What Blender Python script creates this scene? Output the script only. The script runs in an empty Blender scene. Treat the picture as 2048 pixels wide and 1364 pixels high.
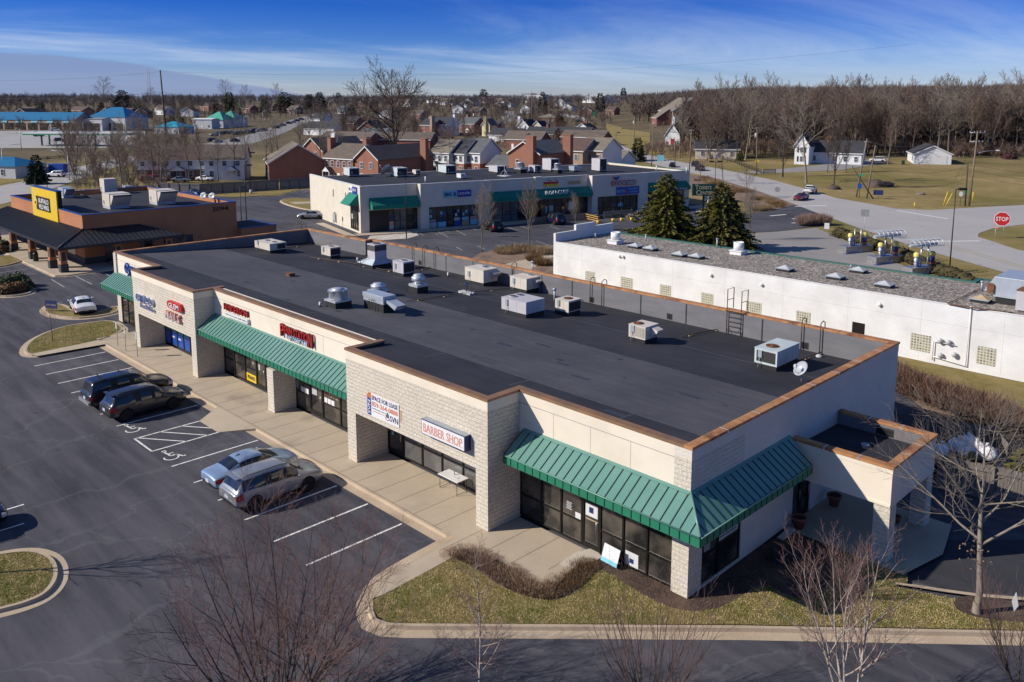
import bpy,bmesh,math,random
import numpy as np
from math import sin,cos,pi,radians,hypot,atan2,sqrt
from mathutils import Vector,Matrix,noise
random.seed(7)
SC=bpy.context.scene
COL=SC.collection
SC.view_settings.view_transform='Standard'
SC.view_settings.look='None'
SC.view_settings.exposure=0
SC.view_settings.gamma=1
try:
 SC.cycles.use_denoising=True
 SC.cycles.max_bounces=6
 SC.cycles.diffuse_bounces=3
 SC.cycles.glossy_bounces=3
 SC.cycles.transparent_max_bounces=6
except Exception:
 pass
# camera
CAM=Vector((16.742,-26.228,19.284))
YAW,PITCH,FPX,YPP=-0.7909,0.1505,1676.2,458.06
cd=bpy.data.cameras.new('camera')
cam=bpy.data.objects.new('camera',cd)
COL.objects.link(cam)
cam.location=CAM
cam.rotation_euler=(pi/2-PITCH,0,-YAW)
cd.sensor_fit='HORIZONTAL'
cd.sensor_width=36
cd.lens=36*FPX/2048
cd.shift_y=-(682-YPP)/2048
cd.clip_start=0.5
cd.clip_end=20000
SC.camera=cam
_fw=Vector((cos(PITCH)*sin(YAW),cos(PITCH)*cos(YAW),-sin(PITCH)))
_rt=Vector((cos(YAW),-sin(YAW),0))
_up=_rt.cross(_fw)
Z0 = -0.15          # level of the asphalt around the centre
def sstep(a,b,x):
 t=min(1,max(0,(x-a)/(b-a)))
 return t*t*(3-2*t)
def T(x,y):
 """height of the terrain: level near the shops, rising gently far away"""
 dx,dy=x-CAM.x,y-CAM.y
 r=hypot(dx,dy)
 if r<200:
  return Z0
 az=atan2(dx*_rt.x+dy*_rt.y,dx*sin(YAW)+dy*cos(YAW))
 q=sstep(.10,.30,az)
 s=.0165*(1+1.5*q*(1-sstep(400,900,r)*.45))
 t=r-200
 h=s*t*t/(t+160)
 h0=29+26*q
 return Z0+h0*math.tanh(h/h0)
def ray(px,py):
 d=_fw+_rt*((px-1024)/FPX)-_up*((py-YPP)/FPX)
 return d
def GZ(px,py,z=0.0):
 d=ray(px,py)
 return CAM+d*((z-CAM.z)/d.z)
def G(px,py,dz=0.0):
 """point of the ground seen at a photo pixel"""
 d=ray(px,py)
 if d.z<-1e-4:
  t=(Z0+dz-CAM.z)/d.z
  p=CAM+d*t
  if hypot(p.x-CAM.x,p.y-CAM.y)<200:
   return Vector((p.x,p.y,Z0+dz))
 t=180.0
 while t<6000:
  p=CAM+d*t
  if p.z<=T(p.x,p.y)+dz:
   a,b=t-20,t
   for _ in range(20):
    m=(a+b)/2
    q=CAM+d*m
    if q.z<=T(q.x,q.y)+dz:
     b=m
    else:
     a=m
   q=CAM+d*b
   return Vector((q.x,q.y,T(q.x,q.y)+dz))
  t += 20
 p=CAM+d*6000
 return Vector((p.x,p.y,T(p.x,p.y)+dz))
def dist(p):
 return (Vector(p)-CAM).dot(_fw)
def hpx(p,py):
 """metres from point p up to the photo row py"""
 p=Vector(p)
 lo,hi=p.z-1,p.z+90
 for _ in range(40):
  m=(lo+hi)/2
  q=Vector((p.x,p.y,m))-CAM
  y=YPP-FPX*q.dot(_up)/q.dot(_fw)
  if y>py:
   lo=m
  else:
   hi=m
 return lo-p.z
# mesh helper
class MB:
 LOCAL = False          # True while a turned building is laid out in its own frame
 def __init__(s):
  s.v,s.f,s.m,s.s=[],[],[],[]
 def add(s,vs,fs,mi=0,sm=False):
  o=len(s.v)
  s.v.extend([tuple(v) for v in vs])
  for f in fs:
   s.f.append(tuple(i+o for i in f))
   s.m.append(mi)
   s.s.append(sm)
  return s
 def box(s,x0,y0,z0,x1,y1,z1,mi=0):
  x0,x1=min(x0,x1),max(x0,x1)
  y0,y1=min(y0,y1),max(y0,y1)
  z0,z1=min(z0,z1),max(z0,z1)
  v=[(x0,y0,z0),(x1,y0,z0),(x1,y1,z0),(x0,y1,z0),(x0,y0,z1),(x1,y0,z1),(x1,y1,z1),(x0,y1,z1)]
  return s.add(v,[(0,3,2,1),(4,5,6,7),(0,1,5,4),(1,2,6,5),(2,3,7,6),(3,0,4,7)],mi)
 def cbox(s,cx,cy,cz,sx,sy,sz,rz=0,mi=0):
  """box centred in x,y standing on cz"""
  c,n=cos(rz),sin(rz)
  v=[]
  for z in (cz,cz+sz):
   for a,b in ((-1,-1),(1,-1),(1,1),(-1,1)):
    x,y=a*sx/2,b*sy/2
    v.append((cx+x*c-y*n,cy+x*n+y*c,z))
  return s.add(v,[(0,3,2,1),(4,5,6,7),(0,1,5,4),(1,2,6,5),(2,3,7,6),(3,0,4,7)],mi)
 def hexa(s,b,t,mi=0):
  return s.add(list(b)+list(t),[(0,3,2,1),(4,5,6,7),(0,1,5,4),(1,2,6,5),(2,3,7,6),(3,0,4,7)],mi)
 def poly(s,pts,mi=0):
  return s.add(pts,[tuple(range(len(pts)))],mi)
 def prism(s,pts,z0,z1,mi=0):
  """pts counter-clockwise 2-D; each may carry its own base z"""
  n=len(pts)
  v=[(p[0],p[1],z0) for p in pts]+[(p[0],p[1],z1) for p in pts]
  f=[tuple(range(n-1,-1,-1)),tuple(range(n,2*n))]
  f += [(i,(i+1) % n,n+(i+1) % n,n+i) for i in range(n)]
  return s.add(v,f,mi)
 def extr(s,pts,vec,mi=0):
  n=len(pts)
  vec=Vector(vec)
  v=[tuple(p) for p in pts]+[tuple(Vector(p)+vec) for p in pts]
  f=[tuple(range(n-1,-1,-1)),tuple(range(n,2*n))]
  f += [(i,(i+1) % n,n+(i+1) % n,n+i) for i in range(n)]
  return s.add(v,f,mi)
 def tube(s,pts,r,n=6,mi=0,caps=True,sm=True):
  pts=[Vector(p) for p in pts]
  k=len(pts)
  rs=r if isinstance(r,(list,tuple)) else [r]*k
  base=len(s.v)
  ref=None
  for i,p in enumerate(pts):
   d=pts[min(i+1,k-1)]-pts[max(i-1,0)]
   if d.length<1e-9:
    d=Vector((0,0,1))
   d.normalize()
   if ref is None:
    ref=Vector((0,0,1)) if abs(d.z)<.9 else Vector((1,0,0))
   u=d.cross(ref)
   if u.length<1e-6:
    u=d.cross(Vector((0,1,0)))
   u.normalize()
   w=d.cross(u)
   for j in range(n):
    a=2*pi*j/n
    q=p+(u*cos(a)+w*sin(a))*rs[i]
    s.v.append((q.x,q.y,q.z))
  for i in range(k-1):
   for j in range(n):
    a,b=base+i*n+j,base+i*n+(j+1) % n
    s.f.append((a,b,b+n,a+n))
    s.m.append(mi)
    s.s.append(sm)
  if caps:
   s.f.append(tuple(base+j for j in range(n-1,-1,-1)))
   s.m.append(mi); s.s.append(False)
   s.f.append(tuple(base+(k-1)*n+j for j in range(n)))
   s.m.append(mi); s.s.append(False)
  return s
 def cyl(s,x,y,z0,z1,r0,r1=None,n=12,mi=0):
  return s.tube([(x,y,z0),(x,y,z1)],[r0,r0 if r1 is None else r1],n,mi)
 def lathe(s,prof,cx=0,cy=0,cz=0,n=16,mi=0,axis='z',sm=True):
  base=len(s.v)
  k=len(prof)
  for r,h in prof:
   for j in range(n):
    a=2*pi*j/n
    if axis=='z':
     s.v.append((cx+r*cos(a),cy+r*sin(a),cz+h))
    elif axis=='y':
     s.v.append((cx+r*cos(a),cy+h,cz-r*sin(a)))
    else:
     s.v.append((cx+h,cy+r*cos(a),cz+r*sin(a)))
  for i in range(k-1):
   for j in range(n):
    a,b=base+i*n+j,base+i*n+(j+1) % n
    s.f.append((a,b,b+n,a+n))
    s.m.append(mi); s.s.append(sm)
  s.f.append(tuple(base+j for j in range(n-1,-1,-1))); s.m.append(mi); s.s.append(False)
  s.f.append(tuple(base+(k-1)*n+j for j in range(n))); s.m.append(mi); s.s.append(False)
  return s
 def ball(s,cx,cy,cz,rx,ry=None,rz=None,n=10,mi=0,jit=0,seed=0):
  ry=rx if ry is None else ry
  rz=rx if rz is None else rz
  rnd=random.Random(seed)
  m=max(4,n // 2)
  base=len(s.v)
  for i in range(m+1):
   t=pi*i/m
   for j in range(n):
    a=2*pi*j/n
    k=1+(rnd.uniform(-jit,jit) if jit else 0)
    s.v.append((cx+rx*k*sin(t)*cos(a),cy+ry*k*sin(t)*sin(a),cz-rz*k*cos(t)))
  for i in range(m):
   for j in range(n):
    a,b=base+i*n+j,base+i*n+(j+1) % n
    s.f.append((a,b,b+n,a+n)); s.m.append(mi); s.s.append(True)
  return s
 def mesh(s,name,mats,M=None):
  me=bpy.data.meshes.new(name)
  v=s.v
  if M is not None:
   v=[tuple(M @ Vector(p)) for p in v]
  me.from_pydata(v,[],s.f)
  for m in (mats if isinstance(mats,(list,tuple)) else [mats]):
   me.materials.append(m)
  me.polygons.foreach_set('material_index',s.m)
  me.polygons.foreach_set('use_smooth',s.s)
  me.update()
  return me
 def build(s,name,mats,parent=None,local=False,bevel=0,label=None):
  M=None
  if parent is not None and not (local or MB.LOCAL):
   M=WM[parent.name].inverted()
  o=bpy.data.objects.new(name,s.mesh(name,mats,M))
  COL.objects.link(o)
  if parent is not None:
   o.parent=parent
   WM[o.name]=WM[parent.name]
   KIDS.setdefault(parent.name,[]).append(o)
  if bevel:
   b=o.modifiers.new('bevel','BEVEL')
   b.width=bevel
   b.segments=2
   b.limit_method='ANGLE'
  if label:
   o['label']=label
  return o
 def bl(s,*a,**k):
  k['local']=True
  return s.build(*a,**k)
WM,KIDS={},{}
def tag(o,label,cat,group=None,kind=None):
 o['label']=label
 o['category']=cat
 if group:
  o['group']=group
 if kind:
  o['kind']=kind
 return o
def thing(name,label,cat,loc=(0,0,0),rz=0,group=None):
 o=bpy.data.objects.new(name,None)
 COL.objects.link(o)
 o.location=loc
 o.rotation_euler=(0,0,rz)
 o.empty_display_size=.3
 WM[o.name]=Matrix.Translation(Vector(loc)) @ Matrix.Rotation(rz,4,'Z')
 return tag(o,label,cat,group)
def solo(mb,name,mats,label,cat,loc=(0,0,0),rz=0,group=None,kind=None,bevel=0,world=False):
 """a thing that is one mesh, built in local coordinates"""
 M=Matrix.Translation(Vector(loc)) @ Matrix.Rotation(rz,4,'Z')
 o=bpy.data.objects.new(name,mb.mesh(name,mats,M.inverted() if world else None))
 COL.objects.link(o)
 o.location=loc
 o.rotation_euler=(0,0,rz)
 WM[o.name]=M
 if bevel:
  b=o.modifiers.new('bevel','BEVEL'); b.width=bevel; b.segments=2; b.limit_method='ANGLE'
 return tag(o,label,cat,group,kind)
def copy_thing(root,loc,rz=0,label=None,group=None,scale=None,mats=None):
 """a copy of a thing with copies of its parts and sub-parts (mesh data shared)"""
 r=root.copy()
 COL.objects.link(r)
 r.location=loc
 r.rotation_euler=(0,0,rz)
 if scale:
  r.scale=(scale,scale,scale) if not isinstance(scale,(tuple,list)) else scale
 if label:
  r['label']=label
 if group:
  r['group']=group
 WM[r.name]=Matrix.Translation(Vector(loc)) @ Matrix.Rotation(rz,4,'Z')
 def rec(a,b):
  for ch in KIDS.get(a.name,()):
   c=ch.copy()
   COL.objects.link(c)
   c.parent=b
   KIDS.setdefault(b.name,[]).append(c)
   if mats:
    for i,sl in enumerate(c.material_slots):
     nm=ch.data.materials[i].name
     if nm in mats:
      sl.link='OBJECT'
      sl.material=mats[nm]
   rec(ch,c)
 rec(root,r)
 return r
def struct(mb,name,mats,kind='structure',label=None):
 o=bpy.data.objects.new(name,mb.mesh(name,mats))
 COL.objects.link(o)
 o['kind']=kind
 if label:
  o['label']=label
 return o
# lettering
def letters(txt,size,mat,origin,xdir,zdir,parent,name='lettering',depth=.02,bold=0.0,width=None,height=None,shear=0.0,local=False,side=None):
 """flat raised lettering: origin = lower left corner; xdir = reading direction; zdir = up of the letters"""
 cu=bpy.data.curves.new('text','FONT')
 cu.body=txt
 cu.size=size
 cu.extrude=depth/2
 cu.offset=bold
 cu.shear=shear
 cu.resolution_u=2
 ob=bpy.data.objects.new('text',cu)
 COL.objects.link(ob)
 dg=bpy.context.evaluated_depsgraph_get()
 me=bpy.data.meshes.new_from_object(ob.evaluated_get(dg))
 bpy.data.objects.remove(ob)
 n=len(me.vertices)
 co=np.empty(n*3,'f')
 me.vertices.foreach_get('co',co)
 co=co.reshape(-1,3)
 mn,mx=co.min(0),co.max(0)
 sx=(width/(mx[0]-mn[0])) if width else 1
 sy=(height/(mx[1]-mn[1])) if height else 1
 if width and not height:
  sy=sx
 if height and not width:
  sx=sy
 X,Zd=Vector(xdir).normalized(),Vector(zdir).normalized()
 Y = X.cross(Zd)      # out of the face, towards the reader
 M=Matrix.Identity(4) if (parent is None or local or MB.LOCAL) else WM[parent.name].inverted()
 O=Vector(origin)
 out=[]
 for a in co:
  p=O+X*float((a[0]-mn[0])*sx)+Zd*float((a[1]-mn[1])*sy)+Y*float(a[2]-mn[2])
  q=M @ p
  out += [q.x,q.y,q.z]
 me.vertices.foreach_set('co',out)
 me.materials.clear()
 me.materials.append(mat)
 me.update()
 if side:
  me.materials.append(side)
  Y2=(M.to_3x3() @ Y).normalized()
  for p in me.polygons:
   p.material_index=0 if p.normal.dot(Y2)>.6 else 1
 me.name=name
 o=bpy.data.objects.new(name,me)
 COL.objects.link(o)
 if parent is not None:
  o.parent=parent
  WM[o.name]=WM[parent.name]
  KIDS.setdefault(parent.name,[]).append(o)
 return o
# materials
MATS={}
def new_mat(name):
 m=bpy.data.materials.new(name)
 m.use_nodes=True
 nt=m.node_tree
 b=nt.nodes['Principled BSDF']
 MATS[name]=m
 return m,nt,b
def N(nt,typ,**kw):
 n=nt.nodes.new(typ)
 for k,v in kw.items():
  if k in n.inputs:
   n.inputs[k].default_value=v
  else:
   setattr(n,k,v)
 return n
def coordn(nt,coord='Object',scale=(1,1,1)):
 t=nt.nodes.new('ShaderNodeTexCoord')
 mp=nt.nodes.new('ShaderNodeMapping')
 mp.inputs['Scale'].default_value=scale
 nt.links.new(t.outputs[coord],mp.inputs['Vector'])
 return mp.outputs['Vector']
def noise_fac(nt,vec,scale,detail=4,rough=.55,lo=.35,hi=.65):
 n=N(nt,'ShaderNodeTexNoise')
 n.inputs['Scale'].default_value=scale
 n.inputs['Detail'].default_value=detail
 n.inputs['Roughness'].default_value=rough
 nt.links.new(vec,n.inputs['Vector'])
 r=N(nt,'ShaderNodeMapRange')
 r.inputs['From Min'].default_value=lo
 r.inputs['From Max'].default_value=hi
 nt.links.new(n.outputs['Fac'],r.inputs['Value'])
 return r.outputs['Result']
def mixc(nt,fac,a,b,typ='MIX'):
 m=N(nt,'ShaderNodeMix',data_type='RGBA',blend_type=typ)
 if isinstance(fac,(int,float)):
  m.inputs[0].default_value=fac
 else:
  nt.links.new(fac,m.inputs[0])
 for s,i in ((a,6),(b,7)):
  if isinstance(s,(tuple,list)):
   m.inputs[i].default_value=(*s[:3],1)
  else:
   nt.links.new(s,m.inputs[i])
 return m.outputs[2]
def bump(nt,bsdf,h,strength=.3,distn=.02):
 b=N(nt,'ShaderNodeBump')
 b.inputs['Strength'].default_value=strength
 b.inputs['Distance'].default_value=distn
 nt.links.new(h,b.inputs['Height'])
 nt.links.new(b.outputs['Normal'],bsdf.inputs['Normal'])
def mk(name,c1,c2=None,scale=3.0,rough=.75,metal=0.0,bmp=0.0,bscale=None,c3=None,s3=.25,coat=0.0,stretch=(1,1,1),spec=.5,lo=.35,hi=.65,lo3=.45,hi3=.7,rvar=0.0,coord='Object'):
 m,nt,b=new_mat(name)
 c2=c2 or tuple(x*.82 for x in c1)
 v=coordn(nt,coord,stretch)
 f=noise_fac(nt,v,scale,lo=lo,hi=hi)
 col=mixc(nt,f,c1,c2)
 if c3:
  f3=noise_fac(nt,v,s3,lo=lo3,hi=hi3)
  col=mixc(nt,f3,col,c3)
 nt.links.new(col,b.inputs['Base Color'])
 b.inputs['Roughness'].default_value=rough
 b.inputs['Metallic'].default_value=metal
 b.inputs['Specular IOR Level'].default_value=spec
 if coat:
  b.inputs['Coat Weight'].default_value=coat
  b.inputs['Coat Roughness'].default_value=.04
 if rvar:
  r=N(nt,'ShaderNodeMapRange')
  r.inputs['To Min'].default_value=rough-rvar
  r.inputs['To Max'].default_value=rough+rvar
  nt.links.new(f,r.inputs['Value'])
  nt.links.new(r.outputs['Result'],b.inputs['Roughness'])
 if bmp:
  n=N(nt,'ShaderNodeTexNoise')
  n.inputs['Scale'].default_value=bscale or scale*4
  n.inputs['Detail'].default_value=4
  nt.links.new(v,n.inputs['Vector'])
  bump(nt,b,n.outputs['Fac'],bmp)
 return m
def wallvec(nt):
 """(along wall, height) for walls along either local axis"""
 t=nt.nodes.new('ShaderNodeTexCoord')
 s=nt.nodes.new('ShaderNodeSeparateXYZ')
 nt.links.new(t.outputs['Object'],s.inputs[0])
 a=N(nt,'ShaderNodeMath',operation='ADD')
 nt.links.new(s.outputs['X'],a.inputs[0])
 nt.links.new(s.outputs['Y'],a.inputs[1])
 c=nt.nodes.new('ShaderNodeCombineXYZ')
 nt.links.new(a.outputs[0],c.inputs['X'])
 nt.links.new(s.outputs['Z'],c.inputs['Y'])
 return c.outputs[0],t.outputs['Object']
def brick(name,c1,c2,mortar,bw,bh,ms=.012,rough=.85,bmp=.4,grain=14.0,dirt=None,gb=.5):
 m,nt,b=new_mat(name)
 v,ob=wallvec(nt)
 br=N(nt,'ShaderNodeTexBrick')
 br.inputs['Scale'].default_value=1
 br.inputs['Brick Width'].default_value=bw
 br.inputs['Row Height'].default_value=bh
 br.inputs['Mortar Size'].default_value=ms
 br.inputs['Mortar Smooth'].default_value=.2
 br.inputs['Color1'].default_value=(*c1,1)
 br.inputs['Color2'].default_value=(*c2,1)
 br.inputs['Mortar'].default_value=(*mortar,1)
 nt.links.new(v,br.inputs['Vector'])
 f=noise_fac(nt,ob,.5,detail=5)
 col=mixc(nt,f,br.outputs['Color'],mixc(nt,.5,br.outputs['Color'],dirt or tuple(x*.8 for x in c1)))
 n=N(nt,'ShaderNodeTexNoise')
 n.inputs['Scale'].default_value=grain
 n.inputs['Detail'].default_value=5
 n.inputs['Roughness'].default_value=.7
 nt.links.new(ob,n.inputs['Vector'])
 r=N(nt,'ShaderNodeMapRange')
 r.inputs['From Min'].default_value=.3
 r.inputs['From Max'].default_value=.7
 r.inputs['To Min'].default_value=1-gb*.35
 r.inputs['To Max'].default_value=1+gb*.18
 nt.links.new(n.outputs['Fac'],r.inputs['Value'])
 mul=N(nt,'ShaderNodeVectorMath',operation='SCALE')
 nt.links.new(col,mul.inputs[0])
 nt.links.new(r.outputs['Result'],mul.inputs['Scale'])
 nt.links.new(mul.outputs[0],b.inputs['Base Color'])
 b.inputs['Roughness'].default_value=rough
 h=N(nt,'ShaderNodeMath',operation='SUBTRACT')
 nt.links.new(n.outputs['Fac'],h.inputs[0])
 nt.links.new(br.outputs['Fac'],h.inputs[1])
 bump(nt,b,h.outputs[0],bmp,.05)
 return m
# ground
def ground_mat():
 m,nt,b=new_mat('dry grass')
 v=coordn(nt)
 big=noise_fac(nt,v,.035,detail=6,lo=.38,hi=.62)
 med=noise_fac(nt,v,.35,detail=6,lo=.35,hi=.65)
 fin=noise_fac(nt,v,6,detail=6,rough=.7,lo=.3,hi=.7)
 c=mixc(nt,med,(.50,.355,.165),(.37,.27,.105))
 c=mixc(nt,big,c,(.25,.205,.065))
 c=mixc(nt,fin,c,mixc(nt,.55,c,(.05,.045,.02)))
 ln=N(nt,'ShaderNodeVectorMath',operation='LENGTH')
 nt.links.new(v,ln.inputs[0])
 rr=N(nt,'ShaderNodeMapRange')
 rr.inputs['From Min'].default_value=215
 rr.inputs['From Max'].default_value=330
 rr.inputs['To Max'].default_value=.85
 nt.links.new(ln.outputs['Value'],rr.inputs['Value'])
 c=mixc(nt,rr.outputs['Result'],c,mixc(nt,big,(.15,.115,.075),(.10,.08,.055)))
 nt.links.new(c,b.inputs['Base Color'])
 b.inputs['Roughness'].default_value=.95
 b.inputs['Specular IOR Level'].default_value=.1
 bump(nt,b,fin,.5,.06)
 return m
def lawn_mat(name,g1,g2,straw,amount=.5):
 m,nt,b=new_mat(name)
 v=coordn(nt)
 big=noise_fac(nt,v,.45,detail=5,lo=.5-.12,hi=.5+.12)
 med=noise_fac(nt,v,2.2,detail=6,rough=.7,lo=.36,hi=.66)
 fin=noise_fac(nt,coordn(nt,'Object',(1,1.6,1)),22,detail=6,rough=.75,lo=.3,hi=.7)
 c=mixc(nt,big,g1,g2)
 a=N(nt,'ShaderNodeMath',operation='MULTIPLY')
 a.inputs[1].default_value=amount
 nt.links.new(med,a.inputs[0])
 c=mixc(nt,a.outputs[0],c,straw)
 c=mixc(nt,fin,c,mixc(nt,.6,c,(.03,.03,.01)))
 nt.links.new(c,b.inputs['Base Color'])
 b.inputs['Roughness'].default_value=.95
 b.inputs['Specular IOR Level'].default_value=.1
 bump(nt,b,fin,.8,.06)
 return m
def asphalt(name,base,light,crack=True,lane=0.0):
 m,nt,b=new_mat(name)
 v=coordn(nt)
 big=noise_fac(nt,v,.09,detail=7,rough=.6,lo=.36,hi=.66)
 stk=noise_fac(nt,coordn(nt,'Object',(.12,1.2,1)),1.1,detail=5,lo=.4,hi=.75)
 fin=noise_fac(nt,v,30,detail=5,rough=.8,lo=.25,hi=.75)
 c=mixc(nt,big,base,tuple(.55*x+.45*y for x,y in zip(base,light)))
 f2=N(nt,'ShaderNodeMath',operation='MULTIPLY')
 f2.inputs[1].default_value=.55
 nt.links.new(stk,f2.inputs[0])
 c=mixc(nt,f2.outputs[0],c,light)
 c=mixc(nt,fin,c,mixc(nt,.35,c,(.01,.01,.012)))
 if crack:
  vo=N(nt,'ShaderNodeTexVoronoi',feature='DISTANCE_TO_EDGE')
  vo.inputs['Scale'].default_value=.16
  nn=N(nt,'ShaderNodeTexNoise')
  nn.inputs['Scale'].default_value=.7
  nn.inputs['Detail'].default_value=5
  nt.links.new(v,nn.inputs['Vector'])
  vv=N(nt,'ShaderNodeVectorMath',operation='MULTIPLY_ADD')
  vv.inputs[1].default_value=(2.5,2.5,0)
  nt.links.new(nn.outputs['Color'],vv.inputs[0])
  nt.links.new(v,vv.inputs[2])
  nt.links.new(vv.outputs[0],vo.inputs['Vector'])
  r=N(nt,'ShaderNodeMapRange')
  r.inputs['From Min'].default_value=.004
  r.inputs['From Max'].default_value=.014
  r.inputs['To Min'].default_value=.1
  r.inputs['To Max'].default_value=0
  nt.links.new(vo.outputs['Distance'],r.inputs['Value'])
  c=mixc(nt,r.outputs['Result'],c,tuple(min(.3,x*2.2) for x in light))
 st=noise_fac(nt,v,.8,detail=3,lo=.66,hi=.78)
 c=mixc(nt,st,c,mixc(nt,.45,c,(.012,.012,.014)))
 nt.links.new(c,b.inputs['Base Color'])
 b.inputs['Roughness'].default_value=.9
 b.inputs['Specular IOR Level'].default_value=.18
 bump(nt,b,fin,.25,.01)
 return m
def concrete(name,c1,c2,joint=None):
 m,nt,b=new_mat(name)
 v=coordn(nt)
 f=noise_fac(nt,v,.6,detail=7,rough=.65,lo=.35,hi=.68)
 g=noise_fac(nt,v,25,detail=4,lo=.3,hi=.7)
 c=mixc(nt,f,c1,c2)
 c=mixc(nt,g,c,mixc(nt,.8,c,tuple(x*.75 for x in c2)))
 st=noise_fac(nt,v,.35,detail=6,lo=.56,hi=.72)
 c=mixc(nt,st,c,mixc(nt,.35,c,(.1,.085,.07)))
 nt.links.new(c,b.inputs['Base Color'])
 b.inputs['Roughness'].default_value=.9
 bump(nt,b,g,.15,.01)
 return m
def roof_membrane(name,c1,c2):
 m,nt,b=new_mat(name)
 v=coordn(nt)
 f=noise_fac(nt,v,.22,detail=7,rough=.65,lo=.35,hi=.68)
 g=noise_fac(nt,coordn(nt,'Object',(.2,1,1)),2.0,detail=6,rough=.7,lo=.35,hi=.7)
 fin=noise_fac(nt,v,40,detail=3,lo=.2,hi=.8)
 c=mixc(nt,f,c1,c2)
 c=mixc(nt,g,c,mixc(nt,.5,c,tuple(x*.62 for x in c1)))
 c=mixc(nt,fin,c,mixc(nt,.3,c,(.005,.005,.006)))
 nt.links.new(c,b.inputs['Base Color'])
 b.inputs['Roughness'].default_value=.82
 b.inputs['Specular IOR Level'].default_value=.25
 bump(nt,b,g,.08,.02)
 return m
def gravel_mat():
 m,nt,b=new_mat('roof gravel')
 v=coordn(nt)
 vo=N(nt,'ShaderNodeTexVoronoi')
 vo.inputs['Scale'].default_value=7.5
 nt.links.new(v,vo.inputs['Vector'])
 r=N(nt,'ShaderNodeValToRGB')
 r.color_ramp.elements[0].color=(.07,.06,.05,1)
 r.color_ramp.elements[1].color=(.62,.54,.45,1)
 e=r.color_ramp.elements.new(.5)
 e.color=(.27,.225,.185,1)
 s=nt.nodes.new('ShaderNodeSeparateColor')
 nt.links.new(vo.outputs['Color'],s.inputs[0])
 nt.links.new(s.outputs[0],r.inputs[0])
 f=noise_fac(nt,v,.5,detail=5)
 c=mixc(nt,f,r.outputs[0],mixc(nt,.3,r.outputs[0],(.10,.085,.07)))
 nt.links.new(c,b.inputs['Base Color'])
 b.inputs['Roughness'].default_value=.95
 bump(nt,b,vo.outputs['Distance'],.9,.06)
 return m
def glass_dark(name,col=(.012,.014,.016),rough=.03,wob=.02,hi=None,sc=.8):
 m,nt,b=new_mat(name)
 v=coordn(nt)
 f=noise_fac(nt,v,sc,detail=3,lo=.45,hi=.6)
 c=mixc(nt,f,col,hi or tuple(x*2.2 for x in col))
 nt.links.new(c,b.inputs['Base Color'])
 b.inputs['Roughness'].default_value=rough
 b.inputs['Specular IOR Level'].default_value=.9
 n=N(nt,'ShaderNodeTexNoise')
 n.inputs['Scale'].default_value=.9
 nt.links.new(v,n.inputs['Vector'])
 bump(nt,b,n.outputs['Fac'],wob,.1)
 return m
def shingle(name,c1,c2):
 m,nt,b=new_mat(name)
 t=nt.nodes.new('ShaderNodeTexCoord')
 br=N(nt,'ShaderNodeTexBrick')
 br.inputs['Scale'].default_value=1
 br.inputs['Brick Width'].default_value=.9
 br.inputs['Row Height'].default_value=.3
 br.inputs['Mortar Size'].default_value=.02
 br.inputs['Color1'].default_value=(*c1,1)
 br.inputs['Color2'].default_value=(*c2,1)
 br.inputs['Mortar'].default_value=(*[x*.6 for x in c1],1)
 nt.links.new(t.outputs['Object'],br.inputs['Vector'])
 f=noise_fac(nt,t.outputs['Object'],.7,detail=6)
 c=mixc(nt,f,br.outputs['Color'],mixc(nt,.5,br.outputs['Color'],tuple(x*.6 for x in c2)))
 nt.links.new(c,b.inputs['Base Color'])
 b.inputs['Roughness'].default_value=.9
 return m
def far_haze(m,amount=.4,tint=(.13,.13,.16),d0=400,d1=2200):
 """haze painted into the base colour, paler and bluer by distance from the shops in world space"""
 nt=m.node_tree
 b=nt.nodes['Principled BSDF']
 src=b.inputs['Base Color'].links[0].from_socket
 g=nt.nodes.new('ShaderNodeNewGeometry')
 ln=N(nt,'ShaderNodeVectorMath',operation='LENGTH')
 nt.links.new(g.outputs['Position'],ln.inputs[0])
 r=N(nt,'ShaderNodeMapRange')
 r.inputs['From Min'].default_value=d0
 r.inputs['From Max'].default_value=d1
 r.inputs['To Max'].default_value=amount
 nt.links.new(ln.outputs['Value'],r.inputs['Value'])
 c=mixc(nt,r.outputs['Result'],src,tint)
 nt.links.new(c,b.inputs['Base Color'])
M_ground=ground_mat()
M_lawn=lawn_mat('lawn',(.19,.185,.04),(.36,.275,.10),(.50,.37,.17),.7)
M_lawn2=lawn_mat('pale lawn',(.29,.235,.07),(.43,.32,.125),(.52,.38,.18),.6)
M_straw=lawn_mat('straw bank',(.19,.12,.06),(.15,.095,.05),(.26,.18,.09),.5)
M_mulch=mk('mulch',(.085,.05,.035),(.04,.025,.02),6,.95,bmp=.8,bscale=20,c3=(.13,.085,.055),s3=.8)
M_mulch2=mk('faded mulch',(.30,.20,.13),(.19,.12,.08),5,.95,bmp=.8,bscale=20,c3=(.12,.08,.055),s3=.5)
M_asphalt=asphalt('asphalt',(.056,.055,.068),(.18,.17,.185))
M_asphalt_dk=asphalt('dark asphalt',(.045,.045,.051),(.085,.083,.09),crack=False)  # darker, crack-free asphalt of the service drives
M_asphalt_old=asphalt('old asphalt',(.31,.285,.265),(.42,.385,.36))
M_road=asphalt('road',(.46,.43,.40),(.58,.54,.50),crack=False)
M_conc=concrete('concrete',(.60,.485,.345),(.50,.40,.285))
M_conc_new=concrete('new concrete',(.68,.59,.48),(.6,.52,.42))
M_kerb=concrete('kerb concrete',(.62,.49,.34),(.49,.37,.25))
M_paint=mk('road paint',(.85,.82,.76),(.5,.47,.43),5,.7,lo=.45,hi=.75)
M_paint_old=mk('worn road paint',(.48,.46,.42),(.22,.21,.2),4,.8,lo=.4,hi=.7)
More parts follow.
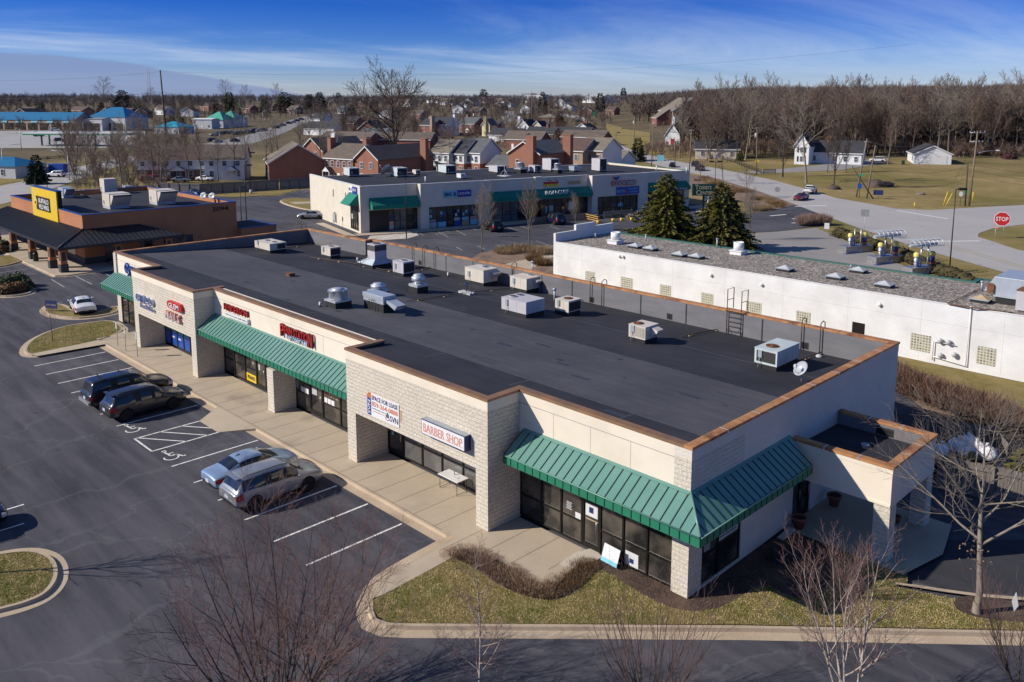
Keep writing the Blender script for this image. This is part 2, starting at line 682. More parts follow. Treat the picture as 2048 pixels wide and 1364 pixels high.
M_yline=mk('worn yellow paint',(.45,.32,.08),(.3,.25,.15),4,.8)
# walls
M_stucco=mk('stucco',(.82,.72,.57),(.77,.675,.53),.8,.9,bmp=.12,bscale=30,c3=(.66,.565,.43),s3=.3,lo3=.5,hi3=.85)
M_block=brick('split face block',(.76,.675,.54),(.735,.65,.52),(.70,.615,.49),.4,.2,.005,bmp=1.0,grain=9,gb=.75)
M_block_plain=brick('painted block',(.78,.70,.585),(.75,.67,.555),(.6,.53,.43),.4,.2,.008,bmp=.35,grain=20,gb=.2)
M_white_block=brick('white painted block',(.80,.79,.77),(.77,.76,.745),(.70,.69,.67),.4,.2,.006,bmp=.15,grain=10,gb=.12,dirt=(.55,.53,.5))
M_tan_wall=mk('tan render',(.70,.625,.50),(.64,.57,.455),.6,.9,bmp=.1,bscale=25)
M_coping=mk('rusted coping',(.62,.31,.12),(.48,.21,.08),1.3,.6,.25,c3=(.20,.07,.03),s3=.9,lo3=.5,hi3=.7)
M_coping_tan=mk('bronze coping',(.24,.14,.08),(.36,.19,.09),1.0,.55,.3)
M_bright=mk('bright metal strip',(.75,.74,.72),None,3,.4,.6)
M_green=mk('green metal',(.115,.255,.20),(.13,.275,.22),1.5,.36,.0,c3=(.16,.30,.25),s3=.35,spec=.5,stretch=(1,1,.3))
M_green_dk=mk('green metal fascia',(.018,.175,.095),(.022,.195,.11),.7,.5)
M_green_seam=mk('dark green seam',(.008,.045,.03),None,2,.5)
M_roof=roof_membrane('roof membrane',(.036,.036,.044),(.064,.063,.073))
M_roof_lt=roof_membrane('weathered roof membrane',(.088,.086,.096),(.13,.126,.135))
M_roof_up=roof_membrane('parapet membrane',(.20,.195,.20),(.26,.25,.255))
M_roof_seam=mk('roof seam',(.12,.118,.122),(.07,.07,.075),3,.8)
M_roof_patch=mk('roof patch',(.035,.036,.045),(.05,.05,.06),3,.6)
M_frame=mk('dark bronze frame',(.012,.011,.010),(.018,.016,.014),3,.4,.3)
M_pane=glass_dark('shop glass',(.022,.021,.021),.03,.02,(.085,.072,.058),.7)
M_pane_lt=glass_dark('pale shop glass',(.085,.085,.085),.05,.02,(.15,.145,.14),.5)
M_gravel=gravel_mat()
M_gblock=None
M_green_trim=mk('green roof edge',(.035,.12,.085),(.05,.14,.1),1,.5)
M_teal=mk('teal canvas',(.004,.17,.115),(.006,.20,.135),.6,.8)
# metals and boxes
M_ac=mk('beige enamel',(.66,.59,.49),(.6,.53,.44),1.5,.55,c3=(.33,.27,.2),s3=.9,lo3=.62,hi3=.8)
M_ac2=mk('grey enamel',(.52,.49,.50),(.47,.44,.455),1.5,.55)
M_ac3=mk('pale blue grey enamel',(.58,.63,.61),(.5,.55,.53),1.5,.5)
M_louvre=mk('dark coil',(.05,.047,.045),(.09,.085,.08),30,.7)
M_rust=mk('rust',(.22,.085,.03),(.12,.05,.025),4,.85)
M_galv=mk('galvanised steel',(.50,.55,.60),(.44,.48,.52),2,.4,.35)
M_galv_dull=mk('dull galvanised steel',(.42,.46,.49),(.35,.38,.4),2,.5,.3)
M_alu=mk('spun aluminium',(.66,.67,.69),None,2,.38,.45)
M_curb=mk('black curb',(.02,.02,.021),None,2,.8)
M_pvc=mk('white plastic',(.75,.74,.72),None,2,.5)
M_black=mk('black',(.012,.012,.012),None,2,.5)
M_pole=mk('dark pole',(.022,.02,.018),(.03,.028,.025),1,.5,.3)
M_pipe=mk('rusty pipe',(.10,.055,.035),(.06,.035,.025),5,.7)
M_dish=mk('grey dish',(.42,.43,.45),None,2,.4)
M_steel=mk('brushed steel',(.55,.54,.53),(.42,.41,.4),3,.4,.8)
M_white=mk('white paint',(.78,.77,.75),(.73,.72,.70),2,.6)
M_offwhite=mk('pale siding',(.70,.69,.67),(.65,.64,.62),1.5,.75)
M_yellow=mk('yellow paint',(.78,.52,.015),(.72,.47,.015),2,.5)
M_red=mk('red paint',(.55,.02,.02),None,2,.4)
M_blue=mk('blue paint',(.015,.075,.36),None,2,.4)
M_navy=mk('navy paint',(.015,.03,.13),None,2,.5)
M_royal=mk('royal blue paint',(.02,.03,.33),None,2,.5)
M_cyan=mk('pale cyan paint',(.25,.62,.72),None,2,.5)
M_pink=mk('faded red paint',(.66,.25,.19),(.7,.34,.27),2,.6)
M_maroon=mk('dark red sides',(.10,.012,.012),None,2,.5)
M_orange=mk('orange paint',(.72,.17,.04),None,2,.5)
M_gold=mk('cream gold paint',(.72,.63,.38),None,2,.5)
M_signgreen=mk('dark green paint',(.008,.055,.032),None,2,.5)
M_hwgreen=mk('bright green paint',(.01,.30,.12),None,2,.5)
M_tanstain=mk('tan stain',(.50,.36,.20),None,3,.85)
M_grey=mk('grey paint',(.3,.3,.3),None,2,.6)
M_ltgrey=mk('light grey paint',(.52,.52,.52),None,2,.6)
M_terracotta=mk('terracotta',(.30,.095,.05),None,3,.85)
M_soil=mk('potting soil',(.04,.03,.02),None,8,.95)
M_bag=mk('white plastic bag',(.82,.80,.80),(.7,.66,.66),3,.45,bmp=.5,bscale=6)
M_card=mk('cardboard',(.45,.26,.1),None,2,.85)
M_fence=mk('weathered timber',(.24,.205,.175),(.15,.125,.105),3,.9,stretch=(6,6,.5),bmp=.3)
M_fence_b=mk('grey timber',(.17,.165,.165),(.12,.115,.115),2,.9,stretch=(4,4,.4))
M_darkrail=mk('dark stained timber',(.035,.028,.022),None,3,.85)
M_polewood=mk('pole timber',(.24,.18,.125),(.17,.125,.085),2,.9,stretch=(5,5,.6))
M_poledark=mk('dark pole timber',(.07,.06,.052),(.045,.04,.035),2,.9,stretch=(5,5,.6))
M_ylwood=mk('fresh yellow timber',(.55,.32,.07),None,3,.75)
M_wire=mk('cable',(.03,.03,.032),None,2,.6)
# brick houses
M_brick_o=brick('orange brick',(.36,.13,.075),(.30,.105,.06),(.3,.2,.15),.22,.075,.01,bmp=.1,grain=6)
M_brick_r=brick('red brick',(.27,.08,.055),(.22,.07,.05),(.24,.15,.12),.22,.075,.01,bmp=.1,grain=6)
M_brick_b=brick('brown brick',(.20,.10,.075),(.16,.085,.065),(.18,.13,.1),.22,.075,.01,bmp=.1,grain=6)
M_brick_t=brick('tan brick',(.42,.29,.20),(.36,.25,.175),(.38,.3,.23),.22,.075,.01,bmp=.1,grain=6)
M_sid_w=mk('white siding',(.74,.74,.73),(.70,.70,.69),1,.7,stretch=(1,1,12))
M_sid_y=mk('cream siding',(.70,.62,.36),None,1,.7,stretch=(1,1,12))
M_sid_b=mk('tan siding',(.60,.53,.42),None,1,.7,stretch=(1,1,12))
M_sh_brown=shingle('brown shingle',(.175,.135,.105),(.14,.105,.085))
M_sh_red=shingle('red brown shingle',(.145,.085,.07),(.115,.07,.06))
M_sh_grey=shingle('grey shingle',(.14,.145,.15),(.11,.115,.12))
M_sh_dark=shingle('dark shingle',(.055,.056,.062),(.042,.043,.05))
M_sh_tan=shingle('tan shingle',(.25,.205,.155),(.21,.17,.13))
M_bluemetal=mk('blue metal roof',(.008,.13,.27),(.01,.15,.30),.5,.5)
M_aqua=mk('aqua metal roof',(.01,.30,.42),None,.5,.5)
M_mint=mk('mint metal roof',(.08,.42,.28),None,.5,.5)
M_bw_wall=mk('terracotta render',(.50,.20,.085),(.44,.175,.075),.5,.85,c3=(.41,.16,.07),s3=.2)
M_bw_base=mk('dark grey block base',(.06,.06,.062),(.045,.045,.047),2,.85)
M_bw_roof=mk('black standing seam',(.022,.022,.026),(.03,.03,.034),.6,.45,.2)
M_bluetrim=mk('blue coping',(.01,.05,.20),(.012,.06,.24),1,.45)
M_winpane=glass_dark('house window glass',(.06,.07,.085),.06)
# plants
M_bark=mk('bark',(0.182,0.149,0.119),(0.115,0.092,0.072),2,.95,stretch=(3,3,.6),bmp=.3)
M_barkdk=mk('dark bark',(0.098,0.075,0.06),(0.065,0.049,0.039),2,.95)
M_barkpale=mk('pale bark',(.30,.245,.18),(.17,.135,.1),3,.9,stretch=(2,2,.8))
M_birch=mk('birch bark',(.55,.46,.37),(.24,.18,.14),5,.85,stretch=(1,1,2.5),lo=.35,hi=.7)
M_twig=mk('twigs',(0.21,0.138,0.099),(0.15,0.099,0.075),.3,.95)
M_twig_red=mk('red twigs',(.24,.125,.10),(.16,.095,.08),.4,.95)
M_twig_dk=mk('dark twigs',(0.119,0.081,0.063),(0.084,0.059,0.048),.3,.95)
M_twig_gr=mk('grey twigs',(0.261,0.21,0.16),(0.181,0.145,0.113),.3,.95)
M_twig_rust=mk('rust brown foliage',(.17,.075,.038),(.11,.05,.03),.5,.95)
M_twig_birch=mk('birch twigs',(0.266,0.14,0.119),(0.168,0.098,0.081),.5,.95)
M_needle=mk('needles',(.16,.155,.03),(.085,.092,.02),.9,.9,c3=(.21,.175,.04),s3=.6,spec=.2)
M_needle_dk=mk('dark needles',(0.025,0.045,0.022),(0.042,0.059,0.028),.5,.9)
M_needle_ol=mk('olive needles',(0.112,0.112,0.033),(0.068,0.083,0.027),.4,.9)
M_shrub_g=mk('green shrub leaves',(.035,.055,.014),(.06,.075,.02),2,.8)
M_shrub_br=mk('russet shrub leaves',(.20,.11,.04),(.13,.07,.03),2,.9)
M_hedge=mk('brown hedge',(0.225,0.128,0.083),(0.135,0.075,0.053),1.2,.95)
M_hedge_g=mk('olive hedge',(.075,.06,.02),(.05,.04,.014),1.2,.95)
M_farwood=mk('far wood',(0.15,0.108,0.084),(0.099,0.075,0.063),.12,.95)
M_mulch_leaf=mk('dry leaves',(.25,.165,.1),(.16,.1,.06),4,.95)
far_haze(M_farwood,.7,(.15,.135,.16),500,2400)  # distance haze mixed into the wood and tree colours
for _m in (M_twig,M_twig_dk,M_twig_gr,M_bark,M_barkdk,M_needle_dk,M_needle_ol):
 far_haze(_m,.45,(.14,.125,.14),500,2400)
def glassblock_mat():
 m,nt,b=new_mat('glass block')
 v,ob=wallvec(nt)
 br=N(nt,'ShaderNodeTexBrick',offset=0.0)
 br.inputs['Scale'].default_value=1
 br.inputs['Brick Width'].default_value=.21
 br.inputs['Row Height'].default_value=.21
 br.inputs['Mortar Size'].default_value=.045
 br.inputs['Color1'].default_value=(.10,.11,.08,1)
 br.inputs['Color2'].default_value=(.34,.32,.18,1)
 br.inputs['Mortar'].default_value=(.55,.52,.44,1)
 nt.links.new(v,br.inputs['Vector'])
 nt.links.new(br.outputs['Color'],b.inputs['Base Color'])
 b.inputs['Roughness'].default_value=.2
 return m
M_gblock=glassblock_mat()
def car_paint(name,col,metal=.3,rough=.32):
 m,nt,b=new_mat(name)
 v=coordn(nt)
 f=noise_fac(nt,v,1.2,detail=3)
 nt.links.new(mixc(nt,f,col,tuple(x*.9 for x in col)),b.inputs['Base Color'])
 b.inputs['Metallic'].default_value=metal
 b.inputs['Roughness'].default_value=rough
 b.inputs['Coat Weight'].default_value=.8
 b.inputs['Coat Roughness'].default_value=.05
 return m
M_carglass=glass_dark('car glass',(.01,.013,.015),.04,0)
M_tyre=mk('tyre rubber',(.012,.012,.012),None,3,.85)
M_rim=mk('alloy',(.88,.88,.9),None,3,.3,0)
M_tail=mk('tail light',(.42,.012,.012),None,3,.15)
M_head=mk('head light',(.65,.66,.68),None,3,.1,.3)
M_plate=mk('number plate',(.55,.6,.66),None,6,.5)
M_trim=mk('black trim',(.015,.015,.016),None,3,.6)
CARCOL=dict(silver=(.36,.37,.385),charcoal=(.022,.021,.023),grey=(.045,.042,.045),iceblue=(.36,.48,.64),white=(.78,.77,.74),red=(.22,.012,.02),black=(.012,.012,.014),navy=(.012,.02,.06),olds=(.5,.49,.46),brightred=(.45,.02,.02))
PAINT={k: car_paint('car paint '+k,v,.0 if k in ('white','brightred') else .45) for k,v in CARCOL.items()}
# sky and sun
w=bpy.data.worlds.new('World')
SC.world=w
w.use_nodes=True
nt=w.node_tree
bg=nt.nodes['Background']
sky=nt.nodes.new('ShaderNodeTexSky')
sky.sky_type='NISHITA'
sky.sun_disc=False
SUN_EL,SUN_AZ=radians(32),radians(215.6)
sky.sun_elevation=SUN_EL
sky.sun_rotation=SUN_AZ
sky.altitude=300
sky.air_density=1.0
sky.dust_density=.4
sky.ozone_density=2.0
tc=nt.nodes.new('ShaderNodeTexCoord')
sep=nt.nodes.new('ShaderNodeSeparateXYZ')
nt.links.new(tc.outputs['Generated'],sep.inputs[0])
rmp=nt.nodes.new('ShaderNodeValToRGB')
nt.links.new(sep.outputs['Z'],rmp.inputs[0])
cr=rmp.color_ramp
cr.elements[0].position=0.0
cr.elements[0].color=(1.08,1.2,1.8,1)
cr.elements[1].position=.5
cr.elements[1].color=(0.72,1.02,1.5,1)
for p,c in ((.02,(0.936,1.14,1.86)),(.045,(0.504,0.84,1.8)),(.075,(0.25,0.58,1.6)),(.11,(0.10,0.40,1.42)),(.2,(0.168,0.504,1.5))):
 e=cr.elements.new(p)
 e.color=(*c,1)
mul=N(nt,'ShaderNodeMix',data_type='RGBA',blend_type='MULTIPLY')
mul.inputs[0].default_value=1
nt.links.new(sky.outputs[0],mul.inputs[6])
nt.links.new(rmp.outputs[0],mul.inputs[7])
dv=N(nt,'ShaderNodeVectorMath',operation='DIVIDE')
zz=N(nt,'ShaderNodeMath',operation='ADD')
zz.inputs[1].default_value=.045
nt.links.new(sep.outputs['Z'],zz.inputs[0])
cmb=nt.nodes.new('ShaderNodeCombineXYZ')
for i in range(3):
 nt.links.new(zz.outputs[0],cmb.inputs[i])
nt.links.new(tc.outputs['Generated'],dv.inputs[0])
nt.links.new(cmb.outputs[0],dv.inputs[1])
mp=nt.nodes.new('ShaderNodeMapping')
mp.inputs['Rotation'].default_value=(0,0,radians(25))
mp.inputs['Scale'].default_value=(.22,.11,0)
nt.links.new(dv.outputs[0],mp.inputs['Vector'])
cn=N(nt,'ShaderNodeTexNoise')
cn.inputs['Scale'].default_value=1.15
cn.inputs['Detail'].default_value=9
cn.inputs['Roughness'].default_value=.62
cn.inputs['Distortion'].default_value=.5
nt.links.new(mp.outputs[0],cn.inputs['Vector'])
cm=N(nt,'ShaderNodeMapRange',interpolation_type='SMOOTHSTEP')
cm.inputs['From Min'].default_value=.42
cm.inputs['From Max'].default_value=.78
cm.inputs['To Max'].default_value=.78
nt.links.new(cn.outputs['Fac'],cm.inputs['Value'])
fd=nt.nodes.new('ShaderNodeValToRGB')
nt.links.new(sep.outputs['Z'],fd.inputs[0])
fd.color_ramp.elements[0].color=(.55,.55,.55,1)
fd.color_ramp.elements[1].position=.2
fd.color_ramp.elements[1].color=(.12,.12,.12,1)
e=fd.color_ramp.elements.new(.055)
e.color=(.95,.95,.95,1)
e=fd.color_ramp.elements.new(.1)
e.color=(.4,.4,.4,1)
fm=N(nt,'ShaderNodeMath',operation='MULTIPLY')
nt.links.new(cm.outputs[0],fm.inputs[0])
nt.links.new(fd.outputs[0],fm.inputs[1])
cl=mixc(nt,fm.outputs[0],mul.outputs[2],(9.0,10.4,12.6))
vt=N(nt,'ShaderNodeVectorMath',operation='DOT_PRODUCT')
vt.inputs[1].default_value=(-_rt.x,-_rt.y,0)
nt.links.new(tc.outputs['Generated'],vt.inputs[0])
bn=N(nt,'ShaderNodeTexNoise')
bn.inputs['Scale'].default_value=9
bn.inputs['Detail'].default_value=7
mpb=nt.nodes.new('ShaderNodeMapping')
mpb.inputs['Scale'].default_value=(1,1,2.5)
nt.links.new(tc.outputs['Generated'],mpb.inputs['Vector'])
nt.links.new(mpb.outputs[0],bn.inputs['Vector'])
top = N(nt, 'ShaderNodeMapRange', interpolation_type='SMOOTHSTEP')   # height of the bank's upper edge
top.inputs['From Min'].default_value=.13
top.inputs['From Max'].default_value=.50
top.inputs['To Min'].default_value=-.004
top.inputs['To Max'].default_value=.046
nt.links.new(vt.outputs['Value'],top.inputs['Value'])
nb=N(nt,'ShaderNodeMath',operation='MULTIPLY_ADD')
nb.inputs[1].default_value=.016
nt.links.new(bn.outputs['Fac'],nb.inputs[0])
nt.links.new(top.outputs[0],nb.inputs[2])
df=N(nt,'ShaderNodeMath',operation='SUBTRACT')
nt.links.new(nb.outputs[0],df.inputs[0])
nt.links.new(sep.outputs['Z'],df.inputs[1])
ed=N(nt,'ShaderNodeMapRange',interpolation_type='SMOOTHSTEP')
ed.inputs['From Min'].default_value=.004
ed.inputs['From Max'].default_value=.008
ed.inputs['To Max'].default_value=.8
nt.links.new(df.outputs[0],ed.inputs['Value'])
cl=mixc(nt,ed.outputs[0],cl,(3.3,4.4,7.6))
nt.links.new(cl,bg.inputs['Color'])
bg.inputs['Strength'].default_value=.07
sd=bpy.data.lights.new('sun','SUN')
so=bpy.data.objects.new('sun',sd)
COL.objects.link(so)
sd.energy=5.0
sd.angle=radians(.5)
sd.color=(1.0,.94,.84)
sdir=Vector((sin(SUN_AZ)*cos(SUN_EL),cos(SUN_AZ)*cos(SUN_EL),sin(SUN_EL)))
so.rotation_euler=sdir.to_track_quat('Z','Y').to_euler()
so.location=(-40,-60,80)
# terrain
mb=MB()
rs=[0,40,80,120,160,200]+[200*1.07**k for k in range(1,52)]
NA=160
for r in rs:
 for j in range(NA):
  a=2*pi*j/NA
  x,y=CAM.x+r*cos(a),CAM.y+r*sin(a)
  mb.v.append((x,y,T(x,y)-.03))
for i in range(len(rs)-1):
 for j in range(NA):
  a,b=i*NA+j,i*NA+(j+1) % NA
  mb.f.append((a,b,b+NA,a+NA)); mb.m.append(0); mb.s.append(True)
struct(mb,'ground',M_ground)
def gpoly(name,pix,dz,mat,kind='structure',label=None):
 mb=MB().poly([G(*p,dz) for p in pix])
 return struct(mb,name,mat,kind,label)
def wpoly(name,pts,z,mat,kind='structure'):
 return struct(MB().poly([(p[0],p[1],z) for p in pts]),name,mat,kind)
def strip(name,left,right,dz,mat,n=14):
 """a road draped on the terrain between two pixel lines"""
 def resample(pl,m):
  P=[G(*p,0) for p in pl]
  d=[0]
  for a,b in zip(P,P[1:]):
   d.append(d[-1]+(b-a).length)
  out=[]
  for k in range(m):
   t=d[-1]*k/(m-1)
   i=max(j for j in range(len(d)) if d[j]<=t+1e-6)
   i=min(i,len(P)-2)
   u=(t-d[i])/max(1e-6,d[i+1]-d[i])
   out.append(P[i].lerp(P[i+1],u))
  return out
 m=n
 L,R=resample(left,m),resample(right,m)
 mb=MB()
 for a,b in zip(L,R):
  for k in range(5):
   q=a.lerp(b,k/4)
   mb.v.append((q.x,q.y,T(q.x,q.y)+dz))
 for i in range(m-1):
  for k in range(4):
   o=i*5+k
   mb.f.append((o,o+1,o+6,o+5)); mb.m.append(0); mb.s.append(True)
 return struct(mb,name,mat)
def offset(pts,d):
 """offset a closed polygon outwards by d (counter-clockwise)"""
 n=len(pts)
 ar=sum(pts[i][0]*pts[(i+1) % n][1]-pts[(i+1) % n][0]*pts[i][1] for i in range(n))
 sg=1 if ar>0 else -1
 out=[]
 for i in range(n):
  a,b,c=Vector(pts[i-1][:2]),Vector(pts[i][:2]),Vector(pts[(i+1) % n][:2])
  e,f=(b-a).normalized(),(c-b).normalized()
  n1,n2=Vector((e.y,-e.x)),Vector((f.y,-f.x))
  m=(n1+n2)
  if m.length<1e-4:
   m=n1
  m.normalize()
  k=d/max(.4,m.dot(n1))
  q=b+m*k*sg
  out.append((q.x,q.y))
 return out
def smooth_poly(pts,n=2):
 for _ in range(n):
  o=[]
  for i in range(len(pts)):
   a,b=Vector(pts[i][:2]),Vector(pts[(i+1) % len(pts)][:2])
   o += [a.lerp(b,.25),a.lerp(b,.75)]
  pts=o
 return [(p[0],p[1]) for p in pts]
def ring(mb,inner,outer,z,mi=0):
 n=len(inner)
 v=[(p[0],p[1],z) for p in inner]+[(p[0],p[1],z) for p in outer]
 mb.add(v,[(i,(i+1) % n,n+(i+1) % n,n+i) for i in range(n)],mi)
def island(pix,top,name='planted_island',gutter=.4,sm=2,z=0.0,k=.16):
 """kerbed island: gutter pan, kerb step and planted top"""
 pts=[tuple(GZ(*p,z).xy) for p in pix]
 if sum(pts[i][0]*pts[(i+1) % len(pts)][1]-pts[(i+1) % len(pts)][0]*pts[i][1] for i in range(len(pts)))<0:
  pts=pts[::-1]
 if sm:
  pts=smooth_poly(pts,sm)
 ins=offset(pts,-k)
 mb=MB()
 n=len(pts)
 ring(mb,ins,pts,z)
 v=[(p[0],p[1],z) for p in pts]+[(p[0],p[1],Z0-.02) for p in offset(pts,.03)]
 mb.add(v,[(i,n+i,n+(i+1) % n,(i+1) % n) for i in range(n)])
 if gutter:
  ring(mb,offset(pts,.02),offset(pts,gutter),Z0+.008)
 struct(mb,'kerb',M_kerb)
 struct(MB().poly([(p[0],p[1],z-.02) for p in offset(pts,-k+.02)]),name,top,'stuff' if top in (M_lawn,M_lawn2) else 'structure')
 return pts
# car parks and roads
wpoly('parking_lot',[(-150,-75),(70,-75),(70,34.2),(-4,34.2),(-8,25.2),(-62,26.5),(-72,39.0),(-150,39)],Z0,M_asphalt)
gpoly('rear_lot',[(300,470),(430,383),(470,394),(560,391),(600,380),(655,376),(700,372),(1390,408),(1480,438),(1500,450),(1480,480),(1200,500),(1090,492),(1030,500),(960,506),(900,560)],.004,M_asphalt)
gpoly('entrance_drive',[(1385,408),(1440,420),(1500,426),(1545,422),(1590,409),(1668,436),(1640,452),(1560,462),(1500,465),(1440,490),(1380,470)],.008,M_asphalt)
gpoly('vacuum_lot',[(1470,468),(1545,464),(1640,455),(1690,478),(1760,512),(1840,545),(1930,585),(1700,640),(1400,560)],.008,M_asphalt_old)
strip('main_road',[(2300,640),(2048,556),(1900,516),(1780,478),(1660,436),(1580,405),(1500,376),(1420,354),(1340,337),(1285,323),(1228,296),(1190,266),(1172,244),(1150,236),(1110,230)],
  [(2300,560),(2048,503),(1960,478),(1900,455),(1800,424),(1660,394),(1590,370),(1500,350),(1420,334),(1340,320),(1290,309),(1245,292),(1212,272),(1190,246),(1160,232),(1115,226)],.012,M_road,40)
gpoly('side_road',[(1655,393),(1720,404),(1790,417),(1860,420),(1950,415),(2060,409),(2300,395),(2300,440),(2060,447),(1985,457),(1958,466),(1955,474),(1975,486),(2000,492),(1880,452),(1780,425)],.008,M_road)
gpoly('driveway',[(1470,344),(1520,347),(1600,344),(1680,340),(1770,326),(1780,316),(1700,322),(1640,330),(1560,338)],.008,M_asphalt_old)
strip('side_street',[(-300,470),(0,410),(60,392),(120,372),(180,350),(215,338),(280,322)],[(-300,410),(0,372),(50,362),(100,348),(140,337),(190,326),(260,312)],.012,M_road,16)
strip('far_avenue',[(300,322),(420,300),(500,288),(560,270),(600,250),(640,236),(680,226),(720,219)],[(300,306),(420,286),(490,272),(540,256),(580,240),(620,230),(660,222),(700,216)],.02,M_asphalt_old,16)
strip('shopping_lot',[(-150,300),(0,296),(100,296),(200,296),(290,292)],[(-150,264),(0,262),(100,261),(200,261),(290,262)],.02,M_road,12)
strip('far_street',[(1010,243),(1000,232),(1010,222)],[(1050,243),(1035,232),(1030,222)],.02,M_asphalt_old,8)
wpoly('service_drive',[(-60,20.6),(13,20.6),(40,20.6),(40,27.8),(-58,25.2)],Z0+.004,M_asphalt_dk)
gpoly('service_drive',[(1818,1112),(1880,1080),(2060,1080),(2300,1080),(2300,1225),(2060,1190),(1960,1186),(1890,1178),(1822,1162)],.006,M_asphalt_dk)
# lawns and beds on the level ground
gpoly('rear_lawn',[(1640,700),(2048,826),(2300,900),(2300,850),(2048,772),(1640,672)],.02,M_lawn2,'stuff')
gpoly('rear_bank',[(330,385),(655,376),(655,372),(330,380)],.02,M_mulch2)
gpoly('rear_bank',[(1700,715),(1800,780),(1900,860),(2048,905),(2300,960),(2300,905),(2048,828),(1700,712)],.02,M_mulch2)
gpoly('fence_lawn',[(395,392),(430,385),(520,376),(590,371),(598,379),(560,389),(470,394)],.05,M_lawn2,'stuff')
gpoly('road_bank',[(1342,346),(1420,353),(1500,377),(1560,397),(1586,410),(1545,421),(1500,424),(1490,405),(1440,402),(1395,385),(1375,372)],.05,M_mulch2)
gpoly('road_verge',[(1635,456),(1680,456),(1780,492),(1900,535),(2048,585),(2300,680),(2300,705),(2048,605),(1960,600),(1900,575),(1840,540),(1760,510),(1690,480)],.06,M_lawn2,'stuff')
gpoly('planting_bed',[(960,506),(1000,497),(1080,490),(1110,490),(1110,560),(1060,560),(1010,545),(930,525)],.03,M_mulch2)
gpoly('footpath',[(1010,528),(1100,508),(1110,512),(1050,545)],.06,M_conc)
gpoly('bank_grass',[(0,345),(70,338),(130,330),(120,345),(60,360),(0,368)],.03,M_lawn2,'stuff')
gpoly('bank_grass',[(1175,243),(1205,245),(1225,250),(1245,255),(1240,262),(1215,262),(1195,256)],.04,M_lawn2,'stuff')
gpoly('church_lawn',[(1205,262),(1250,258),(1300,265),(1300,285),(1290,300),(1262,300),(1240,285)],.04,M_lawn2,'stuff')
# pavement in front of the shops
KERBY=-3.55
WALK=[(-53.2,KERBY),(-27,KERBY),(-10.95,KERBY)]
kp=[tuple(GZ(*p,0).xy) for p in ((906,1074),(850,1104),(797,1134),(765,1155),(748,1176),(738,1200),(738,1222),(746,1240),(772,1250),(815,1252),(1000,1253),(1480,1256),(2048,1267),(2400,1275))]
mb=MB()
mb.poly([(-55,-.02,0),(-55,KERBY,0),(kp[0][0]-.3,KERBY,0)]+[(p[0],p[1],0) for p in kp[:6]]+[tuple(GZ(*p,0)) for p in ((770,1188),(899,1118),(930,1098),(1008,1129),(1070,1170),(1106,1177),(1149,1135),(1196,1114))]+[(-4.0,-.02,0)])
struct(mb,'pavement',M_conc)
mb=MB().poly([tuple(GZ(*p,.006)) for p in ((1117,1128),(1152,1104),(1188,1095),(1205,1114),(1150,1141))])
struct(mb,'pavement_slab',M_conc_new)
mb=MB()
for k in range(27):
 x=-52.5+k*1.58
 mb.box(x-.009,KERBY+.12,.002,x+.009,-.05,.004)
for k in range(5):
 x=-9.6+k*1.45
 mb.box(x-.009,-4.6+k*.75,.002,x+.009,-.05,.004)
mb.box(-53,KERBY+.14,.002,-10.9,KERBY+.165,.0042)
struct(mb,'pavement_joints',M_mulch)
mb=MB()
run=[(-53.6,KERBY)]+[(-53.6+k*1.6,KERBY) for k in range(1,27)]+[(kp[0][0]-.35,KERBY)]+kp
def kerb_run(mb,run,side=1,gut=.5,z=0.0):
 P=[Vector(p) for p in run]
 k=len(P)
 rows=[]
 for i in range(k):
  d=(P[min(i+1,k-1)]-P[max(i-1,0)]).normalized()
  nn = Vector((d.y, -d.x)) * side          # towards the road
  rows.append((P[i]-nn*.16,P[i],P[i]+nn*.035,P[i]+nn*gut))
 zs=(z+.004,z+.004,Z0+.012,Z0+.008)
 b=len(mb.v)
 for r in rows:
  for q,zz in zip(r,zs):
   mb.v.append((q.x,q.y,zz))
 for i in range(k-1):
  for j in range(3):
   a=b+i*4+j
   mb.f.append((a,a+4,a+5,a+1)); mb.m.append(0); mb.s.append(False)
kerb_run(mb,run)
struct(mb,'kerb',M_kerb)
mb=MB()
q0,q1,q2,q3=(-33.0,KERBY+.02),(-27.9,KERBY+.02),(-29.3,KERBY-1.75),(-31.8,KERBY-1.75)
mb.add([(*q0,.008),(*q1,.008),(*q2,Z0+.02),(*q3,Z0+.02)],[(3,2,1,0)])
mb.add([(*q0,.008),(*q3,Z0+.02),(q0[0],q0[1],Z0-.02),(*q3,Z0-.02)],[(0,2,3,1)])
mb.add([(*q1,.008),(*q2,Z0+.02),(q1[0],q1[1],Z0-.02),(*q2,Z0-.02)],[(1,3,2,0)])
struct(mb,'pavement_ramp',M_conc)
FL=[(742,1202),(770,1188),(899,1117),(930,1098),(1008,1129),(1070,1170),(1106,1177),(1149,1135),(1196,1114),(1377,1190),(1400,1172),(1592,1058),(1770,1124),(1812,1122),(1815,1165),(1800,1167),(1788,1172),(1900,1196),(2048,1212),(2400,1240),(2400,1268),(2048,1260),(1480,1249),(815,1246),(776,1243),(756,1233),(748,1220)]
struct(MB().poly([tuple(GZ(*p,-.015)) for p in FL]),'front_lawn',M_lawn,'stuff')
B1=[(905,1115),(930,1097),(970,1108),(1008,1128),(1070,1169),(1106,1176),(1149,1134),(1180,1122),(1205,1130),(1170,1165),(1130,1195),(1090,1200),(1040,1190),(990,1165),(950,1135)]
struct(MB().poly([tuple(GZ(*p,-.008)) for p in smooth_poly(B1,1)]),'planting_bed',M_mulch2)
